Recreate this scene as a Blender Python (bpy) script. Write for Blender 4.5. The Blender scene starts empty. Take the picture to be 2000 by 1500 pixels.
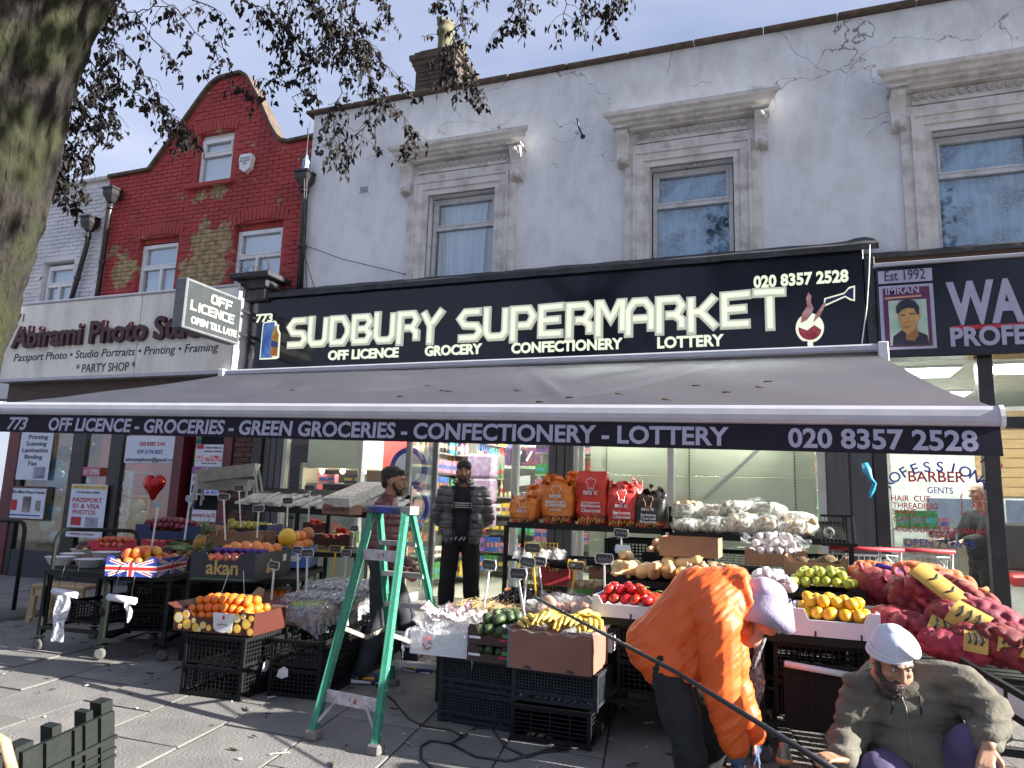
import bpy,bmesh,math,random
from math import sin,cos,pi,radians,sqrt,atan2
from mathutils import Vector,Matrix,Euler,noise
random.seed(7)
SC=bpy.context.scene
COL=SC.collection
FPX,PITCH,ROLL,YAW,EYE=1400.0,radians(9.5),radians(1.9),radians(20.2),1.42
_fw=Vector((-sin(YAW)*cos(PITCH),cos(YAW)*cos(PITCH),sin(PITCH)))
_rt0=Vector((cos(YAW),sin(YAW),0));_up0=_rt0 .cross(_fw)
_rt=_rt0*cos(ROLL)+_up0*sin(ROLL);_up=_up0*cos(ROLL)-_rt0*sin(ROLL)
cd=bpy.data.cameras.new('camera');cam=bpy.data.objects.new('camera',cd);COL.objects.link(cam)
cam.matrix_world=Matrix(((_rt.x,_up.x,-_fw.x,0),(_rt.y,_up.y,-_fw.y,0),(_rt.z,_up.z,-_fw.z,EYE),(0,0,0,1)))
cd.sensor_width=36;cd.lens=36*FPX/2000;cd.clip_start=.05;cd.clip_end=800
SC.camera=cam
SUN_EL,SUN_AZ=radians(21),radians(1)
EXPOSURE=2.0
w=bpy.data.worlds.new('World');SC.world=w;w.use_nodes=True
nt=w.node_tree;bg=nt.nodes['Background']
sky=nt.nodes.new('ShaderNodeTexSky');sky.sky_type='NISHITA';sky.sun_disc=False
sky.sun_elevation=SUN_EL;sky.sun_rotation=radians(90)-SUN_AZ;sky.dust_density=2.0;sky.air_density=1.0
geo=nt.nodes.new('ShaderNodeNewGeometry');nz=nt.nodes.new('ShaderNodeTexNoise')
mp=nt.nodes.new('ShaderNodeMapping');mp.inputs['Scale'].default_value=(1.2,1.2,3.0)
nt.links.new(geo.outputs['Incoming'],mp.inputs['Vector']);nt.links.new(mp.outputs[0],nz.inputs['Vector'])
nz.inputs['Scale'].default_value=1.3;nz.inputs['Detail'].default_value=5
rp=nt.nodes.new('ShaderNodeValToRGB');rp.color_ramp.elements[0].position=.40;rp.color_ramp.elements[1].position=.60
rp.color_ramp.elements[0].color=(1.35,1.62,2.5,1);rp.color_ramp.elements[1].color=(2.5,2.65,3.35,1)
nt.links.new(nz.outputs[0],rp.inputs[0])
mx=nt.nodes.new('ShaderNodeMix');mx.data_type='RGBA';mx.inputs[0].default_value=.82
nt.links.new(sky.outputs[0],mx.inputs[6]);nt.links.new(rp.outputs[0],mx.inputs[7]);nt.links.new(mx.outputs[2],bg.inputs[0])
bg.inputs[1].default_value=.075
sd=bpy.data.lights.new('sun','SUN');sd.energy=5.0;sd.angle=radians(.6);sd.color=(1,.95,.86)
so=bpy.data.objects.new('sun',sd);COL.objects.link(so)
_sv=Vector((cos(SUN_EL)*cos(SUN_AZ),cos(SUN_EL)*sin(SUN_AZ),sin(SUN_EL)))
so.rotation_euler=_sv.to_track_quat('Z','Y').to_euler();so.location=(5,0,12)
vs=SC.view_settings;vs.view_transform='Standard';vs.look='None';vs.gamma=1;vs.exposure=EXPOSURE;vs.use_curve_mapping=False
SC.cycles.max_bounces=6;SC.cycles.transparent_max_bounces=16
def ray(x,y):return _fw*FPX+_rt*(x-1000)-_up*(y-750)
def onY(x,y,Y):
 d=ray(x,y);return Vector((0,0,EYE))+d*(Y/d.y)
def onZ(x,y,z=0.0):
 d=ray(x,y);return Vector((0,0,EYE))+d*((z-EYE)/d.z)
MAT={}
def mat(name,col,rough=.7,col2=None,scale=8,detail=4,bump=0.,bscale=None,metal=0,spec=.5,emit=None,estr=0,alpha=1,trans=0,obj_var=0,contrast=(.35,.65),sub=0,coords='Object',stretch=None):
 if name in MAT:return MAT[name]
 m=bpy.data.materials.new(name);m.use_nodes=True;MAT[name]=m
 n=m.node_tree;b=n.nodes['Principled BSDF'];L=n.links.new
 c4=(*col,1)
 b.inputs['Base Color'].default_value=c4;b.inputs['Roughness'].default_value=rough;b.inputs['Metallic'].default_value=metal
 b.inputs['Specular IOR Level'].default_value=spec
 tc=n.nodes.new('ShaderNodeTexCoord');src=tc.outputs[coords]
 if stretch:
  mpn=n.nodes.new('ShaderNodeMapping');mpn.inputs['Scale'].default_value=stretch;L(src,mpn.inputs[0]);src=mpn.outputs[0]
 if col2 is None:col2=tuple(c*.78 for c in col)
 nn=n.nodes.new('ShaderNodeTexNoise');nn.inputs['Scale'].default_value=scale;nn.inputs['Detail'].default_value=detail
 nn.inputs['Roughness'].default_value=.6;L(src,nn.inputs['Vector'])
 r=n.nodes.new('ShaderNodeValToRGB');r.color_ramp.elements[0].position=contrast[0];r.color_ramp.elements[1].position=contrast[1]
 r.color_ramp.elements[0].color=c4;r.color_ramp.elements[1].color=(*col2,1);L(nn.outputs[0],r.inputs[0])
 last=r.outputs[0]
 if obj_var:
  oi=n.nodes.new('ShaderNodeObjectInfo');hs=n.nodes.new('ShaderNodeHueSaturation')
  mr=n.nodes.new('ShaderNodeMapRange');mr.inputs[3].default_value=1-obj_var;mr.inputs[4].default_value=1+obj_var
  L(oi.outputs['Random'],mr.inputs[0]);L(mr.outputs[0],hs.inputs['Value'])
  mr2=n.nodes.new('ShaderNodeMapRange');mr2 .inputs[3].default_value=.5+obj_var*.05;mr2 .inputs[4].default_value=.5-obj_var*.05
  L(oi.outputs['Random'],mr2 .inputs[0]);L(mr2 .outputs[0],hs.inputs['Hue'])
  L(last,hs.inputs['Color']);last=hs.outputs[0]
 L(last,b.inputs['Base Color'])
 if bump:
  n2=n.nodes.new('ShaderNodeTexNoise');n2 .inputs['Scale'].default_value=bscale or scale*4;n2 .inputs['Detail'].default_value=5;L(src,n2 .inputs['Vector'])
  bp=n.nodes.new('ShaderNodeBump');bp.inputs['Strength'].default_value=min(1,bump);bp.inputs['Distance'].default_value=.01
  L(n2 .outputs[0],bp.inputs['Height']);L(bp.outputs[0],b.inputs['Normal'])
 if emit:b.inputs['Emission Color'].default_value=(*emit,1);b.inputs['Emission Strength'].default_value=estr
 if alpha<1:b.inputs['Alpha'].default_value=alpha
 if trans:b.inputs['Transmission Weight'].default_value=trans
 if sub:b.inputs['Subsurface Weight'].default_value=sub;b.inputs['Subsurface Scale'].default_value=.01
 m['end']=0
 return m
def glass_mat(name,tint=(.9,.95,.95),refl=.12,clear=.85,fk=.6):
 """thin pane: mostly transparent with a fresnel reflection"""
 if name in MAT:return MAT[name]
 m=bpy.data.materials.new(name);m.use_nodes=True;MAT[name]=m;n=m.node_tree;L=n.links.new
 for q in list(n.nodes):n.nodes.remove(q)
 o=n.nodes.new('ShaderNodeOutputMaterial');t=n.nodes.new('ShaderNodeBsdfTransparent');g=n.nodes.new('ShaderNodeBsdfGlossy')
 t.inputs[0].default_value=(*[c*clear for c in tint],1);g.inputs['Roughness'].default_value=.03;g.inputs[0].default_value=(1,1,1,1)
 lw=n.nodes.new('ShaderNodeLayerWeight');lw.inputs[0].default_value=.35;ma=n.nodes.new('ShaderNodeMath');ma.operation='MULTIPLY_ADD'
 ma.inputs[1].default_value=fk;ma.inputs[2].default_value=refl;ma.use_clamp=True
 mm=n.nodes.new('ShaderNodeMixShader');L(lw.outputs['Fresnel'],ma.inputs[0]);L(ma.outputs[0],mm.inputs[0]);L(t.outputs[0],mm.inputs[1]);L(g.outputs[0],mm.inputs[2]);L(mm.outputs[0],o.inputs[0])
 return m
def film_mat(name,col=(.9,.92,.95),cover=.35,rough=.15):
 """crinkled clear plastic film"""
 if name in MAT:return MAT[name]
 m=bpy.data.materials.new(name);m.use_nodes=True;MAT[name]=m;n=m.node_tree;L=n.links.new
 b=n.nodes['Principled BSDF'];b.inputs['Base Color'].default_value=(*col,1);b.inputs['Roughness'].default_value=rough
 tr=n.nodes.new('ShaderNodeBsdfTransparent');mm=n.nodes.new('ShaderNodeMixShader');o=n.nodes['Material Output']
 tc=n.nodes.new('ShaderNodeTexCoord');nn=n.nodes.new('ShaderNodeTexNoise');nn.inputs['Scale'].default_value=16;nn.inputs['Detail'].default_value=4;nn.inputs['Distortion'].default_value=1.5
 L(tc.outputs['Object'],nn.inputs['Vector'])
 r=n.nodes.new('ShaderNodeMapRange');r.inputs[1].default_value=.4;r.inputs[2].default_value=.65;r.inputs[3].default_value=cover*.55;r.inputs[4].default_value=min(1,cover*1.7)
 L(nn.outputs[0],r.inputs[0]);L(r.outputs[0],mm.inputs[0]);L(tr.outputs[0],mm.inputs[1]);L(b.outputs[0],mm.inputs[2]);L(mm.outputs[0],o.inputs[0])
 bp=n.nodes.new('ShaderNodeBump');bp.inputs['Strength'].default_value=.9;bp.inputs['Distance'].default_value=.02;L(nn.outputs[0],bp.inputs['Height']);L(bp.outputs[0],b.inputs['Normal'])
 return m
class MB:
 def __init__(s):s.v=[];s.f=[];s.mi=[];s.sm=[];s.M=Matrix.Identity(4);s.cur=0
 def add(s,vs_,fs,sm=False,m=None):
  k=len(s.v);mi=s.cur if m is None else m
  s.v+=[s.M@Vector(p)for p in vs_]
  for f in fs:s.f.append(tuple(k+i for i in f));s.mi.append(mi);s.sm.append(sm)
  return s
 def box(s,x0,y0,z0,x1,y1,z1,m=None):
  V=[(x0,y0,z0),(x1,y0,z0),(x1,y1,z0),(x0,y1,z0),(x0,y0,z1),(x1,y0,z1),(x1,y1,z1),(x0,y1,z1)]
  return s.add(V,[(0,3,2,1),(4,5,6,7),(0,1,5,4),(1,2,6,5),(2,3,7,6),(3,0,4,7)],m=m)
 def cbox(s,x0,y0,z0,x1,y1,z1,c=.01,m=None):
  """box with chamfered edges"""
  V=[];idx={}
  for i,x in enumerate((x0,x1)):
   for j,y in enumerate((y0,y1)):
    for k,z in enumerate((z0,z1)):
     sx,sy,sz=(1-2*i)*c,(1-2*j)*c,(1-2*k)*c
     idx[i,j,k]=(len(V),len(V)+1,len(V)+2)
     V+=[(x,y+sy,z+sz),(x+sx,y,z+sz),(x+sx,y+sy,z)]
  F=[]
  def q(a,b,c_,d):F.append((a,b,c_,d))
  for ax in range(3):
   for side in(0,1):
    o=[(0,0),(1,0),(1,1),(0,1)]
    if side==0:o=o[::-1]
    if ax==1:o=o[::-1]
    r=[]
    for a,b in o:
     key=[0,0,0];key[ax]=side;rest=[t for t in range(3)if t!=ax];key[rest[0]]=a;key[rest[1]]=b
     r.append(idx[tuple(key)][ax])
    q(*r)
  for ax in range(3):
   rest=[t for t in range(3)if t!=ax]
   for a in(0,1):
    for b in(0,1):
     k0=[0,0,0];k1=[0,0,0];k1[ax]=1
     k0[rest[0]]=k1[rest[0]]=a;k0[rest[1]]=k1[rest[1]]=b
     i0,i1=idx[tuple(k0)],idx[tuple(k1)]
     r=[i0[rest[0]],i1[rest[0]],i1[rest[1]],i0[rest[1]]]
     if(a^b)^(ax==1):r=r[::-1]
     q(*r)
  for(i,j,k),t in idx.items():F.append(t if(i+j+k)%2==0 else t[::-1])
  return s.add(V,F,m=m)
 def bar(s,p0,p1,wd,ht=None,up=(0,0,1),m=None):
  """rectangular bar between two points"""
  ht=ht or wd;p0=Vector(p0);p1=Vector(p1);d=(p1-p0).normalized();u=Vector(up)
  if abs(d.dot(u))>.98:u=Vector((0,1,0))if abs(d.y)<.9 else Vector((1,0,0))
  r=d.cross(u).normalized();u=r.cross(d)
  V=[p+r*(a*wd/2)+u*(b*ht/2)for p in(p0,p1)for a,b in((-1,-1),(1,-1),(1,1),(-1,1))]
  return s.add(V,[(0,1,2,3),(7,6,5,4),(0,4,5,1),(1,5,6,2),(2,6,7,3),(3,7,4,0)],m=m)
 def tube(s,pts,r,n=8,caps=True,m=None,sm=True):
  pts=[Vector(p)for p in pts];V=[];F=[];prev=None
  for i,p in enumerate(pts):
   d=(pts[min(i+1,len(pts)-1)]-pts[max(i-1,0)]).normalized()
   if prev is None:
    u=Vector((0,0,1))if abs(d.z)<.9 else Vector((1,0,0))
   else:u=prev
   a=d.cross(u).normalized();u=a.cross(d).normalized();prev=u
   rr=r[i]if isinstance(r,(list,tuple))else r
   V+=[p+(a*cos(2*pi*k/n)+u*sin(2*pi*k/n))*rr for k in range(n)]
  for i in range(len(pts)-1):
   for k in range(n):F.append((i*n+k,i*n+(k+1)%n,(i+1)*n+(k+1)%n,(i+1)*n+k))
  s.add(V,F,sm,m)
  if caps:
   b=len(s.v)-len(V);s.f.append(tuple(b+k for k in range(n))[::-1]);s.f.append(tuple(len(s.v)-n+k for k in range(n)))
   s.mi+=[s.cur if m is None else m]*2;s.sm+=[False]*2
  return s
 def lathe(s,prof,n=16,c=(0,0,0),ax='z',m=None,sm=True):
  V=[];F=[]
  for r,z in prof:
   for k in range(n):
    a=2*pi*k/n;x,y=r*cos(a),r*sin(a)
    V.append({'z':(c[0]+x,c[1]+y,c[2]+z),'y':(c[0]+x,c[1]+z,c[2]+y),'x':(c[0]+z,c[1]+x,c[2]+y)}[ax])
  for i in range(len(prof)-1):
   for k in range(n):
    q=(i*n+k,i*n+(k+1)%n,(i+1)*n+(k+1)%n,(i+1)*n+k);F.append(q[::-1]if ax=='y' else q)
  return s.add(V,F,sm,m)
 def prism(s,poly,t,o=(0,0,0),ax='y',m=None):
  """poly is a list of (a, b) in the plane facing -y (a=x, b=z); thickness t goes behind it; ax z: (x,y) poly raised by t"""
  n=len(poly);o=Vector(o)
  if ax=='y':V=[o+Vector((a,0,b))for a,b in poly]+[o+Vector((a,t,b))for a,b in poly]
  elif ax=='z':V=[o+Vector((a,b,0))for a,b in poly]+[o+Vector((a,b,t))for a,b in poly]
  else:V=[o+Vector((0,a,b))for a,b in poly]+[o+Vector((t,a,b))for a,b in poly]
  F=[tuple(range(n)),tuple(range(n,2*n))[::-1]]+[(i,i+n,(i+1)%n+n,(i+1)%n)for i in range(n)]
  return s.add(V,F,m=m)
 def ell(s,c,r,nu=10,nv=7,m=None,R=None,jit=0):
  V=[];F=[];c=Vector(c);r=(r,r,r)if isinstance(r,(int,float))else r
  def P(u,v):
   p=Vector((r[0]*sin(v)*cos(u),r[1]*sin(v)*sin(u),r[2]*cos(v)))
   if jit:p*=1+jit*noise.noise(p*3/max(r)+c*7)
   if R:p=R@p
   return c+p
  V.append(P(0,0))
  for j in range(1,nv):
   for i in range(nu):V.append(P(2*pi*i/nu,pi*j/nv))
  V.append(P(0,pi));e=len(V)-1
  for i in range(nu):
   F.append((0,1+i,1+(i+1)%nu))
   for j in range(nv-2):a=1+j*nu;F.append((a+i,a+nu+i,a+nu+(i+1)%nu,a+(i+1)%nu))
   a=1+(nv-2)*nu;F.append((a+i,e,a+(i+1)%nu))
  return s.add(V,F,True,m)
 def cap(s,a,b,ra,rb,n=12):
  """closed tapered capsule"""
  a=Vector(a);b=Vector(b);d=b-a;L=d.length;q=d.to_track_quat('Z','Y').to_matrix().to_4x4();q.translation=a
  prof=[(.001,-ra)]+[(ra*cos(t),-ra*sin(t))for t in(1.1,.7,.3)]+[(ra,0),(rb,L)]+[(rb*cos(t),L+rb*sin(t))for t in(.3,.7,1.1)]+[(.001,L+rb)]
  M0=s.M;s.M=M0@q;k=len(s.v);s.lathe(prof,n);s.M=M0
  s.f.append(tuple(k+i for i in range(n))[::-1]);e=len(s.v)-n;s.f.append(tuple(e+i for i in range(n)));s.mi+=[s.cur]*2;s.sm+=[True]*2
  return s
 def grid(s,nx,ny,fn,m=None,sm=True,thick=0):
  V=[fn(i/(nx-1),j/(ny-1))for j in range(ny)for i in range(nx)]
  F=[(j*nx+i,j*nx+i+1,(j+1)*nx+i+1,(j+1)*nx+i)for j in range(ny-1)for i in range(nx-1)]
  return s.add(V,F,sm,m)
 def mesh(s,name,mats):
  me=bpy.data.meshes.new(name);me.from_pydata(s.v,[],s.f)
  for mm in(mats if isinstance(mats,(list,tuple))else[mats]):me.materials.append(mm)
  me.polygons.foreach_set('material_index',s.mi);me.polygons.foreach_set('use_smooth',s.sm);me.update()
  return me
 def build(s,name,mats,parent=None,loc=None,rz=0,kind=None):
  return place(s.mesh(name,mats),name,parent,loc,rz,kind)
def place(me,name,parent=None,loc=None,rz=0,kind=None,rot=None):
 o=bpy.data.objects.new(name,me);COL.objects.link(o)
 if parent:o.parent=parent
 if loc is not None:o.location=loc
 o.rotation_euler=rot if rot is not None else(0,0,rz)
 if kind:o['kind']=kind
 return o
def tag(o,label,cat,group=None,kind=None):
 o['label']=label;o['category']=cat
 if group:o['group']=group
 if kind:o['kind']=kind
 return o
def thing(name,label,cat,loc=(0,0,0),rz=0,group=None):
 o=bpy.data.objects.new(name,None);o.empty_display_size=.1;COL.objects.link(o);o.location=loc;o.rotation_euler=(0,0,rz)
 return tag(o,label,cat,group)
def copy_tree(o,parent=None):
 c=o.copy();COL.objects.link(c);c.parent=parent
 for ch in list(o.children):copy_tree(ch,c)
 return c
def copy_thing(o,label,loc=None,rz=None,group=None):
 c=copy_tree(o);c['label']=label
 if loc is not None:c.location=loc
 if rz is not None:c.rotation_euler=(0,0,rz)
 if group:c['group']=group
 return c
def text_mesh(body,size,ext=0.004,bold=0.,shear=0.,spacing=1.,align='LEFT',width=None,line=1.):
 cu=bpy.data.curves.new('t','FONT');cu.body=body;cu.size=size;cu.extrude=ext;cu.offset=bold*size;cu.shear=shear
 cu.space_character=spacing;cu.align_x=align;cu.space_line=line;cu.resolution_u=3
 o=bpy.data.objects.new('t',cu);COL.objects.link(o)
 dg=bpy.context.evaluated_depsgraph_get();dg.update();me=bpy.data.meshes.new_from_object(o.evaluated_get(dg));bpy.data.objects.remove(o);bpy.data.curves.remove(cu)
 xs=[v.co.x for v in me.vertices]
 if width and xs:
  k=width/(max(xs)-min(xs));x0=min(xs)
  for v in me.vertices:v.co.x=(v.co.x-x0)*k
 for v in me.vertices:v.co=Vector((v.co.x,-v.co.z,v.co.y))
 return me
def text(body,size,m,parent,loc,name='lettering',rz=0,**k):
 me=text_mesh(body,size,**k);me.materials.clear();me.materials.append(m);me.name=name
 return place(me,name,parent,loc,rz)
GL={'S':[[(1.0,.97),(.3,.97),(.08,.75),(.28,.53),(.8,.5),(.98,.3),(.78,.1),(.0,.1)]],'U':[[(.1,1.12),(.1,.25),(.24,.1),(.76,.1),(.9,.25),(.9,1.05)]],'D':[[(.1,.1),(.1,.95),(.65,.95),(.92,.62),(.92,.4),(.68,.1),(.0,.1)]],'B':[[(.1,.1),(.1,.95),(.75,.95),(.9,.76),(.7,.53),(.25,.53)],[(.68,.53),(.94,.34),(.76,.1),(.0,.1)]],'R':[[(.1,-.12),(.1,.95),(.75,.95),(.92,.74),(.72,.48),(.3,.48)],[(.62,.5),(.9,.32),(.9,.02)]],'Y':[[(.06,1.0),(.42,.5),(.42,-.14)],[(.98,1.05),(.45,.52)]],'P':[[(.1,-.14),(.1,.95),(.74,.95),(.93,.7),(.74,.42),(.25,.42)]],'E':[[(1.04,.97),(.12,.95),(.12,.1),(1.0,.1)],[(.12,.53),(.9,.55)]],'M':[[(.1,-.12),(.1,.96),(.22,.96),(.56,.45),(.9,.96),(1.02,.96),(1.02,.02)]],'A':[[(.1,-.14),(.1,.7),(.32,.95),(.72,.95),(.94,.7),(.94,.02)],[(.2,.42),(.9,.42)]],'K':[[(.1,-.14),(.1,1.0)],[(.95,.98),(.42,.52),(.98,.02)],[(.1,.52),(.5,.52)]],'T':[[(-.08,.99),(1.06,.97)],[(.5,.9),(.5,-.14)]],'O':[[(.1,.25),(.1,.8),(.25,.95),(.8,.95),(.92,.8),(.92,.25),(.78,.1),(.24,.1),(.1,.25),(.1,.5)]],'F':[[(1.0,.95),(.12,.95),(.12,-.04)],[(.12,.5),(.85,.5)]],'L':[[(.1,1.1),(.1,.1),(.9,.1)]],'I':[[(.2,1.0),(.2,.0)]],'C':[[(1.0,.95),(.25,.95),(.1,.8),(.1,.25),(.25,.1),(1.0,.1)]],'N':[[(.1,-.04),(.1,.95),(.2,.95),(.85,.15),(.92,.15),(.92,1.05)]],}
def glyph(ch,wd,ht,st,ext,m,parent,loc,name='letter'):
 mb=MB()
 for pl in GL[ch]:
  P=[Vector((a*wd,b*ht))for a,b in pl];n=len(P);Ls=[];Rs=[]
  for i in range(n):
   d0=(P[i]-P[i-1]).normalized()if i else(P[1]-P[0]).normalized()
   d1=(P[i+1]-P[i]).normalized()if i<n-1 else d0
   n0=Vector((-d0 .y,d0 .x));n1=Vector((-d1 .y,d1 .x));mm=(n0+n1).normalized();k=min(1.6,1/max(.3,mm.dot(n0)))
   Ls.append(P[i]+mm*k*st/2);Rs.append(P[i]-mm*k*st/2)
  V=[];
  for i in range(n):V+=[(Ls[i].x,0,Ls[i].y),(Rs[i].x,0,Rs[i].y),(Ls[i].x,-ext,Ls[i].y),(Rs[i].x,-ext,Rs[i].y)]
  b=.22
  F=[]
  for i in range(n-1):
   a=i*4;c=a+4
   F+=[(a+2,a+3,c+3,c+2)[::-1],(a,a+2,c+2,c),(a+1,c+1,c+3,a+3)]
  F+=[(0,1,3,2),((n-1)*4,(n-1)*4+2,(n-1)*4+3,(n-1)*4+1)]
  mb.add(V,F)
  V=[]
  for i in range(n):
   c=(Ls[i]+Rs[i])/2;l=c+(Ls[i]-c)*.55;r=c+(Rs[i]-c)*.55;V+=[(l.x,-ext*1.35,l.y),(r.x,-ext*1.35,r.y)]
  e0=(P[1]-P[0]).normalized()*st*.22;e1=(P[-2]-P[-1]).normalized()*st*.22
  for k in(0,1):V[k]=(V[k][0]+e0 .x,V[k][1],V[k][2]+e0 .y);V[-1-k]=(V[-1-k][0]+e1 .x,V[-1-k][1],V[-1-k][2]+e1 .y)
  mb.add(V,[(i*2,i*2+2,i*2+3,i*2+1)for i in range(n-1)],m=1)
 return mb.build(name,m,parent,loc)
def glyph_word(word,x0,z0,x1,ht,st,ext,m,parent,y=0,name='letter',gap=.1):
 units=[.5 if c==' ' else(.4 if c=='I' else 1.04)for c in word]
 tot=sum(units)+gap*(len(word)-1);wd=(x1-x0)/tot;x=x0
 for c,u in zip(word,units):
  if c!=' ':glyph(c,wd,ht,st,ext,m,parent,(x,y,z0),name)
  x+=(u+gap)*wd
def pos_mat(name,base,base2,under,blobs,amount,rough=.75,nscale=3.,edge_dark=None,bumpd=.006):
 """paint over masonry; flaked patches follow world position (blobs: x, z, rx, rz) plus scattered chips"""
 m=bpy.data.materials.new(name);m.use_nodes=True;MAT[name]=m;n=m.node_tree;L=n.links.new;b=n.nodes['Principled BSDF'];b.inputs['Roughness'].default_value=rough
 g=n.nodes.new('ShaderNodeNewGeometry');sx=n.nodes.new('ShaderNodeSeparateXYZ');L(g.outputs['Position'],sx.inputs[0])
 n1=n.nodes.new('ShaderNodeTexNoise');n1 .inputs['Scale'].default_value=nscale;n1 .inputs['Detail'].default_value=8;n1 .inputs['Roughness'].default_value=.65;L(g.outputs['Position'],n1 .inputs['Vector'])
 def M(op,a,bb,c=None):
  q=n.nodes.new('ShaderNodeMath');q.operation=op
  for i,v in enumerate((a,bb,c)):
   if v is None:continue
   if isinstance(v,(int,float)):q.inputs[i].default_value=v
   else:L(v,q.inputs[i])
  return q.outputs[0]
 tot=M('MULTIPLY_ADD',n1 .outputs[0],1.8,amount)
 for x,z,rx,rz,k in blobs:
  dx=M('DIVIDE',M('SUBTRACT',sx.outputs[0],x),rx);dz=M('DIVIDE',M('SUBTRACT',sx.outputs[2],z),rz)
  d=M('ADD',M('MULTIPLY',dx,dx),M('MULTIPLY',dz,dz));e=M('MULTIPLY',M('MAXIMUM',M('SUBTRACT',1.0,d),0.0),k)
  tot=M('ADD',tot,e)
 cut=n.nodes.new('ShaderNodeMapRange');cut.inputs[1].default_value=.655;cut.inputs[2].default_value=.665;L(tot,cut.inputs[0])
 n2=n.nodes.new('ShaderNodeTexNoise');n2 .inputs['Scale'].default_value=2.2;n2 .inputs['Detail'].default_value=6;L(g.outputs['Position'],n2 .inputs['Vector'])
 r=n.nodes.new('ShaderNodeValToRGB');r.color_ramp.elements[0].color=(*base,1);r.color_ramp.elements[1].color=(*base2,1);r.color_ramp.elements[0].position=.35;r.color_ramp.elements[1].position=.7;L(n2 .outputs[0],r.inputs[0])
 r2=n.nodes.new('ShaderNodeValToRGB');r2 .color_ramp.elements[0].color=(*under[0],1);r2 .color_ramp.elements[1].color=(*under[1],1)
 n3=n.nodes.new('ShaderNodeTexNoise');n3 .inputs['Scale'].default_value=9;n3 .inputs['Detail'].default_value=6;L(g.outputs['Position'],n3 .inputs['Vector']);L(n3 .outputs[0],r2 .inputs[0])
 r2 .color_ramp.elements[0].position=.4;r2 .color_ramp.elements[1].position=.6
 mx_=n.nodes.new('ShaderNodeMix');mx_.data_type='RGBA';L(cut.outputs[0],mx_.inputs[0]);L(r.outputs[0],mx_.inputs[6]);L(r2 .outputs[0],mx_.inputs[7]);L(mx_.outputs[2],b.inputs['Base Color'])
 bp=n.nodes.new('ShaderNodeBump');bp.inputs['Distance'].default_value=bumpd;bp.inputs['Strength'].default_value=.8
 h=M('SUBTRACT',M('MULTIPLY',n3 .outputs[0],.6),M('MULTIPLY',cut.outputs[0],.6));L(h,bp.inputs['Height']);L(bp.outputs[0],b.inputs['Normal'])
 return m
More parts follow.
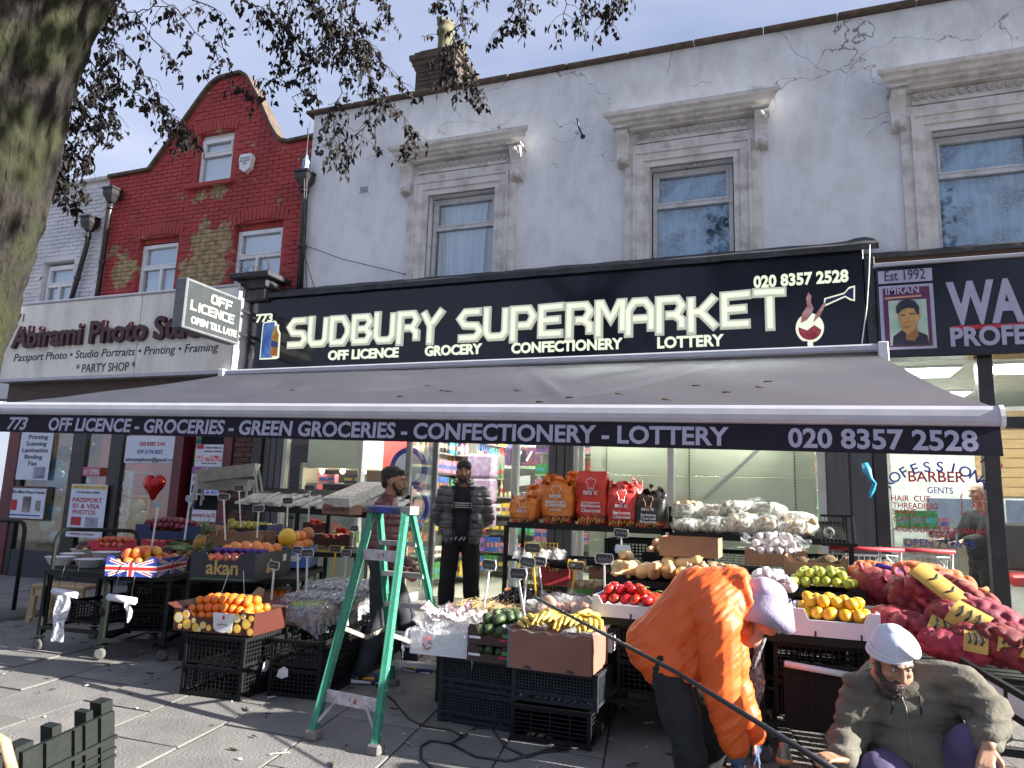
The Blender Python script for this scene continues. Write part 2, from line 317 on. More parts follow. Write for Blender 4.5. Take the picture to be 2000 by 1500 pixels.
def render_mat(name,base,dirt,ztop,zfall):
 """painted render with hairline cracks and dirt under the coping"""
 m=bpy.data.materials.new(name);m.use_nodes=True;MAT[name]=m;n=m.node_tree;L=n.links.new;b=n.nodes['Principled BSDF'];b.inputs['Roughness'].default_value=.8
 g=n.nodes.new('ShaderNodeNewGeometry');sx=n.nodes.new('ShaderNodeSeparateXYZ');L(g.outputs['Position'],sx.inputs[0])
 def M(op,a,bb,c=None):
  q=n.nodes.new('ShaderNodeMath');q.operation=op
  for i,v in enumerate((a,bb,c)):
   if v is None:continue
   if isinstance(v,(int,float)):q.inputs[i].default_value=v
   else:L(v,q.inputs[i])
  return q.outputs[0]
 nd=n.nodes.new('ShaderNodeTexNoise');nd.inputs['Scale'].default_value=1.6;nd.inputs['Detail'].default_value=7;L(g.outputs['Position'],nd.inputs['Vector'])
 mp_=n.nodes.new('ShaderNodeMapping');mp_.inputs['Scale'].default_value=(.55,1,1.5);ad=n.nodes.new('ShaderNodeVectorMath');ad.operation='MULTIPLY_ADD'
 L(nd.outputs['Color'],ad.inputs[0]);ad.inputs[1].default_value=(1.1,1.1,1.1);L(g.outputs['Position'],ad.inputs[2]);L(ad.outputs[0],mp_.inputs[0])
 vo=n.nodes.new('ShaderNodeTexVoronoi');vo.feature='DISTANCE_TO_EDGE';vo.inputs['Scale'].default_value=1.0;L(mp_.outputs[0],vo.inputs['Vector'])
 line=n.nodes.new('ShaderNodeMapRange');line.inputs[1].default_value=.002;line.inputs[2].default_value=.008;line.inputs[3].default_value=1;line.inputs[4].default_value=0;L(vo.outputs['Distance'],line.inputs[0])
 n4=n.nodes.new('ShaderNodeTexNoise');n4 .inputs['Scale'].default_value=.9;n4 .inputs['Detail'].default_value=3;L(g.outputs['Position'],n4 .inputs['Vector'])
 hz=n.nodes.new('ShaderNodeMapRange');hz.inputs[1].default_value=ztop-zfall;hz.inputs[2].default_value=ztop;hz.inputs[3].default_value=-.12;hz.inputs[4].default_value=.22;L(sx.outputs[2],hz.inputs[0])
 msk=n.nodes.new('ShaderNodeMapRange');msk.inputs[1].default_value=.5;msk.inputs[2].default_value=.62;L(M('ADD',n4 .outputs[0],hz.outputs[0]),msk.inputs[0])
 crack=M('MULTIPLY',line.outputs[0],msk.outputs[0])
 n5=n.nodes.new('ShaderNodeTexNoise');n5 .inputs['Scale'].default_value=3.0;n5 .inputs['Detail'].default_value=9;n5 .inputs['Roughness'].default_value=.7
 mp2=n.nodes.new('ShaderNodeMapping');mp2 .inputs['Scale'].default_value=(1,1,.6);L(g.outputs['Position'],mp2 .inputs[0]);L(mp2 .outputs[0],n5 .inputs['Vector'])
 d=n.nodes.new('ShaderNodeMapRange');d.inputs[1].default_value=.42;d.inputs[2].default_value=.78;L(M('ADD',n5 .outputs[0],M('MULTIPLY',hz.outputs[0],.45)),d.inputs[0])
 n6=n.nodes.new('ShaderNodeTexNoise');n6 .inputs['Scale'].default_value=1.0;n6 .inputs['Detail'].default_value=6;mp3=n.nodes.new('ShaderNodeMapping');mp3 .inputs['Scale'].default_value=(7,1,.45);L(g.outputs['Position'],mp3 .inputs[0]);L(mp3 .outputs[0],n6 .inputs['Vector']);d6=n.nodes.new('ShaderNodeMapRange');d6 .inputs[1].default_value=.52;d6 .inputs[2].default_value=.85;L(M('ADD',n6 .outputs[0],M('MULTIPLY',hz.outputs[0],.35)),d6 .inputs[0])
 a1=n.nodes.new('ShaderNodeMix');a1 .data_type='RGBA';a1 .inputs[6].default_value=(*base,1);a1 .inputs[7].default_value=(*dirt,1);L(M('MAXIMUM',M('MULTIPLY',d.outputs[0],.5),M('MULTIPLY',d6 .outputs[0],.42)),a1 .inputs[0])
 a2=n.nodes.new('ShaderNodeMix');a2 .data_type='RGBA';L(M('MULTIPLY',crack,.8),a2 .inputs[0]);L(a1 .outputs[2],a2 .inputs[6]);a2 .inputs[7].default_value=(.07,.07,.08,1);L(a2 .outputs[2],b.inputs['Base Color'])
 bp=n.nodes.new('ShaderNodeBump');bp.inputs['Distance'].default_value=.006;bp.inputs['Strength'].default_value=.5
 L(M('SUBTRACT',M('MULTIPLY',n5 .outputs[0],.5),crack),bp.inputs['Height']);L(bp.outputs[0],b.inputs['Normal'])
 return m
M_slab=mat('paving concrete',(.205,.195,.185),.85,(.125,.12,.117),2.6,8,.7,55,obj_var=.13,coords='Object',contrast=(.3,.72))
M_joint=mat('joint dirt',(.035,.033,.03),.95)
M_wall=render_mat('white render',(.68,.70,.73),(.27,.26,.25),7.5,2.2)
M_stone=mat('painted stucco trim',(.62,.60,.58),.8,(.2,.18,.16),5,9,.5,30,contrast=(.45,.85))
M_cop=mat('coping slate',(.05,.042,.036),.85,(.13,.085,.06),9,6,.6,40)
M_red=pos_mat('red paint brick',(.36,.045,.042),(.25,.032,.034),((.36,.27,.14),(.22,.16,.085)),[(-8.72,5.35,.62,.75,.5),(-8.85,4.75,.55,.6,.48),(-10.62,5.25,.45,.55,.34),(-8.8,6.35,.7,.2,.24),(-6.95,6.7,.3,.3,.08),(-9.9,6.1,.5,.3,.06)],-.48)
M_whb=pos_mat('white paint brick',(.62,.63,.66),(.46,.47,.5),((.3,.12,.09),(.2,.14,.1)),[],-.62)
M_upvc=mat('white upvc',(.72,.73,.76),.35,(.6,.6,.62),6)
M_upvc2=mat('weathered upvc',(.55,.56,.58),.45,(.32,.31,.3),7,7,contrast=(.45,.8))
M_glass=glass_mat('window glass',(.9,.95,.98),.10,.95,.35)
M_sglass=glass_mat('shop glass',(.95,.98,.97),.0,.95,.3)
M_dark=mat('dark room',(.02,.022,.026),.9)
M_black=mat('black plastic',(.012,.013,.015),.45,(.025,.026,.028),12,5,.1)
M_pipe=mat('black cast pipe',(.012,.012,.014),.35,(.03,.028,.03),10)
M_tile=mat('roof tile',(.04,.038,.036),.85,(.08,.07,.06),6,obj_var=.2)
M_brown=mat('sooty chimney brick',(.085,.06,.045),.9,(.035,.028,.026),8,5,.5,30,obj_var=.25)
M_clay=mat('clay chimney pot',(.11,.095,.06),.85,(.12,.13,.07),7,6,.3)
M_lead=mat('weathered lead',(.045,.047,.055),.7,(.018,.018,.02),8,6,.5)
def curtain_mat(name,a,b_,lace):
 m=mat(name,a,.9,b_,3.5,6,stretch=(6,1,.35),contrast=(.35,.7))
 if lace:
  n=m.node_tree;L=n.links.new;bs=n.nodes['Principled BSDF'];tc=n.nodes.new('ShaderNodeTexCoord')
  vo=n.nodes.new('ShaderNodeTexVoronoi');vo.inputs['Scale'].default_value=38;L(tc.outputs['Object'],vo.inputs['Vector'])
  n2=n.nodes.new('ShaderNodeTexNoise');n2 .inputs['Scale'].default_value=3.2;n2 .inputs['Detail'].default_value=5;L(tc.outputs['Object'],n2 .inputs['Vector'])
  md=n.nodes.new('ShaderNodeMath');md.operation='MULTIPLY'
  r1=n.nodes.new('ShaderNodeMapRange');r1 .inputs[1].default_value=.25;r1 .inputs[2].default_value=.4;L(vo.outputs['Distance'],r1 .inputs[0])
  r2=n.nodes.new('ShaderNodeMapRange');r2 .inputs[1].default_value=.42;r2 .inputs[2].default_value=.62;L(n2 .outputs[0],r2 .inputs[0])
  L(r1 .outputs[0],md.inputs[0]);L(r2 .outputs[0],md.inputs[1])
  mx_=n.nodes.new('ShaderNodeMix');mx_.data_type='RGBA';L(md.outputs[0],mx_.inputs[0]);prev=bs.inputs['Base Color'].links[0].from_socket
  L(prev,mx_.inputs[6]);mx_.inputs[7].default_value=(.07,.12,.17,1);L(mx_.outputs[2],bs.inputs['Base Color'])
 return m
M_cur=curtain_mat('net curtain',(.72,.8,.88),(.5,.58,.68),False)
M_lace=curtain_mat('lace curtain',(.52,.70,.82),(.38,.54,.66),True)
M_blind=mat('window blind',(.58,.6,.63),.8,(.5,.52,.56),2)
def gz(x,y):
 t=max(0,min(1,(y-5.7)/2.3));k=max(0,min(1,(x+8.2)/2.4));return.22*t*t*(3-2*t)*k
mb=MB();mb.add([(-300,-300,-.06),(300,-300,-.06),(300,8.5,-.06),(-300,8.5,-.06)],[(0,1,2,3)]);mb.add([(-300,8.5,-.06),(300,8.5,-.06),(300,400,-.06),(-300,400,-.06)],[(0,1,2,3)])
mb.build('ground',mat('bounce paving',(.17,.16,.15),.9,scale=3),kind='structure')  # unseen ground, colour lightened to bounce light under the awning
pv=bpy.data.objects.new('pavement',None);COL.objects.link(pv);pv['kind']='structure'
mb=MB();mb.grid(60,30,lambda u,v:(-18+24*u,1.0+7.9*v,gz(-18+24*u,1.0+7.9*v)-.007));mb.build('bedding',M_joint,pv)
random.seed(3)
def slab(x0,y0,wx,ly,dz):
 g=.006
 def W(x,y):return(x-.17*(y-4.0),y)
 c=[W(x0+g,y0+g),W(x0+wx-g,y0+g),W(x0+wx-g,y0+ly-g),W(x0+g,y0+ly-g)]
 cx,cy=sum(p[0]for p in c)/4,sum(p[1]for p in c)/4;b=.012;mb=MB()
 tl=[random.uniform(-.0035,.0035)for _ in range(4)]
 T=[(cx+(p[0]-cx)*(1-b*.6/wx*2)-cx,cy+(p[1]-cy)*(1-b*.6/ly*2)-cy,gz(*p)+dz+t)for p,t in zip(c,tl)]
 U=[(p[0]-cx,p[1]-cy,gz(*p)+dz+t-.003)for p,t in zip(c,tl)];Dn=[(p[0]-cx,p[1]-cy,gz(*p)-.05)for p in c]
 V=T+U+Dn;F=[(0,1,2,3)]
 for i in range(4):j=(i+1)%4;F+=[(4+i,4+j,j,i),(8+i,8+j,4+j,4+i)]
 mb.add(V,F);o=mb.build('paving_slab',M_slab,pv,(cx,cy,0));return o
ci=0;x=-15.3
while x<3.4:
 y=1.2+(.45 if ci%2 else 0)
 ws=.6
 while y<8.6:
  l=min(.9,8.62-y)
  px_=x-.17*(y-4)
  if l>.1 and px_>-1.55*y-1.5-(.3 if y>3 else 0)and y>2.2-0*px_ and px_<.35*y+1.4:slab(x,y,ws,l,random.uniform(-.004,.004))
  y+=.9
 x+=ws;ci+=1
M_lit=mat('pale litter',(.5,.47,.42),.9,obj_var=.2);M_leaf=mat('dead leaf',(.06,.04,.025),.9,obj_var=.3)
mb=MB();random.seed(11)
for i in range(260):
 x=random.uniform(-9,1);y=random.uniform(2.9,5.6)+abs(random.gauss(0,.7));a=random.random()*6.3;l=random.choice((.01,.015,.025,.05))*random.uniform(.6,1.2);wd=random.uniform(.004,.012)
 if x<-7.4 and y<4.2:continue
 z=gz(x,y)+.006;V=[(x+cos(a)*p*l-sin(a)*q*wd,y+sin(a)*p*l+cos(a)*q*wd,z+random.uniform(0,.008))for p,q in((-1,-.4),(-.3,-1),(.9,-.5),(1,.3),(.1,1),(-.8,.6))]
 mb.add(V+[(p[0],p[1],p[2]-.004)for p in V],[(0,1,2,3,4,5),(11,10,9,8,7,6)]+[(i_,i_+6,(i_+1)%6+6,(i_+1)%6)for i_ in range(6)],m=0 if random.random()<.4 else 1)
tag(mb.build('litter',[M_lit,M_leaf]),'small scraps of paper and dead leaves strewn over the pavement','litter',kind='stuff')
def wall_holes(mb,x0,x1,z0,z1,y0,y1,holes):
 xs=sorted({x0,x1}|{v for h in holes for v in(h[0],h[1])if x0<v<x1});zs=sorted({z0,z1}|{v for h in holes for v in(h[2],h[3])if z0<v<z1})
 solid=lambda i,j:0<=i<len(xs)-1 and 0<=j<len(zs)-1 and not any(h[0]<(xs[i]+xs[i+1])/2<h[1]and h[2]<(zs[j]+zs[j+1])/2<h[3]for h in holes)
 for i in range(len(xs)-1):
  for j in range(len(zs)-1):
   if not solid(i,j):continue
   a,b,c,d=xs[i],xs[i+1],zs[j],zs[j+1]
   mb.add([(a,y0,c),(b,y0,c),(b,y0,d),(a,y0,d),(a,y1,c),(b,y1,c),(b,y1,d),(a,y1,d)],[(0,1,2,3),(7,6,5,4)]+([]if solid(i-1,j)else[(0,3,7,4)])+([]if solid(i+1,j)else[(1,5,6,2)])+([]if solid(i,j-1)else[(0,4,5,1)])+([]if solid(i,j+1)else[(3,2,6,7)]))
def window(parent,x0,x1,z0,z1,y,ztr,mull=None,frame=M_upvc,cur='blind',fw=.055,name='window'):
 """framed window: frame with transom and mullion; panes and curtain are children"""
 mb=MB();cx,cz=(x0+x1)/2,z0;a,b,t=x0-cx,x1-cx,z1-cz;d0,d1=-.03,.04
 mb.box(a,d0,0,a+fw,d1,t);mb.box(b-fw,d0,0,b,d1,t);mb.box(a+fw,d0,0,b-fw,d1,fw);mb.box(a+fw,d0,t-fw,b-fw,d1,t)
 h=ztr-cz;mb.box(a+fw,d0-.006,h-fw*.5,b-fw,d1-.002,h+fw*.5)
 panes=[(a+fw,b-fw,h+fw*.5,t-fw)]
 e=.028;mb.box(a+fw,d0-.012,h+fw*.5+.002,a+fw+e,d1-.01,t-fw-.002);mb.box(b-fw-e,d0-.012,h+fw*.5+.002,b-fw,d1-.01,t-fw-.002);mb.box(a+fw+e,d0-.012,t-fw-e,b-fw-e,d1-.01,t-fw-.002);mb.box(a+fw+e,d0-.012,h+fw*.5+.002,b-fw-e,d1-.01,h+fw*.5+e)
 if mull:
  for mx_ in mull:mb.box(mx_-cx-fw/2,d0-.003,fw,mx_-cx+fw/2,d1-.004,h-fw*.5)
  xs=[a+fw]+[v for mx_ in mull for v in(mx_-cx-fw/2,mx_-cx+fw/2)]+[b-fw]
  for i in range(0,len(xs),2):panes.append((xs[i],xs[i+1],fw,h-fw*.5))
 else:panes.append((a+fw,b-fw,fw,h-fw*.5))
 w_=mb.build(name,frame,parent,(cx,y,cz))
 for p in panes:
  q=MB();q.box(p[0],.004,p[2],p[1],.012,p[3]);q.build('pane',M_glass,w_)
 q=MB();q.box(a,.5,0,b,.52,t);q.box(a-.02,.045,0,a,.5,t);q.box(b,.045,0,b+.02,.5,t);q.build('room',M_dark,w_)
 if cur=='blind':
  q=MB();q.box(a+.03,.07,.3*t if False else.03,b-.03,.08,t-.03);q.build('blind',M_blind,w_)
 elif cur=='net':
  q=MB();q.grid(60,3,lambda u,v:(a+.03+(b-a-.06)*u*1.0,.12+.028*sin(u*42)+.01*sin(u*17+v*2),.03+(t-.06)*v));q.build('curtain',M_blind,w_)
  q=MB();q.grid(70,6,lambda u,v:(a+(b-a)*(.22+.56*u+.1*v*(u-.5)),.05+.018*sin(u*36+v)+.008*sin(u*11),.03+(t-.06)*v));q.build('curtain',M_cur,w_)
 else:
  q=MB();q.grid(90,3,lambda u,v:(a+.03+(b-a-.06)*u,.045+.010*sin(u*60)+.007*sin(u*23),.03+(t-.06)*v));q.build('curtain',M_lace,w_)
 return w_
WB=thing('rendered_building','long pale grey rendered building with cracked parapet and three corniced windows','building',(0,8.8,0))
WX=(-4.10,-0.90,2.32);holes=[(c-.52,c+.52,4.2,5.80)for c in WX]
mb=MB();wall_holes(mb,-6.74,9.0,3.3,7.42,0,.3,holes);mb.box(-6.74,.3,3.3,-6.5,7,7.42);mb.box(8.8,.3,0,9.0,7,7.42);mb.box(-6.5,6.7,0,8.8,7,7.42);mb.box(-6.5,.3,6.9,8.8,6.7,7.0)
mb.build('wall',M_wall,WB)
random.seed(5);x=-6.86
while x<9.0:
 l=min(.86,9.05-x);q=MB();q.cbox(0,0,0,l-.008,.42,.055,.012);q.build('coping_stone',M_cop,WB,(x,-.08+random.uniform(-.006,.006),7.422+random.uniform(0,.012)));x+=l
for i,c in enumerate(WX):
 w_=window(WB,c-.5,c+.5,4.22,5.78,.17,5.30 if i else 5.33,None,M_upvc2,'net' if i==0 else 'lace',.05)
 q=MB()
 for k,(a0,a1,pj)in enumerate(((.52,.60,.03),(.60,.70,.055),(.70,.73,.075),(.73,.84,.045))):
  for s in(-1,1):q.box(min(s*a0,s*a1),-pj,4.2,max(s*a0,s*a1),.02,5.80+(a1-.52))
  q.box(-a0,-pj,5.80+(a0-.52),a0,.019,5.80+(a1-.52))
 q.box(-.7,-.04,6.14,.7,.01,6.17)
 sr=q.build('window_surround',M_stone,WB,(c,0,0))
 prof=[(0,6.31),(-.10,6.31),(-.105,6.335),(-.17,6.35),(-.18,6.375),(-.23,6.39),(-.245,6.43),(-.29,6.45),(-.30,6.50),(-.27,6.505),(0,6.54)]
 V=[];n=len(prof)
 for s in(-1,1):V+=[(s*(.82+abs(py)*.9),py-.01,pz)for py,pz in prof]
 q=MB();q.add(V,[tuple(range(n))[::-1],tuple(range(n,2*n))]+[(k,k+1,n+k+1,n+k)for k in range(n-1)]);q.build('cornice',M_stone,sr)
 rm=MB();rm.lathe([(.001,-.018),(.012,-.022),(.016,-.012),(.026,-.012),(.030,-.026),(.036,-.026),(.042,0)],14,ax='y');rme=rm.mesh('roundel',M_stone)
 nr=15;x0=-.62 if i!=1 else-.48
 q=MB();q.box(-.7,-.018,6.18,.7,.011,6.305);q.build('frieze',M_stone,sr)
 for k in range(nr):
  xx=-.645+k*.092
  if i==1 and k<2:continue
  place(rme,'roundel',sr,(xx,-.02,6.243))
 if i==1:
  q=MB();q.box(-.69,-.03,6.19,-.50,-.018,6.295);
  for a in range(7):
   for b in range(4):q.box(-.675+a*.024,-.034,6.20+b*.023,-.662+a*.024,-.03,6.213+b*.023,m=1)
  q.build('air_brick',[M_stone,M_dark],sr)
 for s in(-1,1):
  q=MB();ol=[(0,6.3),(-.22,6.3),(-.235,6.24),(-.2,6.17),(-.135,6.12),(-.10,6.06),(-.10,6.0),(-.13,5.95),(-.145,5.9),(-.12,5.85),(-.06,5.83),(0,5.84)]
  q.prism(ol,.15,ax='x',o=(-.075,0,0))
  for k in(-.05,-.02,.01,.04):q.bar((k+.005,-.222,6.28),(k+.005,-.20,6.17),.012,.03)
  q.ell((0,-.13,5.90),(.06,.035,.055),8,6);q.ell((0,-.205,6.23),(.065,.04,.05),8,6);q.box(-.1,-.26,6.288,.1,0,6.312)
  q.build('bracket',M_stone,sr,(s*.86-(.0),0,0))
q=MB();q.cbox(-.1,-.012,-.06,.1,.02,.06,.004)
for k in range(5):q.box(-.075,-.016,-.045+k*.02,.075,-.01,-.038+k*.02,m=1)
q.build('air_vent',[M_upvc,M_dark],WB,(-5.72,0,6.04))
q=MB();q.tube([(0,0,0),(-.02,-.16,.07),(-.03,-.2,.17)],.012);q.lathe([(.001,0),(.035,-.005),(.035,0)],10,ax='y');q.build('pipe_stub',M_pipe,WB,(-2.33,0,6.38))
ch=MB();ch.box(-.33,-.33,6.9,.36,1.1,8.32,m=0);chim=ch.build('chimney',M_brown,WB,(-4.98,.95,0))
q=MB();q.box(-.35,-.35,8.32,.38,1.12,8.38);q.box(-.38,-.38,8.38,.41,1.15,8.47);q.box(-.42,-.42,8.47,.45,1.19,8.55);q.box(-.36,-.36,8.55,.39,1.13,8.62);q.box(-.3,-.3,8.62,.33,1.07,8.68);q.build('corbel',M_brown,chim)
random.seed(9);bm_=MB();bm_.cbox(-.104,-.012,0,.104,.012,.064,.004);bme=bm_.mesh('brick',M_brown);bm2=MB();bm2 .cbox(-.012,-.104,0,.012,.104,.064,.004);bme2=bm2 .mesh('brick',M_brown)
zz=7.5;r=0
while zz<8.3:
 for k in range(3):place(bme,'brick',chim,(-.22+k*.225+(.0 if r%2 else.04),-.333,zz))
 for k in range(4):place(bme2,'brick',chim,(.363,-.2+k*.225+(.0 if r%2 else.1),zz))
 zz+=.076;r+=1
for yy,h in((.0,1),(.52,.9)):
 q=MB();q.lathe([(.001,0),(.16,0),(.15,.05),(.125,.1),(.115,.42*h),(.145,.44*h),(.15,.5*h),(.12,.52*h),(.12,.6*h),(.15,.62*h),(.10,.64*h),(.09,.5*h)],14)
 for a in range(7):t=a*2*pi/7;q.box(cos(t)*.12-.02,sin(t)*.12-.02,.63*h,cos(t)*.12+.02,sin(t)*.12+.02,.68*h+.02*(a%2))
 q.build('chimney_pot',M_clay,chim,(0,yy,8.68))
RB=thing('red_gabled_building','red painted brick building with a peeling curved gable','building',(0,8.9,0))
gab=[(-11.15,6.98),(-10.21,6.99),(-9.15,8.28),(-9.02,8.42),(-8.85,8.5),(-8.40,8.52),(-8.25,8.42),(-7.95,7.95),(-7.62,7.36),(-7.45,7.13),(-7.28,7.08),(-6.745,7.1)]
def gtop(x):
 for(a,b),(c,d)in zip(gab,gab[1:]):
  if a<=x<=c:return b+(d-b)*(x-a)/(c-a)
 return 0
RH=[(-10.25,-9.38,4.2,5.74),(-8.2,-7.25,4.2,5.79),(-9.15,-8.42,6.58,7.52)]
mb=MB();wall_holes(mb,-11.15,-6.745,3.2,6.98,.0,.3,RH+[(-9.15,-8.42,6.58,9)])
for s in([(-9.15,6.98)]+[(x,z)for x,z in gab if x<-9.15][::-1],):pass
L_=[(-11.15,6.98),(-9.15,6.98),(-9.15,8.28),(-10.21,6.99)];R_=[(-8.42,6.98),(-6.745,6.98)]+[p for p in gab[::-1]if p[0]>-8.42 and p[0]<=-6.745]+[(-8.42,gtop(-8.42))]
T_=[(-9.15,7.52),(-8.42,7.52),(-8.42,gtop(-8.42)),(-8.85,8.5),(-9.02,8.42),(-9.15,8.28)]
mb.prism(L_,.18);mb.prism(R_,.18);mb.prism(T_,.18);mb.box(-11.15,.3,0,-10.9,6,6.98);mb.box(-7.0,.3,0,-6.745,6,6.98)
mb.build('wall',M_red,RB,(0,.016,0))
def bricks(parent,m,x0,x1,z0,topf,holes,y,reverse=False,near_x=0):
 vs_=[]
 for k in range(4):
  q=MB();q.cbox(-.106,-.0,0,.106,.03,.066,.005);me=q.mesh('brick',m)
  for v in me.vertices:
   if v.co.y<.01:v.co.y+=random.uniform(-.003,.003)
   v.co.z+=random.uniform(-.0015,.0015)
  vs_.append(me)
 pos=[];r=0;z=z0
 while z<8.5:
  x=x0+(.1125 if r%2 else 0)+.108
  while x<x1-.08:
   if z+.066<min(topf(x-.1),topf(x+.1))-.01 and not any(h[0]-.1<x<h[1]+.1 and h[2]-.06<z<h[3]+.1 for h in holes):pos.append((x,z))
   x+=.225
  z+=.075;r+=1
 pos.sort(key=lambda p:(p[0]-near_x)**2+(p[1]-1.4)**2)
 for x,z in pos[:300]:place(random.choice(vs_),'brick',parent,(x+random.uniform(-.003,.003),y+random.uniform(-.004,.004),z))
 mb=MB()
 for x,z in pos[300:]:
  dy=random.uniform(-.004,.004);mb.cbox(x-.106,y+dy,z,x+.106,y+.03,z+.066,.005)
 if pos[300:]:mb.build('brickwork',m,parent,kind='stuff')
 print('bricks',len(pos))
random.seed(21)
bricks(RB,M_red,-11.14,-6.75,4.35,gtop,RH,0)
sm_=MB();sm_.cbox(-.033,0,0,.033,.03,.215,.005);sme=sm_.mesh('arch_brick',M_red)
for h in RH:
 x=h[0]-.08;c=(h[0]+h[1])/2
 while x<h[1]+.09:place(sme,'arch_brick',RB,(x,-.006,h[3]+.01-.25*(x-c)**2+.03),rot=(0,(x-c)*.35,0));x+=.0755
for(a,b),(c,d)in zip(gab,gab[1:]):
 if c-a<.02:continue
 q=MB();q.bar((a,0,b+.03),(c,0,d+.03),.27,.05);q.build('coping',M_cop,RB,(0,.08,0))
q=MB();q.cbox(-9.28,-.1,6.50,-8.3,.1,6.58,.01);q.build('window_sill',M_red,RB)
window(RB,-10.24,-9.39,4.22,5.66,.13,5.22,[-9.78]);window(RB,-8.19,-7.26,4.22,5.70,.13,5.24,[-7.78]);window(RB,-9.14,-8.43,6.60,7.44,.1,7.14,None)
for h in RH:q=MB();q.box(h[0],.1,h[3]-.10,h[1],.2,h[3]+.03);q.build('arch_infill',M_upvc if h[0]>-9.2 and h[2]>6 else M_red,RB)
q=MB();q.add([(-11.1,.3,6.9),(-6.9,.3,6.9),(-6.9,3.5,8.2),(-11.1,3.5,8.2)],[(0,1,2,3)]);q.build('roof',M_tile,RB)
al=MB();al.prism([(-.13,.1),(-.10,.16),(.10,.16),(.13,.1),(.1,-.09),(0,-.16),(-.1,-.09)],.09,(0,-.09,0));ab=al.build('alarm_box',M_upvc,None,(-8.04,8.89,6.8));tag(ab,'white angular burglar alarm box beside the small gable window','alarm box')
text('INSTANT\nSECURITY\nTEL',.05,mat('alarm print',(.1,.12,.2),.6),ab,(0,-.093,.07),'lettering',align='CENTER',ext=.001)
LB=thing('white_brick_building','white painted brick building behind the tree trunk, with a tiled roof','building',(0,8.9,0))
LH=[(-12.52,-11.76,4.2,5.52),(-14.0,-12.95,5.95,6.9)]
mb=MB();wall_holes(mb,-18,-11.155,3.0,6.95,0,.3,LH);mb.build('wall',M_whb,LB,(0,.016,0))
bricks(LB,M_whb,-14.2,-11.16,4.35,lambda x:6.95,LH,0,near_x=-9)
window(LB,-12.5,-11.78,4.22,5.46,.13,5.08,[-12.16]);window(LB,-13.98,-12.97,5.98,6.88,.13,6.6,None)
q=MB();q.cbox(-14.1,-.08,5.88,-12.85,.1,5.95,.01);q.build('window_sill',M_stone,LB);q=MB();q.cbox(-14.4,-.06,6.952,-11.16,.3,7.01,.01);q.build('coping',M_stone,LB)
rf=MB();rf.add([(-18,.3,6.95),(-11.16,.3,6.95),(-11.16,3.4,9.2),(-18,3.4,9.2)],[(0,1,2,3)]);rf=rf.build('roof',M_tile,LB)
tl=MB();tl.grid(7,2,lambda u,v:(.3*u-.15,.34*v,.03*sin(u*6.28)+.02*(1-v)));tme=tl.mesh('roof_tile',M_tile)
sl=atan2(2.25,3.1)
for r in range(9):
 for k in range(11):place(tme,'roof_tile',rf,(-11.32-k*.28,.3+r*.24,7.0+r*.24*2.25/3.1),rot=(sl,0,0))
def drainpipe(label,pts,hop,r=.042):
 t=thing('drainpipe',label,'drainpipe',pts[-1]);o=Vector(pts[-1]);P=[Vector(p)-o for p in pts]
 q=MB();q.tube(P,r,10)
 for i in range(len(P)-1):
  n=max(1,int((P[i]-P[i+1]).length/.9))
  for k in range(n):c=P[i].lerp(P[i+1],(k+.5)/n);q.lathe([(r,-.03),(r*1.35,-.03),(r*1.35,.03),(r,.03)],10,c=c)
 q.build('pipe',M_pipe,t)
 h=MB();s=.11;a=P[0]
 h.add([a+Vector(p)for p in((-s,-s,.2),(s,-s,.2),(s,s,.2),(-s,s,.2),(-s,-s,.08),(s,-s,.08),(s,s,.08),(-s,s,.08),(-.05,-.05,-.06),(.05,-.05,-.06),(.05,.05,-.06),(-.05,.05,-.06))],[(4,5,1,0),(5,6,2,1),(6,7,3,2),(7,4,0,3),(8,9,5,4),(9,10,6,5),(10,11,7,6),(11,8,4,7),(3,2,1,0)]);h.box(a.x-s-.02,a.y-s-.02,a.z+.17,a.x+s+.02,a.y+s-.01,a.z+.2)
 h.build('hopper_head',M_pipe,t);return t
drainpipe('black drainpipe with a hopper at the left edge of the red wall',[(-10.85,8.76,6.48),(-10.92,8.8,6.2),(-10.95,8.8,4.5)],1)
drainpipe('black drainpipe with a hopper on the white brick wall',[(-11.3,8.76,6.0),(-11.36,8.8,5.7),(-11.6,8.8,4.5)],1)
drainpipe('black drainpipe with a blue lined hopper between red and grey walls',[(-6.73,8.68,6.2),(-6.73,8.72,6.0),(-6.68,8.72,4.4)],1,.05)
bx=MB();bx.cbox(-.05,-.05,0,.05,.05,.2,.02);bx.lathe([(.04,.2),(.02,.28)],8);tag(bx.build('paint_tin',mat('blue tin',(.03,.16,.42),.4,(.5,.5,.5),18)),'small blue container standing in the hopper head by the grey wall','container').location=(-6.72,8.66,6.4)
wr=MB()
for pts in([(-6.66,8.6,7.2),(-6.68,8.58,6.4),(-6.6,8.6,5.4),(-6.5,8.66,4.45)],[(-6.7,8.6,7.1),(-6.62,8.6,6.1),(-6.62,8.64,5.1),(-6.4,8.7,4.5)],[(-6.66,8.74,5.22),(-6.0,8.74,4.95),(-4.9,8.74,4.62)]):
 wr.tube(pts,.006,5)
tag(wr.build('cables',mat('grey cable',(.07,.07,.08),.6)),'thin loose cables running down and across the grey wall','cable')
def onX(x,y,X):
 d=ray(x,y);return Vector((0,0,EYE))+d*(X/d.x)
def em(name,col,s,base=None):
 return mat(name,base or col,.5,emit=col,estr=s,scale=3)
M_lit_l=em('lit letter face',(.92,.95,.78),.085,(.42,.43,.38));M_lit_e=em('lit letter rim',(.9,.95,.72),.21,(.4,.41,.36))
M_fascia=mat('gloss black fascia',(.010,.012,.018),.12,(.014,.016,.024),2,4,.03,3,spec=.4)
M_alu=mat('white painted aluminium',(.46,.46,.52),.4,(.4,.4,.45),5)
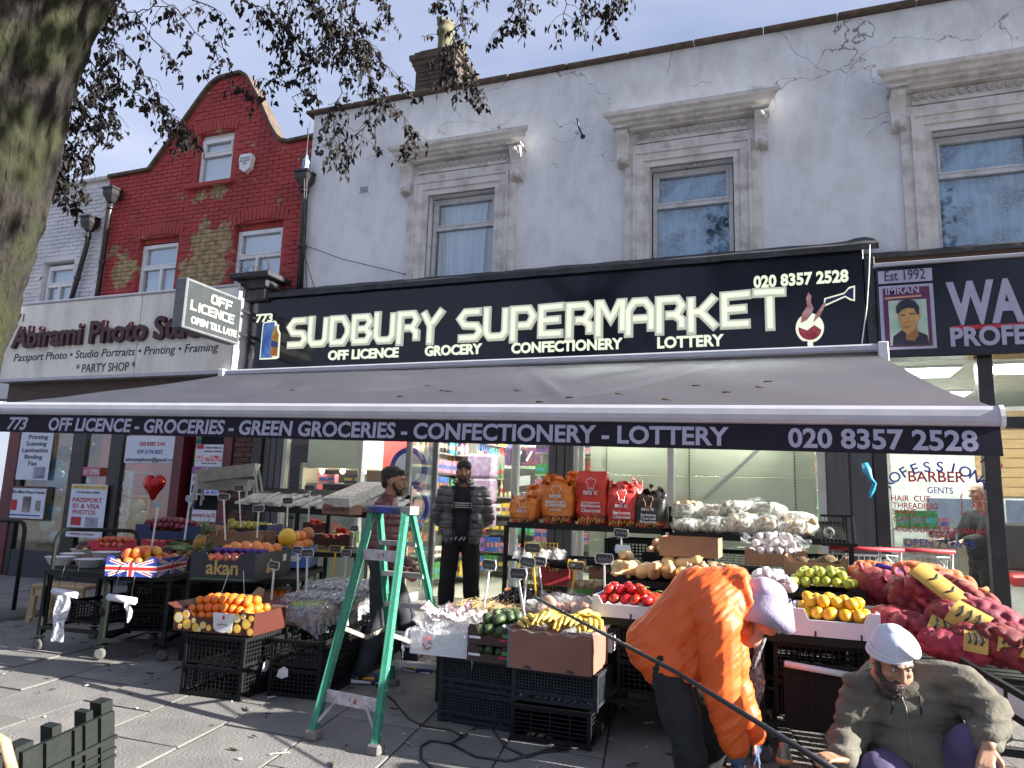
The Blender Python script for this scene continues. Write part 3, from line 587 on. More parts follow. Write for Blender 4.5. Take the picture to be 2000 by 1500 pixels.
M_grey=mat('graphite cladding',(.075,.08,.09),.45,(.055,.06,.068),4,5,stretch=(6,6,.3))
M_cream=mat('cream back panel',(.60,.62,.50),.6,(.52,.55,.44),1.4,5)
M_navy=mat('navy valance',(.022,.02,.034),.8,(.015,.014,.024),5,4,.1,60,spec=.2)
M_awn=mat('grey awning canvas',(.10,.105,.145),.85,(.08,.085,.12),1.8,6,.12,120,stretch=(1,2.5,1))
M_silver=mat('pale valance lettering',(.40,.40,.53),.7,(.34,.34,.46))
M_white=mat('white print',(.78,.78,.78),.6,(.7,.7,.7))
M_ink=mat('dark print',(.03,.03,.05),.7);M_redp=mat('red print',(.45,.02,.04),.6,(.38,.02,.03));M_bluep=mat('blue print',(.04,.06,.32),.6)
M_maroon=mat('maroon sign lettering',(.07,.012,.02),.5,(.04,.01,.015))
M_board=mat('aged cream sign board',(.80,.77,.70),.7,(.42,.39,.33),1.6,9,.12,20,stretch=(1.5,1,.5),contrast=(.42,.85))
M_poster=mat('poster paper',(.62,.66,.76),.5,(.55,.6,.7),4)
M_redpaint=mat('maroon gloss paint',(.13,.012,.022),.4,(.08,.01,.016),4)
FS=thing('shop_sign','wide black fascia sign reading SUDBURY SUPERMARKET in lit angular letters','sign',(0,8.5,0))
q=MB();q.cbox(-7.36,0,3.24,1.0,.28,4.40,.012);q.build('panel',M_fascia,FS)
q=MB();q.cbox(-7.42,-.03,3.215,1.06,.2,3.245,.004);q.build('trim',M_alu,FS)
q=MB()
q.grid(90,6,lambda u,v:(-7.45+8.6*u,-.06+.36*v,4.40+.17*v+.012*noise.noise(Vector((u*22,v*2,0)))+(.05*max(0,1-abs(u-.985)/.02))*v),sm=True)
q.grid(90,3,lambda u,v:(-7.45+8.6*u,-.062+.008*noise.noise(Vector((u*30,v,3))),4.40-.07*v+.008*noise.noise(Vector((u*25,0,5)))),sm=True)
q.build('felt_flashing',M_lead,FS)
YL=8.5
def sgn(px,py,Y=YL):p=onY(px,py,Y);return p.x,p.z
x0,z0=sgn(563,674);x1,_=sgn(868,640);z0-=.05
glyph_word('SUDBURY',x0,z0,x1,.41,.108,.035,[M_lit_l,M_lit_e],FS,y=-.0)
x0,z0=sgn(896,655);x1,zt_=sgn(1535,576);z0-=.07
glyph_word('SUPERMARKET',x0,z0-.02,x1,.405,.11,.035,[M_lit_l,M_lit_e],FS,y=-.0)
def fit_text(body,px0,px1,py,size,m,parent,Y,dy=-.006,**k):
 a=onY(px0,py,Y);b=onY(px1,py,Y)
 return text(body,size,m,parent,(a.x-parent.location.x,Y+dy-parent.location.y,a.z-parent.location.z),width=b.x-a.x,**k)
for body,a,b,py in(('OFF LICENCE',641,778,703),('GROCERY',830,941,695),('CONFECTIONERY',999,1216,690),('LOTTERY',1284,1414,680)):
 fit_text(body,a,b,py,.185,M_lit_e,FS,8.5,bold=.035,ext=.01)
fit_text('020 8357 2528',1472,1658,562,.19,M_lit_e,FS,8.5,bold=.035,ext=.01)
fit_text('773',500,532,630,.175,M_lit_e,FS,8.5,bold=.03,ext=.004)
def cut(poly,m,parent,name,y,t=.012):
 q=MB();q.prism(poly,t,(0,y,0));return q.build(name,m,parent)
bx_,bz=sgn(508,700)
B=lambda L:[(bx_+a,bz+b)for a,b in L]
bo=cut(B([(0,-.02),(0,.52),(.03,.55),(.22,.56),(.25,.53),(.25,.50),(.29,.50),(.29,.44),(.33,.36),(.34,.0),(.3,-.02)]),M_lit_e,FS,'bottle_picture',-.012)
cut(B([(.02,.0),(.02,.5),(.04,.53),(.21,.54),(.22,.52),(.22,.0)]),mat('picture blue',(.05,.14,.5),.4,(.15,.35,.75),5,contrast=(.4,.6)),bo,'blue_box',-.018,.005)
cut(B([(.2,.02),(.19,.34),(.22,.42),(.235,.48),(.27,.48),(.275,.42),(.315,.34),(.32,.02)]),mat('picture amber',(.55,.2,.03),.4,(.75,.42,.08),9,contrast=(.4,.6)),bo,'bottle',-.024,.005)
cut(B([(.2,.17),(.2,.26),(.315,.23),(.315,.14)]),mat('picture label blue',(.06,.08,.25),.5),bo,'bottle_label',-.029,.004)
gx,gz_=sgn(1583,681)
G_=lambda L:[(gx+a*(.8 if abs(a)>.2 else.95),gz_+b*.74)for a,b in L]
def circ(cx,cz,rx,rz,a0=0,a1=2*pi,n=20):return[(cx+rx*cos(a0+(a1-a0)*i/n),cz+rz*sin(a0+(a1-a0)*i/n))for i in range(n)]
wg=cut(G_([(-.03,0),(.03,0),(.03,.12)]+circ(0,.32,.155,.23,-1.3,pi+1.3,22)+[(-.03,.12)]),M_lit_e,FS,'wine_glass_picture',-.012)
cut(G_(circ(0,.30,.125,.17,pi*.93,2*pi+.1,16)+[(.05,.36),(-.03,.28)]),mat('picture wine',(.38,.02,.04),.4,(.6,.1,.1),12),wg,'wine',-.018,.005)
cut(G_([(-.1,.4),(-.08,.55),(-.02,.66),(-.03,.78),(0,.88),(.03,.82),(.02,.72),(.05,.62),(.02,.52),(-.03,.44)]),mat('picture splash',(.6,.2,.2),.4,(.8,.5,.45),14),wg,'splash',-.014,.005)
cut(G_([(.06,.5),(.16,.70),(.2,.72),(.12,.5),(.04,.4)]),MAT['picture splash'],wg,'pour',-.015,.005)
cut(G_([(.16,.64),(.17,.77),(.46,.84),(.52,.92),(.6,.94),(.59,.70),(.53,.72),(.47,.77)]),M_lit_e,wg,'bottle_outline',-.0125)
cut(G_([(.175,.67),(.185,.75),(.46,.815),(.52,.89),(.58,.91),(.57,.72),(.53,.745),(.47,.79)]),mat('picture bottle',(.04,.02,.12),.4),wg,'bottle',-.018,.005)
OS=thing('projecting_sign','lit box sign reading OFF LICENCE OPEN TILL LATE, projecting from the wall','sign',(-7.2,8.45,3.9))
fa,fb=onX(475,580,-7.2),onX(465,662,-7.2);na,nb=onX(364,545,-7.2),onX(356,652,-7.2)
yn,zt,zb=(na.y+nb.y)/2,(fa.z+na.z)/2,(fb.z+nb.z)/2;yf=fa.y
print('osign',yn,yf,zt,zb,fa,fb,na,nb)
L0=lambda y,z:(y-8.45,z-3.9)
q=MB();q.cbox(-.19,yn-8.45,zb-3.9,0,yf-8.45,zt-3.9,.012);q.build('case',mat('grey sign case',(.13,.135,.15),.5),OS)
M_face=mat('dark lit acrylic',(.035,.04,.045),.3,emit=(.1,.11,.1),estr=.12)
q=MB();q.box(-.002,yn-8.45+.035,zb-3.9+.035,.004,yf-8.45-.03,zt-3.9-.035);q.build('face',M_face,OS)
q=MB();q.bar((-.1,yf-8.45,.2),(-.1,.35,.2),.04);q.bar((-.1,yf-8.45,-.15),(-.1,.35,-.15),.04);q.build('bracket',M_pipe,OS)
W_=yf-yn;H_=zt-zb
sg=bpy.data.objects.new('lettering',None)
def side_text(body,y0,y1,z,size,**k):
 me=text_mesh(body,size,ext=.006,width=y1-y0,**k)
 for v in me.vertices:v.co=Vector((-v.co.y,v.co.x,v.co.z))
 me.materials.clear();me.materials.append(M_lit_e);place(me,'lettering',OS,(.006,y0-8.45,z-3.9))
def side_glyphs(word,y0,y1,z,ht,st):
 units=[.4 if c=='I' else 1.04 for c in word];wd=(y1-y0)/(sum(units)+.12*(len(word)-1));y=y0
 for c,u in zip(word,units):
  o=glyph(c,wd,ht,st,.012,[M_lit_e,M_lit_l],OS,(.004,y-8.45,z-3.9));o.rotation_euler=(0,0,pi/2);y+=(u+.12)*wd
side_glyphs('OFF',yn+W_*.42,yn+W_*.80,zt-H_*.34,H_*.18,.026);side_glyphs('LICENCE',yn+W_*.09,yn+W_*.86,zt-H_*.61,H_*.18,.024)
side_text('OPEN TILL LATE',yn+W_*.12,yn+W_*.93,zt-H_*.86,H_*.19,bold=.03)
q=MB();q.tube([(-7.2,8.42,3.6),(-7.16,8.4,3.45),(-7.2,8.4,3.32),(-7.26,8.42,3.22)],.007,6);tag(q.build('power_cable',mat('dull white cable',(.2,.2,.2),.7)),'white cable hanging below the projecting off licence sign','cable')
q=MB();q.box(-7.37,8.56,3.0,-7.0,8.9,4.38);sw=q.build('sign_pier',mat('grimy pier',(.05,.03,.022),.8,(.02,.018,.02),4));tag(sw,'dark grimy pier between the photo sign and the black fascia','pier')
q=MB();q.prism(circ(-7.22,3.62,.1,.13,0,2*pi,16),.012,(0,8.53,0));q.prism(circ(-7.22,3.62,.06,.05,0,2*pi,12),.004,(0,8.527,0),m=1);tag(q.build('warning_disc',[mat('faded red',(.28,.05,.04),.6),M_white]),'small round red sticker on the pier below the projecting sign','sticker')
q=MB();q.cbox(-7.62,8.25,4.62,-6.9,8.8,4.70,.01);q.cbox(-7.52,8.35,4.48,-7.0,8.8,4.62,.02);q.cbox(-7.45,8.4,4.3,-7.05,8.8,4.48,.02)
tag(q.build('pier_capital',M_lead),'blackened stone capital between the shopfronts, weeds growing on top','capital')
random.seed(31);q=MB()
for i in range(22):
 x=random.uniform(-7.7,-7.0);p=Vector((x,8.45,4.68));P=[p.copy()];d=Vector((random.uniform(-.6,.35),random.uniform(-.3,.1),1))
 for k in range(6):p=p+d*.085*random.uniform(.6,1.1);d+=Vector((random.gauss(0,.35),random.gauss(0,.2),random.uniform(-.3,.05)));P.append(p.copy())
 q.tube(P,[.005-.0006*k for k in range(7)],4)
tag(q.build('weed',mat('dry stem',(.05,.04,.035),.9)),'dry weed stems sprouting from the blackened capital','weed')
q=MB();q.cbox(-12.75,8.2,4.38,-12.1,8.9,4.47,.01);q.cbox(-12.62,8.35,4.25,-12.2,8.9,4.38,.02);tag(q.build('pier_capital',M_stone),'pale stone capital at the far left end of the photo studio sign','capital')
PS=thing('shop_sign','aged cream sign board reading Abirami Photo Studio','sign',(0,8.3,0))
q=MB();q.cbox(-12.32,0,3.22,-9.35,.3,4.5,.01);q.build('board',M_board,PS)
q=MB();q.cbox(-9.335,0,3.22,-7.46,.3,4.5,.01);q.build('board',M_board,PS)
q=MB();q.cbox(-12.36,-.02,3.17,-7.42,.3,3.22,.006);q.cbox(-12.36,-.02,4.5,-7.42,.3,4.54,.006);q.cbox(-7.46,-.021,3.2,-7.42,.3,4.54,.006);q.build('edge_trim',M_alu,PS)
w1=fit_text('Abirami Photo Studio',27,430,680,.5,M_maroon,PS,8.3,bold=.03,ext=.03,dy=-.035)
fit_text('Passport Photo • Studio Portraits • Printing • Framing',27,424,706,.19,M_ink,PS,8.3,shear=.15,ext=.002,dy=-.004)
fit_text('* PARTY SHOP *',148,262,728,.2,M_ink,PS,8.3,ext=.002,dy=-.004);fit_text('771',24,46,630,.2,M_ink,PS,8.3,ext=.002,dy=-.004)
BS=thing('shop_sign','black barber sign with white capitals WA, a red line and a portrait','sign',(0,8.4,0))
q=MB();q.cbox(1.1,0,3.09,6,.3,4.10,.012);q.build('panel',M_fascia,BS);q=MB();q.cbox(1.08,-.03,4.10,6,.3,4.14,.006);q.build('top_trim',M_alu,BS)
q=MB();q.cbox(1.0,.16,4.141,6,.45,4.26,.01);q.build('timber_lintel',mat('old timber',(.10,.05,.025),.8,(.05,.03,.02),3,stretch=(1,8,8)),BS)
q=MB();q.grid(70,4,lambda u,v:(.95+5*u,.12+.32*v,4.30+.12*v+.015*noise.noise(Vector((u*20,v*2,0)))));q.grid(70,3,lambda u,v:(.95+5*u,.118+.01*noise.noise(Vector((u*30,v,7))),4.30-.06*v));q.build('felt_flashing',M_lead,BS)
fit_text('WA',1852,2003,632,.62,M_silver,BS,8.4,bold=.035,ext=.01);fit_text('PROFESSIONAL',1857,2230,676,.27,M_silver,BS,8.4,bold=.035,ext=.01)
a=onY(1857,640,8.4);q=MB();q.box(a.x,-.012,a.z-.03,3.6,0,a.z+.015);q.build('underline',M_redp,BS)
pa,pb=onY(1716,560,8.4),onY(1830,680,8.4);px0,px1,pz0,pz1=pa.x,pb.x,pb.z,pa.z;pw,ph=px1-px0,pz1-pz0
R_=lambda L:[(px0+a*pw,pz0+b*ph)for a,b in L]
po=cut(R_([(0,0),(1,0),(1,1),(0,1)]),M_silver,BS,'portrait_poster',-.006,.006)
cut(R_([(.07,.04),(.93,.04),(.93,.96),(.07,.96)]),mat('poster purple',(.12,.02,.09),.5),po,'border',-.010,.004)
cut(R_([(.16,.06),(.86,.06),(.86,.76),(.16,.76)]),mat('poster mint',(.3,.48,.38),.5,(.5,.6,.5),4),po,'backdrop',-.014,.004)
cut(R_([(.1,.785),(.78,.80),(.78,.83),(.1,.815)]),mat('poster peach',(.6,.3,.2),.5),po,'band',-.013,.003)
cut(R_([(.2,.06),(.22,.2),(.38,.29),(.66,.27),(.84,.2),(.86,.06)]),M_ink,po,'shirt',-.018,.004)
cut(R_([(.45,.14),(.46,.32),(.66,.36),(.68,.2),(.6,.12)]),mat('poster skin shade',(.33,.17,.05),.5),po,'neck',-.020,.004)
cut(R_([(.34,.58),(.34,.42),(.40,.28),(.5,.22),(.62,.3),(.68,.42),(.74,.5),(.72,.56),(.68,.56),(.66,.64),(.4,.66)]),mat('poster skin',(.55,.34,.12),.5,(.42,.22,.07),12),po,'face',-.023,.004)
cut(R_([(.3,.56),(.3,.66),(.38,.74),(.5,.77),(.64,.74),(.72,.64),(.71,.52),(.66,.54),(.63,.62),(.5,.63),(.4,.6),(.34,.55)]),M_ink,po,'hair',-.026,.004)
for u,v,a,b in((.38,.515,.08,.012),(.53,.53,.1,.014),(.44,.33,.1,.012),(.42,.40,.05,.01)):cut(R_([(u,v),(u+a,v),(u+a,v+b),(u,v+b)]),MAT['poster skin shade']if v<.5 else M_ink,po,'feature',-.028,.003)
text('IMRAN',.12,M_silver,po,(px0+.12*pw,-.014,pz0+.86*ph),ext=.002,width=.62*pw,bold=.02)
cut(R_([(0,1.04),(1,1.04),(1,1.24),(0,1.24)]),M_silver,BS,'date_label',-.006,.006);text('Est 1992',.16,M_ink,BS,(px0+.12*pw,-.008,pz0+1.08*ph),ext=.002,width=.75*pw)
q=MB();q.tube([onY(1699,478,8.3),onY(1697,540,8.34),onY(1693,600,8.34),onY(1686,650,8.36),onY(1682,682,8.36)],.006,5);tag(q.build('power_cable',M_white),'thin white cable dangling between the two black fascias','cable')
q=MB();q.cbox(1.0,8.44,3.0,1.1,8.7,4.25,.01);tag(q.build('fascia_post',M_lead),'black upright between the supermarket and barber signs','post')
AY=5.05;AL,AR=onY(3,786,AY),onY(1945,794,AY);CL,CR=Vector((-7.5,8.34,3.17)),Vector((1.06,8.34,3.12))
AW=thing('awning','long grey extended shop awning with a navy valance listing goods','awning',(0,0,0))
def lerp(a,b,t):return a+(b-a)*t
tl_=(AR-AL).length;ang=atan2(AR.z-AL.z,AR.x-AL.x)
hL,hR=.135,.118
q=MB();n=9
prof=[(0,0),(-.05,-.004),(-.075,-.03),(-.085,-.07),(-.085,-.10),(-.075,-.125),(-.03,-.135),(.03,-.135),(.03,-.0)]
V=[]
for p in(AL,AR):V+=[p+Vector((0,a,b))for a,b in prof]
q.add(V,[tuple(range(n)),tuple(range(n,2*n))[::-1]]+[(k,n+k,n+(k+1)%n,(k+1)%n)for k in range(n)]);q.build('front_bar',M_alu,AW)
for p,s in((AL,-1),(AR,1)):q=MB();q.prism([(a*1.12,b*1.08+.006)for a,b in prof],.025*s,o=p,ax='x');q.build('end_cap',M_upvc,AW)
def cloth(u,v):
 a=lerp(AL,AR,u)+Vector((0,.02,-.004));b=lerp(CL,CR,u);p=lerp(a,b,v)
 w_=.006*sin(u*58+v*9)*sin(pi*v)+.035*noise.noise(Vector((u*9+v*2.4,v*1.5,2)))*sin(pi*v)-.05*sin(pi*v)*(.6+.4*sin(u*pi))
 for u0,dv in((.12,.30),(.30,.26),(.44,.22),(.62,-.16),(.72,.22)):
  dd=abs(u-(u0+dv*(v-.5)));w_+=.026*max(0,1-dd/.010)*sin(pi*v)-.012*max(0,1-abs(dd-.018)/.014)*sin(pi*v)
 return p+Vector((0,0,w_))
q=MB();q.grid(260,26,cloth);q.build('canvas',M_awn,AW);n_=M_awn.node_tree;tr_=n_.nodes.new('ShaderNodeBsdfTranslucent');tr_.inputs[0].default_value=(.42,.42,.47,1);ms_=n_.nodes.new('ShaderNodeMixShader');ms_.inputs[0].default_value=.5;n_.links.new(n_.nodes['Principled BSDF'].outputs[0],ms_.inputs[1]);n_.links.new(tr_.outputs[0],ms_.inputs[2]);n_.links.new(ms_.outputs[0],n_.nodes['Material Output'].inputs[0])
q=MB()
for k in range(14):
 u,v=[(0.47,.5),(.49,.2),(.52,.32),(.53,.3),(.61,.3),(.68,.14),(.72,.25),(.79,.4),(.77,.1),(.86,.45),(.85,.3),(.66,.05),(.3,.4),(.82,.25)][k];p=cloth(u,v)+Vector((0,0,.012));d=Vector((.035,.01*(-1)**k,0));q.tube([p-d,p,p+d+Vector((0,.012,0))],.006,4)
tag(q.build('fallen_twigs',M_leaf),'few dark twigs and seed pods lying on the awning canvas','twigs',kind='stuff')
def val(u,v):p=lerp(AL,AR,u);h=lerp(.175,.178,u);return p+Vector((0,-.055+.004*sin(u*30)*v+.006*sin(u*9+2)*v-.015*v,-.13-h*v))
q=MB();q.grid(160,4,val);q.build('valance',M_navy,AW)
def vtext(body,pa,pb,shear=0):
 a=onY(*pa,AY-.07);b=onY(*pb,AY-.07);me=text_mesh(body,.172,ext=.0015,bold=.028,shear=shear,width=b.x-a.x)
 me.materials.clear();me.materials.append(M_silver);ztop=lerp(AL,AR,(a.x-AL.x)/(AR.x-AL.x)).z-.13
 for v in me.vertices:
  u=(a.x+v.co.x-AL.x)/(AR.x-AL.x);zz=lerp(AL,AR,u).z;vv=.83-(v.co.z/.178);pp=val(u,max(0,min(1,vv)));v.co=Vector((v.co.x,pp.y-.004+v.co.y,zz-.13-.178*vv));
 o=place(me,'lettering',AW,(a.x,0,0))
vtext('773',(12,840),(50,841),.25);vtext('OFF LICENCE - GROCERIES - GREEN GROCERIES - CONFECTIONERY - LOTTERY',(92,845),(1424,875),.0);vtext('020 8357 2528',(1540,880),(1912,886),0)
q=MB();q.cbox(-7.56,8.22,3.13,1.10,8.46,3.215,.02);q.build('cassette',M_alu,AW)
q=MB();q.cbox(1.06,8.2,3.02,1.16,8.46,3.23,.01);q.cbox(-7.6,8.2,3.02,-7.5,8.46,3.23,.01);q.build('end_bracket',M_upvc,AW)
for xa,xb,xc in((-6.2,-5.0,-6.6),(-1.0,-2.2,-.5)):
 q=MB();e=Vector((xb,6.8,2.55));fz=lerp(AL,AR,(xc-AL.x)/(AR.x-AL.x)).z-.1;q.bar((xa,8.3,3.0),e,.05,.07);q.bar(e,(xc,AY,fz),.045,.06);q.ell(e,.045);q.build('folding_arm',M_alu,AW)
FY=8.6;FZ=.22
M_floor=mat('shop floor tile',(.42,.42,.36),.35,(.36,.36,.31),2)
M_ceil=mat('suspended ceiling',(.6,.62,.58),.8)
M_frame_d=mat('dark brown frame',(.018,.016,.018),.4,(.03,.026,.026),5)
M_frame_w=mat('pale grey frame',(.5,.52,.5),.4,(.4,.42,.4),5)
M_tube=em('lit fluorescent tube',(1,1,.88),50.0)
M_shelfw=mat('shop shelf steel',(.45,.46,.42),.5,(.36,.37,.34))
PAL=[mat('packet %s'%k,c,.45,tuple(min(1,x*1.5+.04)for x in c),30,3,obj_var=.1)for k,c in dict(red=(.42,.03,.03),blue=(.03,.1,.38),yellow=(.55,.38,.04),green=(.05,.24,.06),white=(.6,.6,.58),orange=(.55,.18,.03),purple=(.16,.06,.25),teal=(.05,.3,.33),brown=(.14,.06,.03),pink=(.5,.18,.25),dark=(.03,.03,.035),cream=(.5,.45,.3)).items()]
def goods(label,x0,x1,y,levels,dens=1.,bottle_rows=(),axis='x',depth=.22,hmax=.24):
 """rows of packets and bottles; stands on shelves that run along axis"""
 q=MB();
 for li,z in enumerate(levels):
  x=x0
  while x<x1-.05:
   k=random.randrange(len(PAL));rep=random.choice((2,3,4,5));bt=li in bottle_rows;wd=random.uniform(.07,.09)if bt else random.uniform(.07,.17);h=random.uniform(.2,.29)if bt else random.uniform(.12,hmax)
   for r in range(rep):
    if x+wd>x1:break
    if random.random()<dens:
     d0=y-depth/2+random.uniform(0,.03)
     if bt:
      prof=[(wd*.36,0),(wd*.38,h*.6),(wd*.13,h*.78),(wd*.13,h),(.001,h)]
      c=(x+wd/2,d0+.05,z)if axis=='x' else(d0+.05 if depth>0 else d0,x+wd/2,z);q.lathe(prof,7,c=c,m=k)
      cc=(c[0],c[1],c[2]+h*.25);q.lathe([(wd*.395,0),(wd*.395,h*.25)],7,c=cc,m=random.choice((4,11,0)))
     elif axis=='x':q.box(x+.004,d0,z,x+wd-.004,d0+.1,z+h,m=k);q.box(x+.015,d0-.003,z+h*.3,x+wd-.015,d0,z+h*.62,m=(k+4)%12)
     else:q.box(d0,x+.004,z,d0+.1,x+wd-.004,z+h,m=k);q.box(d0+.1,x+.015,z+h*.3,d0+.103,x+wd-.015,z+h*.62,m=(k+4)%12);q.box(d0-.003,x+.015,z+h*.3,d0,x+wd-.015,z+h*.62,m=(k+4)%12)
    x+=wd
   x+=.005
 o=q.build('shelf_goods',PAL);return tag(o,label,'groceries',kind='stuff')
def shelf_unit(label,x0,x1,y,levels,axis='x',depth=.3,back=True,m=None):
 t=thing('shelf_unit',label,'shelving',((x0+x1)/2,y,FZ)if axis=='x' else(y,(x0+x1)/2,FZ));o=t.location.copy();m=m or M_shelfw
 for z in levels:
  q=MB()
  if axis=='x':q.box(x0-o.x,-depth/2,z-.022-o.z,x1-o.x,depth/2,z-.002-o.z)
  else:q.box(-depth/2,x0-o.y,z-.022-o.z,depth/2,x1-o.y,z-.002-o.z)
  q.build('shelf',m,t)
 if back:
  q=MB()
  if axis=='x':q.box(x0-o.x,depth/2,0,x1-o.x,depth/2+.02,max(levels)+.4-o.z)
  else:q.box(-.01,x0-o.y,0,.01,x1-o.y,max(levels)+.3-o.z)
  q.build('back_panel',m,t)
 return t
random.seed(77)
SB=thing('shop_interior','bright interior of the supermarket behind its doors and windows','shop interior',(0,0,0))
def sh(name,m,*b):q=MB();q.box(*b);return q.build(name,m,SB)
sh('floor',M_floor,-7.0,8.66,.0,1.0,14.0,FZ);sh('ceiling',M_ceil,-7.0,8.7,3.05,1.0,14,3.1);sh('back_wall',M_cream,-7.0,14.0,0,1.0,14.1,3.1);sh('side_wall',M_cream,-7.05,8.7,0,-6.98,14,3.1);sh('side_wall',M_cream,.98,8.7,0,1.04,14,3.1)
for x in(-6.0,-4.6,-3.2,-1.6,0):
 for y in(9.6,12.0):
  t=thing('added_tube_light','lit fluorescent tube on the supermarket ceiling','ceiling light',(x,y,3.05),group='tube lights on the supermarket ceiling')
  q=MB();q.cbox(-.07,-.6,-.05,.07,.6,0,.01);q.build('housing',M_upvc,t);q=MB();q.box(-.04,-.57,-.075,.04,.57,-.051);q.build('tube',M_tube,t)
SF=thing('shopfront','supermarket shopfront with pale frames, graphite columns and tall glass panes','shopfront',(0,FY,0))
def sf(name,m,*b,c=.006):q=MB();q.cbox(*b,c);return q.build(name,m,SF)
sf('lintel',M_grey,-7.36,-.02,2.72,1.02,.2,3.2)
def ribbed(x0,x1,n,name='column'):
 q=MB();q.box(x0,-.02,0,x1,.16,2.72);w_=(x1-x0)/n
 for k in range(n):q.cbox(x0+k*w_+.006,-.05,.0,x0+(k+1)*w_-.006,-.02,2.72,.008)
 return q.build(name,M_grey,SF)
ribbed(-6.95,-6.62,3);ribbed(-2.64,-2.32,3);ribbed(.53,1.0,2)
for x0,x1 in((-6.62,-6.56),(-5.36,-5.30),(-4.30,-4.23),(-3.12,-3.04),(-2.32,-2.27),(-1.18,-1.10),(.44,.53)):sf('frame_post',M_frame_w,x0,-.04,0,x1,.06,2.72)
sf('frame_post',M_frame_w,-2.25,-.03,0,-2.19,.05,2.72)
for x0,x1 in((-6.56,-5.36),(-2.19,-1.18),(-1.10,.44),(-3.04,-2.64)):sf('bottom_rail',M_frame_w,x0,-.03,FZ-.1,x1,.05,FZ+.06);sf('stall_riser',M_grey,x0,-.01,-.05,x1,.03,FZ-.1);q=MB();q.box(x0,.008,FZ+.06,x1,.016,2.72);q.build('pane',M_sglass,SF)
q=MB();q.cbox(-.035,0,FZ,.035,.05,2.5,.004);q.cbox(-.035,-.75,FZ,.035,-.70,2.5,.004);q.cbox(-.03,-.70,2.42,.03,0,2.5,.004);q.cbox(-.03,-.70,FZ,.03,0,FZ+.1,.004);q.cbox(-.05,-.72,1.15,.05,-.66,1.6,.01)
dr=q.build('door',mat('door metal',(.07,.07,.075),.35,(.3,.31,.3),2,stretch=(4,1,.3)),SF,(-4.19,-.04,.0));q=MB();q.box(-.006,-.70,FZ+.1,.006,0,2.42);q.build('pane',M_sglass,dr)
BK=thing('shelving','cream perforated backs of shelving pressed against the right hand windows','shelving',(0,8.8,0))
zs=[FZ,.62,1.02,1.42,1.82,2.22,2.62];xs_=[-2.16,-1.95,-.95,.22,.44]
for i in range(len(xs_)-1):
 for j in range(len(zs)-1):
  q=MB();q.cbox(xs_[i]+.004,-.008,zs[j]+.003,xs_[i+1]-.004,.01,zs[j+1]-.003,.003);q.build('back_panel',M_cream,BK)
for x in(-1.95,-.95,.22):
 q=MB();q.box(x-.03,-.014,FZ,x+.03,-.008,2.65)
 for k in range(70):q.box(x-.008,-.017,FZ+.03+k*.034,x+.008,-.014,FZ+.048+k*.034,m=1)
 q.build('slotted_upright',[M_cream,M_ink],BK)
q=MB();q.bar((-.78,-.06,1.55),(.18,-.06,2.45),.045,.02,up=(0,1,0));q.build('brace',M_frame_w,BK)
for x in(-1.7,-.3):  # tubes added out of sight to brighten the cream panels
 t=thing('added_tube_light','added unseen tube brightening the cream shelving backs in the right windows','ceiling light',(x,8.70,2.69),group='added tubes over the right windows');q=MB();q.box(-.5,-.02,-.03,.5,.02,0);q.build('tube',M_tube,t)
DC=thing('display_cabinet','white food display cabinet with three lit bulbs behind the left window','cabinet',(-5.95,8.85,FZ))
def dc(name,m,*b):q=MB();q.cbox(*b,.008);return q.build(name,m,DC)
dc('canopy',M_cream,-.45,0,1.62,.52,.5,2.3);dc('counter',M_cream,-.58,0,0,.66,.6,1.12);dc('counter_front',mat('counter grey',(.34,.37,.34),.5),-.58,-.05,.70,.66,0,1.10);dc('back',mat('cabinet dark',(.05,.04,.035),.6),-.5,.5,1.12,.58,.52,1.62);dc('shelf',M_shelfw,-.5,.1,1.40,.55,.45,1.42);dc('side_rack',M_cream,-.58,.02,1.12,-.52,.4,1.7)
for x in(-.25,.1,.45):q=MB();q.ell((x,.1,1.585),.035,10,8);q.build('bulb',em('lit bulb',(1,.8,.6),14),DC)
random.seed(5);g1=goods('pastries and packets inside the lit display cabinet',-6.4,-5.42,8.98,[FZ+1.42],.9,hmax=.12,depth=.1);g1=goods('snack trays along the base of the display cabinet',-6.4,-5.42,8.95,[FZ+1.12],.95,hmax=.2,depth=.1)
shelf_unit('brown shelving bay left of the display cabinet',-6.9,-6.5,9.0,[.7,1.0,1.3,1.6,1.9,2.2],m=mat('brown board',(.10,.04,.03),.7))
goods('sparse packets on the brown shelving bay',-6.85,-6.5,9.0,[.7,1.0,1.3,1.6],.4)
lv=[FZ+.12,FZ+.42,FZ+.72,FZ+1.02,FZ+1.32,FZ+1.62,FZ+1.92,FZ+2.22]
shelf_unit('tall wall shelving at the back of the supermarket',-6.9,.8,13.4,lv);goods('rows of bottles and packets filling the back wall shelving',-6.9,.8,13.35,lv,.97,(5,6,7))
shelf_unit('shelving bay facing the street left of the doorway',-5.5,-4.35,10.2,lv);goods('packets and bottles on the bay left of the doorway',-5.45,-4.35,10.15,lv,.97,(5,6,7))
shelf_unit('long aisle shelving running back on the left of the door',9.4,13.0,-4.75,lv,'y',back=True);goods('packets along the left hand aisle',9.4,13.0,-4.62,lv,.97,(6,7),axis='y',depth=.1)
shelf_unit('shelving just right of the doorway inside',-3.1,-2.2,9.6,lv);goods('crisps and sweets just inside the doorway on the right',-3.1,-2.2,9.55,lv,.97,())
shelf_unit('low shelving facing the door in the middle of the shop',-4.6,-3.0,11.5,lv[:6]);goods('bottles and cartons on the middle shelving',-4.6,-3.0,11.42,lv[:6],.97,(4,5))
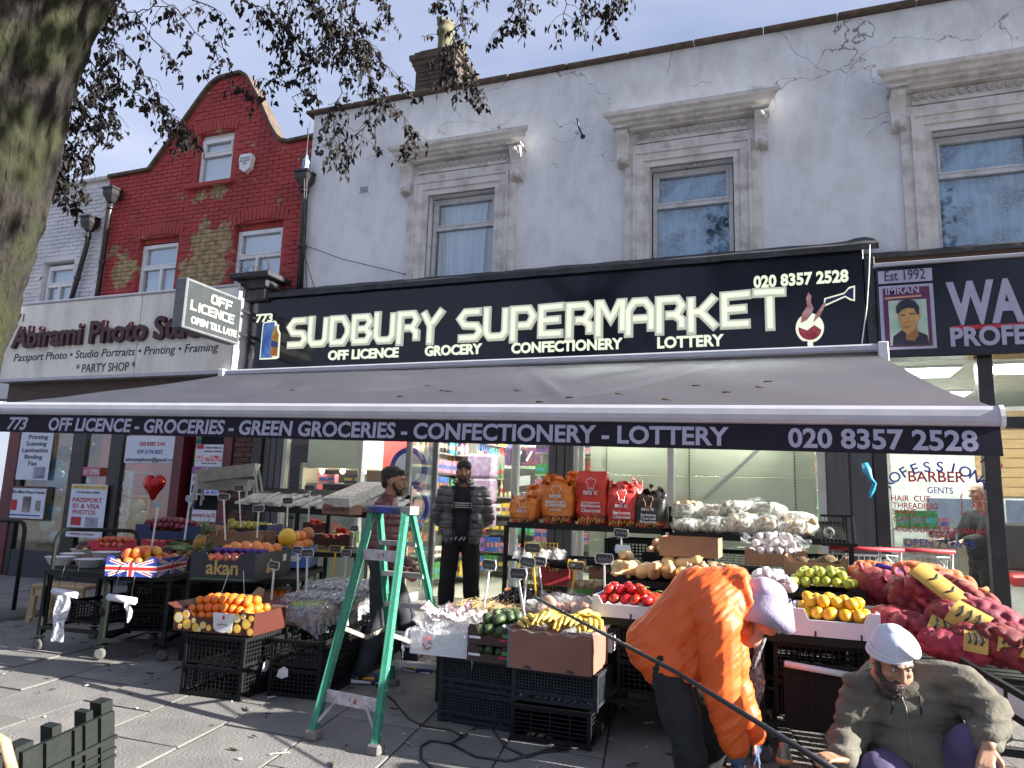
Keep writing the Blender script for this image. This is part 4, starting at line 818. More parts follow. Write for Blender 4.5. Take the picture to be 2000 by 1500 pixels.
q=MB();q.cbox(-.28,-.1,0,.28,.1,.26,.006);q.cbox(-.19,-.106,.04,.05,-.1,.22,.002,m=1);q.bar((-.1,-.108,.06),(-.02,-.108,.2),.03,.006,up=(0,1,0),m=2);q.bar((.06,-.108,.06),(.14,-.108,.2),.03,.006,up=(0,1,0),m=2)
tb=q.build('toy_box',[mat('toy box print',(.03,.05,.16),.4,(.3,.1,.1),14),M_ink,M_white],None,(-3.42,9.95,1.98));tag(tb,'boxed toy with white planes on a dark front, hung high in the doorway','toy box')
q=MB();q.cbox(-.27,-.1,0,.24,.1,.33,.006);q.prism([(-.14,.06),(.14,.1),(.14,.24),(-.12,.21)],.004,(0,-.105,0),m=1);q.bar((-.12,-.1,.215),(.14,-.1,.245),.02,.01,m=2)
tb=q.build('heater_box',[mat('grey carton',(.12,.12,.11),.6),M_white,M_ink],None,(-3.42,9.9,1.60));tag(tb,'dark carton picturing a white heater, below the toy box','carton')
for k in range(3):
 q=MB();q.cbox(-.2,-.12,0,.2,.12,.34,.03);o=q.build('roll_pack',mat('tissue pack',(.5,.45,.55),.5,(.35,.2,.4),12),None,(-4.0,9.75,1.08+k*.35));tag(o,'lilac pack of tissue rolls, %s of the pile beside the door'%['lowest','middle one','topmost'][k],'tissue pack','tissue packs by the door')
LS=thing('lottery_stand','round blue and grey lottery sign reading PLAY NOW beside the door','sign',(-4.48,8.35,gz(-4.5,8.35)))
q=MB();q.lathe([(.001,-.02),(.25,-.02),(.25,.02),(.001,.02)],28,c=(0,0,1.12),ax='y');q.build('disc',mat('lottery grey',(.33,.37,.40),.5,emit=(.33,.37,.4),estr=.1),LS)
q=MB();q.lathe([(.25,-.025),(.30,-.025),(.30,.03),(.25,.03)],28,c=(.03,.02,1.12),ax='y');q.build('rim',mat('lottery blue',(.03,.05,.3),.4),LS)
q=MB();q.lathe([(.001,.02),(.2,.0),(.2,.04),(.001,.04)],28,c=(-.02,.05,1.62),ax='y');q.build('upper_disc',MAT['lottery grey'],LS);q=MB();q.lathe([(.2,-.0),(.27,-.0),(.27,.05),(.2,.05)],28,c=(-.02,.05,1.62),ax='y');q.build('upper_rim',MAT['lottery blue'],LS)
q=MB();q.tube([(0,.06,0),(0,.06,1.8)],.02);q.lathe([(.22,0),(.22,.03),(.02,.05)],20);q.build('stand',M_alu,LS);text('PLAY\nNOW',.15,M_ink,LS,(0,-.028,1.15),align='CENTER',ext=.002,bold=.01,line=.8)
PF=thing('shopfront','photo studio shopfront with dark frames, glass door and maroon posts','shopfront',(0,FY,0))
def pf(name,m,*b,c=.006):q=MB();q.cbox(*b,c);return q.build(name,m,PF)
pf('shutter_box',mat('brown shutter box',(.09,.055,.04),.7,(.05,.035,.03),5,stretch=(1,1,6)),-12.3,-.15,2.85,-7.5,.25,3.17);pf('lintel',M_redpaint,-12.3,-.02,2.62,-7.5,.2,2.85)
pf('pilaster',M_redpaint,-12.25,-.05,0,-11.98,.2,2.62);pf('frame_post',M_frame_d,-11.98,-.03,0,-11.86,.08,2.62);pf('frame_post',M_frame_d,-10.78,-.03,0,-10.48,.08,2.62);pf('frame_post',M_frame_d,-9.95,-.03,0,-9.68,.08,2.62)
pf('pilaster',M_redpaint,-8.62,-.05,0,-8.44,.2,2.62);pf('pilaster',M_redpaint,-7.68,-.05,0,-7.52,.2,2.62)
pf('stall_riser',mat('slate blue riser',(.035,.04,.05),.6),-11.86,-.02,0,-10.78,.1,.42);pf('door_foot',M_frame_d,-10.48,-.02,0,-9.95,.05,.25);pf('stall_riser',MAT['slate blue riser'],-9.68,-.02,0,-8.62,.1,.42)
pf('door_handle',M_alu,-10.44,-.07,1.1,-10.40,-.03,1.5)
for x0,x1,z0 in((-11.86,-10.78,.42),(-10.48,-9.95,.25),(-9.68,-8.62,.42)):q=MB();q.box(x0,.01,z0,x1,.018,2.62);q.build('pane',M_sglass,PF)
q=MB();q.box(-7.52,-.0,0,-6.95,.25,3.2);pr=q.build('brick_pier',mat('mortar',(.08,.06,.05),.9),PF)
bq=MB();bq.cbox(-.1,-.012,0,.1,.012,.062,.004);bqm=bq.mesh('brick',mat('old red brick',(.13,.06,.045),.85,(.07,.035,.03),12,obj_var=.25))
for r in range(34):
 for k in range(3):
  xx=-7.41+k*.215+(.1 if r%2 else 0)
  if xx<-7.04:place(bqm,'brick',pr,(xx,-.008,.02+r*.075))
pf('frame_post',M_frame_d,-7.1,-.1,0,-6.95,.2,3.1)
for nm,m,b in(('dark_opening',M_dark,(-8.44,.3,0,-7.68,.34,2.62)),):pf(nm,m,*b)  # near-black sheet: shade of the open side bay put into its colour
STI=thing('shop_interior','warmly lit interior of the photo studio with brick patterned wall','shop interior',(0,0,0))
def si(name,m,*b):q=MB();q.box(*b);return q.build(name,m,STI)
si('floor',M_frame_d,-12.2,8.66,0,-7.7,11.6,.02);si('back_wall',M_cream,-12.2,11.6,0,-7.7,11.7,2.8);si('ceiling',M_ceil,-12.2,8.7,2.75,-7.7,11.6,2.8);si('side_wall',mat('tan brickwork',(.18,.14,.11),.8),-12.25,8.7,0,-12.15,11.6,2.8);si('side_wall',M_cream,-7.72,8.95,0,-7.68,11.6,2.8)
bq=MB();bq.cbox(-.15,-.01,0,.15,.01,.11,.005);bqm2=bq.mesh('brick',mat('tan brick',(.2,.16,.12),.8,obj_var=.2));bw=si('brick_panel',MAT['mortar'],-11.86,8.78,.42,-11.55,8.86,2.7)
for r in range(18):place(bqm2,'brick',bw,(-11.70+(.0 if r%2 else-.01),8.775,.45+r*.125))
for x in(-11.2,-9.8,-8.6):
 t=thing('added_tube_light','lit tube on the photo studio ceiling','ceiling light',(x,9.9,2.75),group='tube lights in the photo studio');q=MB();q.cbox(-.06,-.6,-.05,.06,.6,0,.01);q.build('housing',M_upvc,t);q=MB();q.box(-.035,-.55,-.07,.035,.55,-.051);q.build('tube',em('dim lit tube',(1,.92,.75),9),t)
random.seed(15);slv=[.5,.85,1.2,1.55,1.9,2.25]
shelf_unit('white shelving full of frames at the back of the photo studio',-11.4,-8.0,11.3,slv);goods('picture frames and party goods on the studio shelving',-11.4,-8.0,11.2,slv,.9)
shelf_unit('display shelving of frames behind the right studio window',-9.4,-8.7,9.6,slv[2:]);goods('small framed pictures behind the right studio window',-9.4,-8.7,9.55,slv[2:],.9)
M_bal={k:mat('balloon '+k,c,.22,tuple(x*.85 for x in c),3,spec=.7)for k,c in dict(blue=(.10,.33,.6),pale=(.45,.6,.68),cream=(.6,.56,.42),black=(.02,.02,.025),gold=(.35,.24,.09),white=(.65,.65,.65)).items()}
def balloon(kind,p,r,label):
 q=MB();q.lathe([(.001,-1.28*r),(.05*r,-1.25*r),(.1*r,-1.17*r),(.45*r,-.98*r),(.8*r,-.6*r),(1*r,0),(.93*r,.42*r),(.68*r,.78*r),(.35*r,.98*r),(.001,1.04*r)],16)
 return tag(q.build('balloon',M_bal[kind],None,p),label,'balloon','balloons in the photo studio')
for i,(px,py,k,r,l)in enumerate([(110,935,'blue',.17,'large blue balloon behind the pane beside the door post'),(112,905,'blue',.09,'small blue balloon above the large blue one'),(128,885,'black',.12,'black balloon high beside the door post'),(112,965,'black',.11,'black balloon just under the large blue one'),(104,1000,'blue',.12,'blue balloon low in the left window column'),(92,1025,'pale',.12,'pale balloon at the foot of the left window column'),(108,1048,'blue',.1,'lowest blue balloon in the left window column'),(158,880,'blue',.13,'blue balloon behind the top of the glass door'),(172,872,'black',.13,'black balloon behind the top of the glass door'),(160,945,'blue',.13,'blue balloon behind the middle of the door'),(128,1062,'cream',.14,'cream balloon at the bottom of the door post'),(150,1055,'pale',.11,'pale green balloon at the bottom of the door'),(274,1018,'gold',.17,'gold balloon on the floor of the right studio window'),(268,990,'cream',.13,'cream balloon inside the clear cube by the gold balloon')]):
 balloon(k,onY(px,py,8.85),r,l)
q=MB()
def heart(u,v):
 t=2*pi*u;r=sin(pi*v);x=16*sin(t)**3/17;z=(13*cos(t)-5*cos(2*t)-2*cos(3*t)-cos(4*t))/17
 return(x*.19*r,-.09*cos(pi*v),z*.2*r+.003*sin(u*60))
q.grid(48,12,heart);hb=q.build('heart_balloon',mat('red foil',(.5,.015,.01),.18,(.3,.01,.01),8,4,.4,14,metal=.55),None,onY(301,948,7.6));tag(hb,'shiny red foil heart balloon floating outside the right studio window','balloon')
q=MB();q.tube([(0,0,-.2),(-.03,0,-.45),(-.01,0,-.75)],.004,4);q.build('ribbon',M_redp,hb)
for i,(px,py,ch_)in enumerate(((252,945,'A'),(248,992,'N'),(238,1035,'E'))):
 p=onY(px,py,8.8);t=thing('letter_cube','clear party cube with white letter %s stacked in the studio window'%ch_,'letter cube',(p.x,8.85,p.z-.19),group='stacked letter cubes')
 q=MB();s=.19
 for a in(-s,s):
  for b in(-s,s):q.bar((a,b,0),(a,b,2*s),.02);q.bar((-s,a,b+s),(s,a,b+s),.02);q.bar((a,-s,b+s),(a,s,b+s),.02)
 q.build('frame',M_white,t);q=MB();q.box(-s,-s+.01,.01,s,-s+.012,2*s-.01);q.build('panel',film_mat('clear film',cover=.3),t);text(ch_,.24,M_white,t,(-.08,-s-.004,.10),bold=.03)
def poster(name,label,px0,py0,px1,py1,lines,m=None,Y=8.56,cat='poster',frame=None):
 a=onY(px0,py0,Y);b=onY(px1,py1,Y);w_,h=b.x-a.x,a.z-b.z;t=thing(name,label,cat,(a.x,Y,b.z));q=MB();q.box(0,0,0,w_,.006,h);q.build('sheet',m or M_poster,t)
 if frame:q=MB();q.cbox(-.03,-.012,-.03,0,.012,h+.03,.004);q.cbox(w_,-.012,-.03,w_+.03,.012,h+.03,.004);q.cbox(0,-.012,h,w_,.012,h+.03,.004);q.cbox(0,-.012,-.03,w_,.012,0,.004);q.build('frame',frame,t)
 for l in lines:
  if isinstance(l[0],str):s,u,v,u1,sz,mm=l;text(s,sz*h,mm,t,(u*w_,-.003,v*h),width=(u1-u)*w_,ext=.0012,bold=.012)
  else:u,v,u1,v1,mm=l;q=MB();q.box(u*w_,-.004,v*h,u1*w_,0,v1*h);q.build('print',mm,t)
 return t
poster('services_poster','white poster listing Printing, Scanning, Lamination, Binding and Fax',44,838,92,938,[('Printing',.25,.80,.85,.12,M_ink),('Scanning',.2,.67,.83,.12,M_ink),('Lamination',.1,.54,.9,.12,M_ink),('Binding',.2,.41,.75,.12,M_ink),('Fax',.35,.28,.62,.12,M_ink),(.55,.03,.9,.25,mat('poster photo',(.05,.06,.15),.5,(.3,.3,.4),4))])
poster('frame_poster','framed notice headed We Make Picture Frames in the left studio window',20,952,84,1014,[('We Make Picture Frames',.08,.82,.95,.14,M_ink),(.1,.25,.25,.6,M_redp),(.4,.2,.62,.72,mat('poster dark photo',(.04,.04,.05),.5,(.35,.3,.28),5)),(.75,.25,.88,.6,MAT['poster dark photo']),(.05,.08,.9,.12,M_bluep)],frame=mat('brown wood frame',(.10,.05,.03),.6))
poster('passport_poster','tall white poster reading PASSPORT ID & VISA PHOTOS on the studio door',141,945,198,1052,[('PASSPORT',.08,.66,.9,.12,M_redp),('ID & VISA',.1,.545,.85,.12,M_redp),('PHOTOS',.12,.43,.75,.12,M_redp),(0,.91,1,.985,mat('poster yellow',(.6,.55,.2),.6)),('DIGITAL PHOTO CODE',.06,.925,.95,.05,M_redp),('AVAILABLE HERE',.15,.83,.8,.05,M_ink),(.1,.22,.38,.38,M_redp),(.5,.2,.85,.38,mat('poster grey photo',(.2,.22,.3),.6,(.45,.42,.45),5)),('WHILE U WAIT',.1,.04,.8,.06,M_redp)],Y=8.52)
poster('open_sign','small pink sign reading Sorry We are OPEN on the studio door',163,912,194,930,[('Come in\nWe\'re',.05,.5,.4,.28,M_white),('OPEN',.42,.2,.95,.8,M_white)],m=mat('pink card',(.5,.12,.2),.5),Y=8.54)['label']='small pink sign with white lettering OPEN on the studio door'
poster('phone_poster','white poster with two phone numbers and an email in the right studio window',248,852,340,905,[('020 8385 2141',.28,.64,.78,.22,M_redp),('079 3174 0657',.25,.34,.76,.22,M_bluep),('abiramiphoto@gmail.co',.03,.06,.97,.2,M_ink)])
poster('balloon_poster','white poster offering Foil Balloons hung in the dark side bay',384,868,433,912,[('Helium Balloons',.35,.82,.95,.12,M_ink),('Collection or Delivery',.3,.66,.95,.11,M_ink),(.05,.25,.95,.5,mat('red pattern',(.5,.04,.08),.5,(.7,.6,.6),24,contrast=(.45,.55))),(.03,.8,.28,.99,M_redp),('Call us for more',.25,.12,.8,.1,M_ink)],Y=8.6)
poster('product_poster','strip of blue and red product pictures under the balloon poster',376,912,432,968,[(0,.75,.3,1,mat('print violet',(.12,.06,.3),.5,(.4,.1,.3),30)),(.3,.75,1,1,mat('print magenta',(.3,.05,.2),.5,(.5,.5,.6),30)),(.05,.4,.45,.72,mat('print red',(.5,.1,.12),.5,(.7,.65,.65),30,contrast=(.45,.55))),(.5,.05,.95,.7,mat('print blue',(.06,.12,.5),.5,(.5,.6,.8),22,contrast=(.4,.6))),(.05,.05,.45,.35,M_ink)],Y=8.6)
poster('convert_poster','small white notice reading Convert to DVD behind the plum boxes',376,995,420,1020,[('onvert to D',.03,.4,.97,.5,M_redp)],Y=8.0,m=M_poster)
BF=thing('shopfront','barber shopfront with black posts and a lettered window','shopfront',(0,FY,0))
def bf(name,m,*b,c=.006):q=MB();q.cbox(*b,c);return q.build(name,m,BF)
bf('frame_post',M_frame_d,1.0,-.06,0,1.13,.08,3.09);bf('frame_post',M_frame_d,2.02,-.06,0,2.16,.08,3.09);bf('transom',M_frame_d,1.13,-.03,2.35,2.02,.06,2.45);bf('transom',M_frame_d,2.16,-.03,2.35,4.4,.06,2.47);bf('bottom_rail',M_frame_d,1.13,-.03,0,2.02,.06,.3);bf('frame_post',M_frame_d,4.3,-.06,0,4.4,.08,3.09)
bf('stall_riser',M_frame_d,2.6,-.02,0,4.3,.06,.3)
for b in((1.13,.01,.3,2.02,.018,2.35),(1.13,.01,2.45,2.02,.018,3.09),(2.16,.01,2.47,4.3,.018,3.09),(2.16,.01,.3,4.3,.018,2.35)):q=MB();q.box(*b);q.build('pane',M_sglass,BF)
def glass_text(body,pa,pb,size,m):
 a=onY(*pa,8.57);b=onY(*pb,8.57);text(body,size,m,BF,(a.x,-.02,a.z),width=b.x-a.x,ext=.0015,bold=.012)
for body,pa,pb,s,m in(('BARBER',(1775,940),(1886,941),.155,M_redp),('GENTS',(1812,963),(1862,963),.09,M_bluep),('HAIR  CUT',(1741,978),(1818,978),.085,M_redp),('THREADING',(1744,992),(1832,992),.085,M_redp),('SHAVE',(1744,1004),(1791,1004),.085,M_redp),('OAP CUT',(1745,1019),(1811,1019),.085,M_redp),('COLOUR CUT & WASH',(1750,1038),(1926,1040),.085,M_redp),('£18.00',(1817,1049),(1865,1049),.085,M_redp),('OPEN 7 DAYS',(1767,1066),(1905,1069),.11,M_bluep),('£',(1876,976),(1882,976),.085,M_redp),('£',(1877,991),(1883,991),.085,M_redp),('£',(1877,1005),(1883,1005),.085,M_redp),('8.00',(1908,976),(1928,976),.085,M_redp),('5.00',(1898,991),(1926,991),.085,M_redp),('7.00',(1908,1005),(1927,1005),.085,M_redp)):
 glass_text(body,pa,pb,s,m)
def arc_text(word,a0,a1,cx,cz,r,size,m):
 for i,c in enumerate(word):
  t=a0+(a1-a0)*i/(len(word)-1)
  if c==' ':continue
  me=text_mesh(c,size,ext=.0015,bold=.012);me.materials.clear();me.materials.append(m);w_=max(v.co.x for v in me.vertices)
  for v in me.vertices:v.co.x-=w_/2
  place(me,'lettering',BF,(cx+r*cos(t),-.02,cz+r*.62*sin(t)),rot=(0,-(t-pi/2)*.85,0))
c0=onY(1832,975,8.57);arc_text('PROFESSIONAL',pi*.93,pi*.10,c0 .x,c0 .z,.46,.15,M_bluep);arc_text('W        NA',pi*.84,pi*.16,c0 .x,c0 .z+.12,.58,.17,M_redp)
BI=thing('shop_interior','bright barber shop interior with slatted timber wall','shop interior',(0,0,0))
def bi(name,m,*b):q=MB();q.box(*b);return q.build(name,m,BI)
M_lino=mat('yellow barber floor',(.42,.34,.16),.5);M_bw=mat('barber wall',(.62,.63,.62),.7)
bi('floor',M_lino,1.06,8.66,0,4.6,13,.24);bi('ceiling',M_ceil,1.06,8.7,3.12,4.6,13,3.16);bi('back_wall',M_bw,1.06,13,0,4.6,13.1,3.16);bi('side_wall',M_bw,1.04,8.7,0,1.06,13,3.16);bi('side_wall',M_bw,4.5,8.7,0,4.56,13,3.16)
M_slat=mat('timber slat',(.42,.28,.13),.5,(.34,.21,.09),3,stretch=(1,6,6))
for k in range(9):q=MB();q.cbox(2.5,11.0,1.72+k*.125,4.49,11.03,1.84+k*.125,.006);q.build('slat',M_slat,BI)
bi('mirror_wall',M_bw,1.5,11.03,.24,4.49,11.08,2.9)
for x in(1.9,2.8,3.6):q=MB();q.box(x,10.99,1.2,x+.7,11.0,1.68);q.build('mirror',mat('mirror',(.6,.62,.62),.05,metal=1),BI)
bi('counter',mat('counter wood',(.2,.12,.07),.5),1.6,10.7,1.05,4.49,11.0,1.14)
for x,y in((1.7,9.4),(2.6,9.3),(3.3,9.2),(2.2,11.2)):
 t=thing('added_tube_light','bright panel light on the barber shop ceiling','ceiling light',(x,y,3.12),group='panel lights in the barber shop');q=MB();q.cbox(-.32,-.32,-.03,.32,.32,0,.01);q.build('frame',M_upvc,t);q=MB();q.box(-.29,-.29,-.034,.29,.29,-.031);q.build('diffuser',em('panel light',(1,1,.93),14),t)
t=thing('barber_chair','barber chair with a red seat at the right edge of the barber shop','chair',(2.75,10.0,.24));q=MB();q.cbox(-.28,-.27,.45,.28,.27,.58,.03);q.build('seat',mat('red vinyl',(.45,.03,.03),.35),t);q=MB();q.cbox(-.27,.2,.6,.27,.3,1.15,.03);q.build('backrest',mat('black vinyl',(.02,.02,.02),.4),t);q=MB();q.lathe([(.28,0),(.26,.04),(.05,.07),(.05,.45),(.001,.45)],18);q.build('base',M_alu,t)
for s in(-1,1):q=MB();q.cbox(s*.33-.03,-.25,.68,s*.33+.03,.25,.73,.015);q.bar((s*.33,.1,.5),(s*.33,.1,.68),.03);q.build('armrest',MAT['black vinyl'],t)
t=thing('glass_counter','glass display counter inside the barber window stacked with hair products','counter',(1.5,9.1,.24));q=MB()
for a in(-.3,.3):
 for b in(-.2,.2):q.bar((a,b,0),(a,b,1.05),.02)
 q.bar((a,-.2,1.05),(a,.2,1.05),.02);q.bar((-.3,a*.66,1.05),(.3,a*.66,1.05),.02)
q.build('frame',M_alu,t);q=MB();q.box(-.29,-.2,.02,.29,-.194,1.04);q.box(-.29,-.19,.5,.29,.19,.506);q.box(-.29,-.19,1.04,.29,.19,1.046);q.build('glass',M_sglass,t)
random.seed(3);goods('boxed hair products on the glass counter in the barber window',1.25,1.8,9.12,[.76,1.3],.9,hmax=.2)
M_steel=mat('green black painted steel',(.007,.010,.009),.55,(.012,.014,.013),14,4,.1,spec=.25)
M_wood=mat('pale pine',(.45,.33,.2),.7,(.33,.22,.12),3,5,.2,20,stretch=(1,8,8))
M_rub=mat('grey rubber',(.1,.1,.1),.8);M_gcr=mat('blue grey crate plastic',(.022,.026,.036),.65,(.013,.016,.022),14,5,.15,spec=.25);M_bcr=mat('black crate plastic',(.006,.0065,.008),.6,(.010,.010,.012),16,5,.15,spec=.22)
M_card=mat('brown cardboard',(.30,.17,.10),.85,(.23,.13,.08),5,5);M_cardin=mat('inner cardboard',(.33,.22,.13),.9,(.26,.17,.1),6)
def caster(mb_,p,r=.05):
 x,y,z=p;mb_.lathe([(.001,-.014),(r*.6,-.016),(r,-.013),(r,.013),(r*.6,.016),(.001,.014)],14,c=(x,y,z+r),ax='y',m=1);mb_.box(x-.03,y-.03,z+2*r+.005,x+.03,y+.03,z+2*r+.015);mb_.bar((x-.022,y,z+r),(x-.012,y,z+2*r+.01),.025,.004);mb_.bar((x+.022,y,z+r),(x+.012,y,z+2*r+.01),.025,.004)
def table(label,x,y,rz,w_,d,z,wheels=True,mid=.18,cat='market stall',slats=True,zleg=0):
 """steel stall table; origin at the front left foot"""
 t=thing('stall_table',label,cat,(x,y,zleg),rz);z=z-zleg
 zb=.13 if wheels else 0
 for a,b in((.02,.02),(w_-.02,.02),(w_-.02,d-.02),(.02,d-.02)):q=MB();q.bar((a,b,zb),(a,b,z-.03),.035,m=0);q.build('leg',M_steel,t)
 if wheels:
  for a,b in((.02,.02),(w_-.02,.02),(w_-.02,d-.02),(.02,d-.02)):q=MB();caster(q,(a,b,.0));q.build('caster',[M_steel,M_rub],t)
 q=MB()
 for a,b,c,e in((0,.02,w_,.02),(0,d-.02,w_,d-.02)):q.bar((a,b,z-.02),(c,e,z-.02),.035,.045);q.bar((a+.035,b,mid),(c-.035,e,mid),.03,.03)
 for a in(.02,w_-.02):q.bar((a,.04,z-.02),(a,d-.04,z-.02),.035,.044);q.bar((a,.04,mid),(a,d-.04,mid),.03,.028)
 q.build('frame',M_steel,t)
 n=max(3,int(d/.11))
 for k in range(n):q=MB();q.box(.01,.04+k*(d-.08)/n,z-.012,w_-.01,.04+(k+.72)*(d-.08)/n,z-.002);q.build('slat',M_steel,t)
 return t
def crate_mesh(w_,d,h,m,grid=(14,5),name='plastic_crate',lip=True,feet=False):
 q=MB();e=.012;nx,nz=grid;ny=max(4,int(nx*d/w_))
 for s,y in((0,0),(1,d-e)):
  q.box(0,y,h-.03,w_,y+e,h);q.box(0,y,.012,w_,y+e,.035)
  for k in range(nx+1):x=k*(w_-.008)/nx;q.box(x,y+.002,.035,x+.008,y+e-.002,h-.03)
  for k in range(1,nz):z=.035+(h-.065)*k/nz;q.box(.008,y+.003,z-.003,w_-.008,y+e-.003,z+.004)
 for s,x in((0,0),(1,w_-e)):
  q.box(x,e,h-.03,x+e,d-e,h-.001);q.box(x,e,.012,x+e,d-e,.034)
  for k in range(ny+1):y=e+k*(d-2*e-.008)/ny;q.box(x+.002,y,.034,x+e-.002,y+.008,h-.03)
  for k in range(1,nz):z=.035+(h-.065)*k/nz;q.box(x+.003,e,z-.003,x+e-.003,d-e,z+.004)
 for x,y in((-.003,-.003),(w_-.022,-.003),(-.003,d-.022),(w_-.022,d-.022)):q.box(x,y,0,x+.025,y+.025,h+.004)
 if lip:q.box(-.008,-.008,h-.012,w_+.008,.0,h+.002);q.box(-.008,d,h-.012,w_+.008,d+.008,h+.002);q.box(-.008,0,h-.012,-.0005,d,h+.001);q.box(w_+.0005,0,h-.012,w_+.008,d,h+.001)
 if feet:
  q.bar((.02,.004,.012),(w_*.22,.004,h*.28),.012);q.bar((w_-.02,.004,.012),(w_*.78,.004,h*.28),.012);q.box(.0,-.006,h*.28,w_,.0,h*.38)
 q.box(e,e,.012,w_-e,d-e,.018)
 return q.mesh(name,m)
CR={'black':crate_mesh(.50,.58,.21,M_bcr),'grey':crate_mesh(.54,.60,.21,M_gcr,(26,8),feet=True),'small':crate_mesh(.40,.60,.20,M_bcr,(12,5))}
def crate(kind,x,y,z,rz,label,group):return tag(place(CR[kind],'plastic_crate',None,(x,y,z),rz),label,'crate',group)
def carton(name,label,loc,rz,w_,d,h,m,m_in=None,notch=.4,ndep=.4,flap=False,cat='box',tabs=False,group=None,t=.008):
 """open topped box, origin at front left bottom corner"""
 T=thing(name,label,cat,loc,rz,group);m_in=m_in or M_cardin
 q=MB();a,b=w_*(.5-notch/2),w_*(.5+notch/2);hn=h*(1-ndep);s=min(.04,w_*.06)
 q.prism([(0,0),(w_,0),(w_,h),(b+s,h),(b,hn),(a,hn),(a-s,h),(0,h)],t);q.build('front_panel',m,T)
 q=MB();q.prism([(0,0),(w_,0),(w_,h),(b+s,h),(b,hn),(a,hn),(a-s,h),(0,h)],t,(0,d-t,0));q.build('back_panel',m_in,T)
 for x in(0,w_-t):q=MB();q.cbox(x,t,0,x+t,d-t,h,.0015);q.build('dark_opening',m if x else m_in if m_in is m else m,T)
 q=MB();q.box(t,t,0,w_-t,d-t,t);q.build('base',m_in,T)
 if tabs:
  for x in(.004,w_-.06):
   q=MB();q.prism([(x,h),(x+.056,h),(x+.05,h+.02),(x+.006,h+.02)],t*.8,(0,.002,0));q.build('tab',m,T)
 if flap:
  q=MB();q.add([(0,0,h),(0,d,h),(-.07,d,h+.03),(-.07,0,h+.03)],[(0,1,2,3)]);q.add([(0,0,h-.003),(0,d,h-.003),(-.07,d,h+.027),(-.07,0,h+.027)],[(3,2,1,0)]);q.build('flap',m,T)
 return T
def shade_print(T,rects,y=-.002,name='print'):
 for u0,v0,u1,v1,mm in rects:q=MB();q.box(u0,y,v0,u1,y+.0015,v1);q.build(name,mm,T)
def lumpy(r,jit=.04,nu=14,nv=10,dim=True,sx=1,sz=1,seed=0,pinch=0):
 q=MB();q.ell((0,0,0),1,nu,nv);me=q
 for i,v in enumerate(q.v):
  k=1+jit*noise.noise(v*1.7+Vector((seed*3.3,seed,1)))
  z=v.z;rad=sqrt(v.x**2+v.y**2)
  if dim and z>.6:z-=(1-min(1,rad/.35))*.22
  if pinch:k2=1-pinch*max(0,v.z);v=Vector((v.x*k2,v.y*k2,v.z))
  q.v[i]=Vector((v.x*k*r*sx,v.y*k*r*sx,z*k*r*sz))
 return q
def fm(name,qs,m):return[q.mesh(name,m)for q in qs]
M_or=mat('orange peel',(.78,.19,.012),.42,(.62,.13,.01),5,5,.35,120,obj_var=.12,sub=.05)
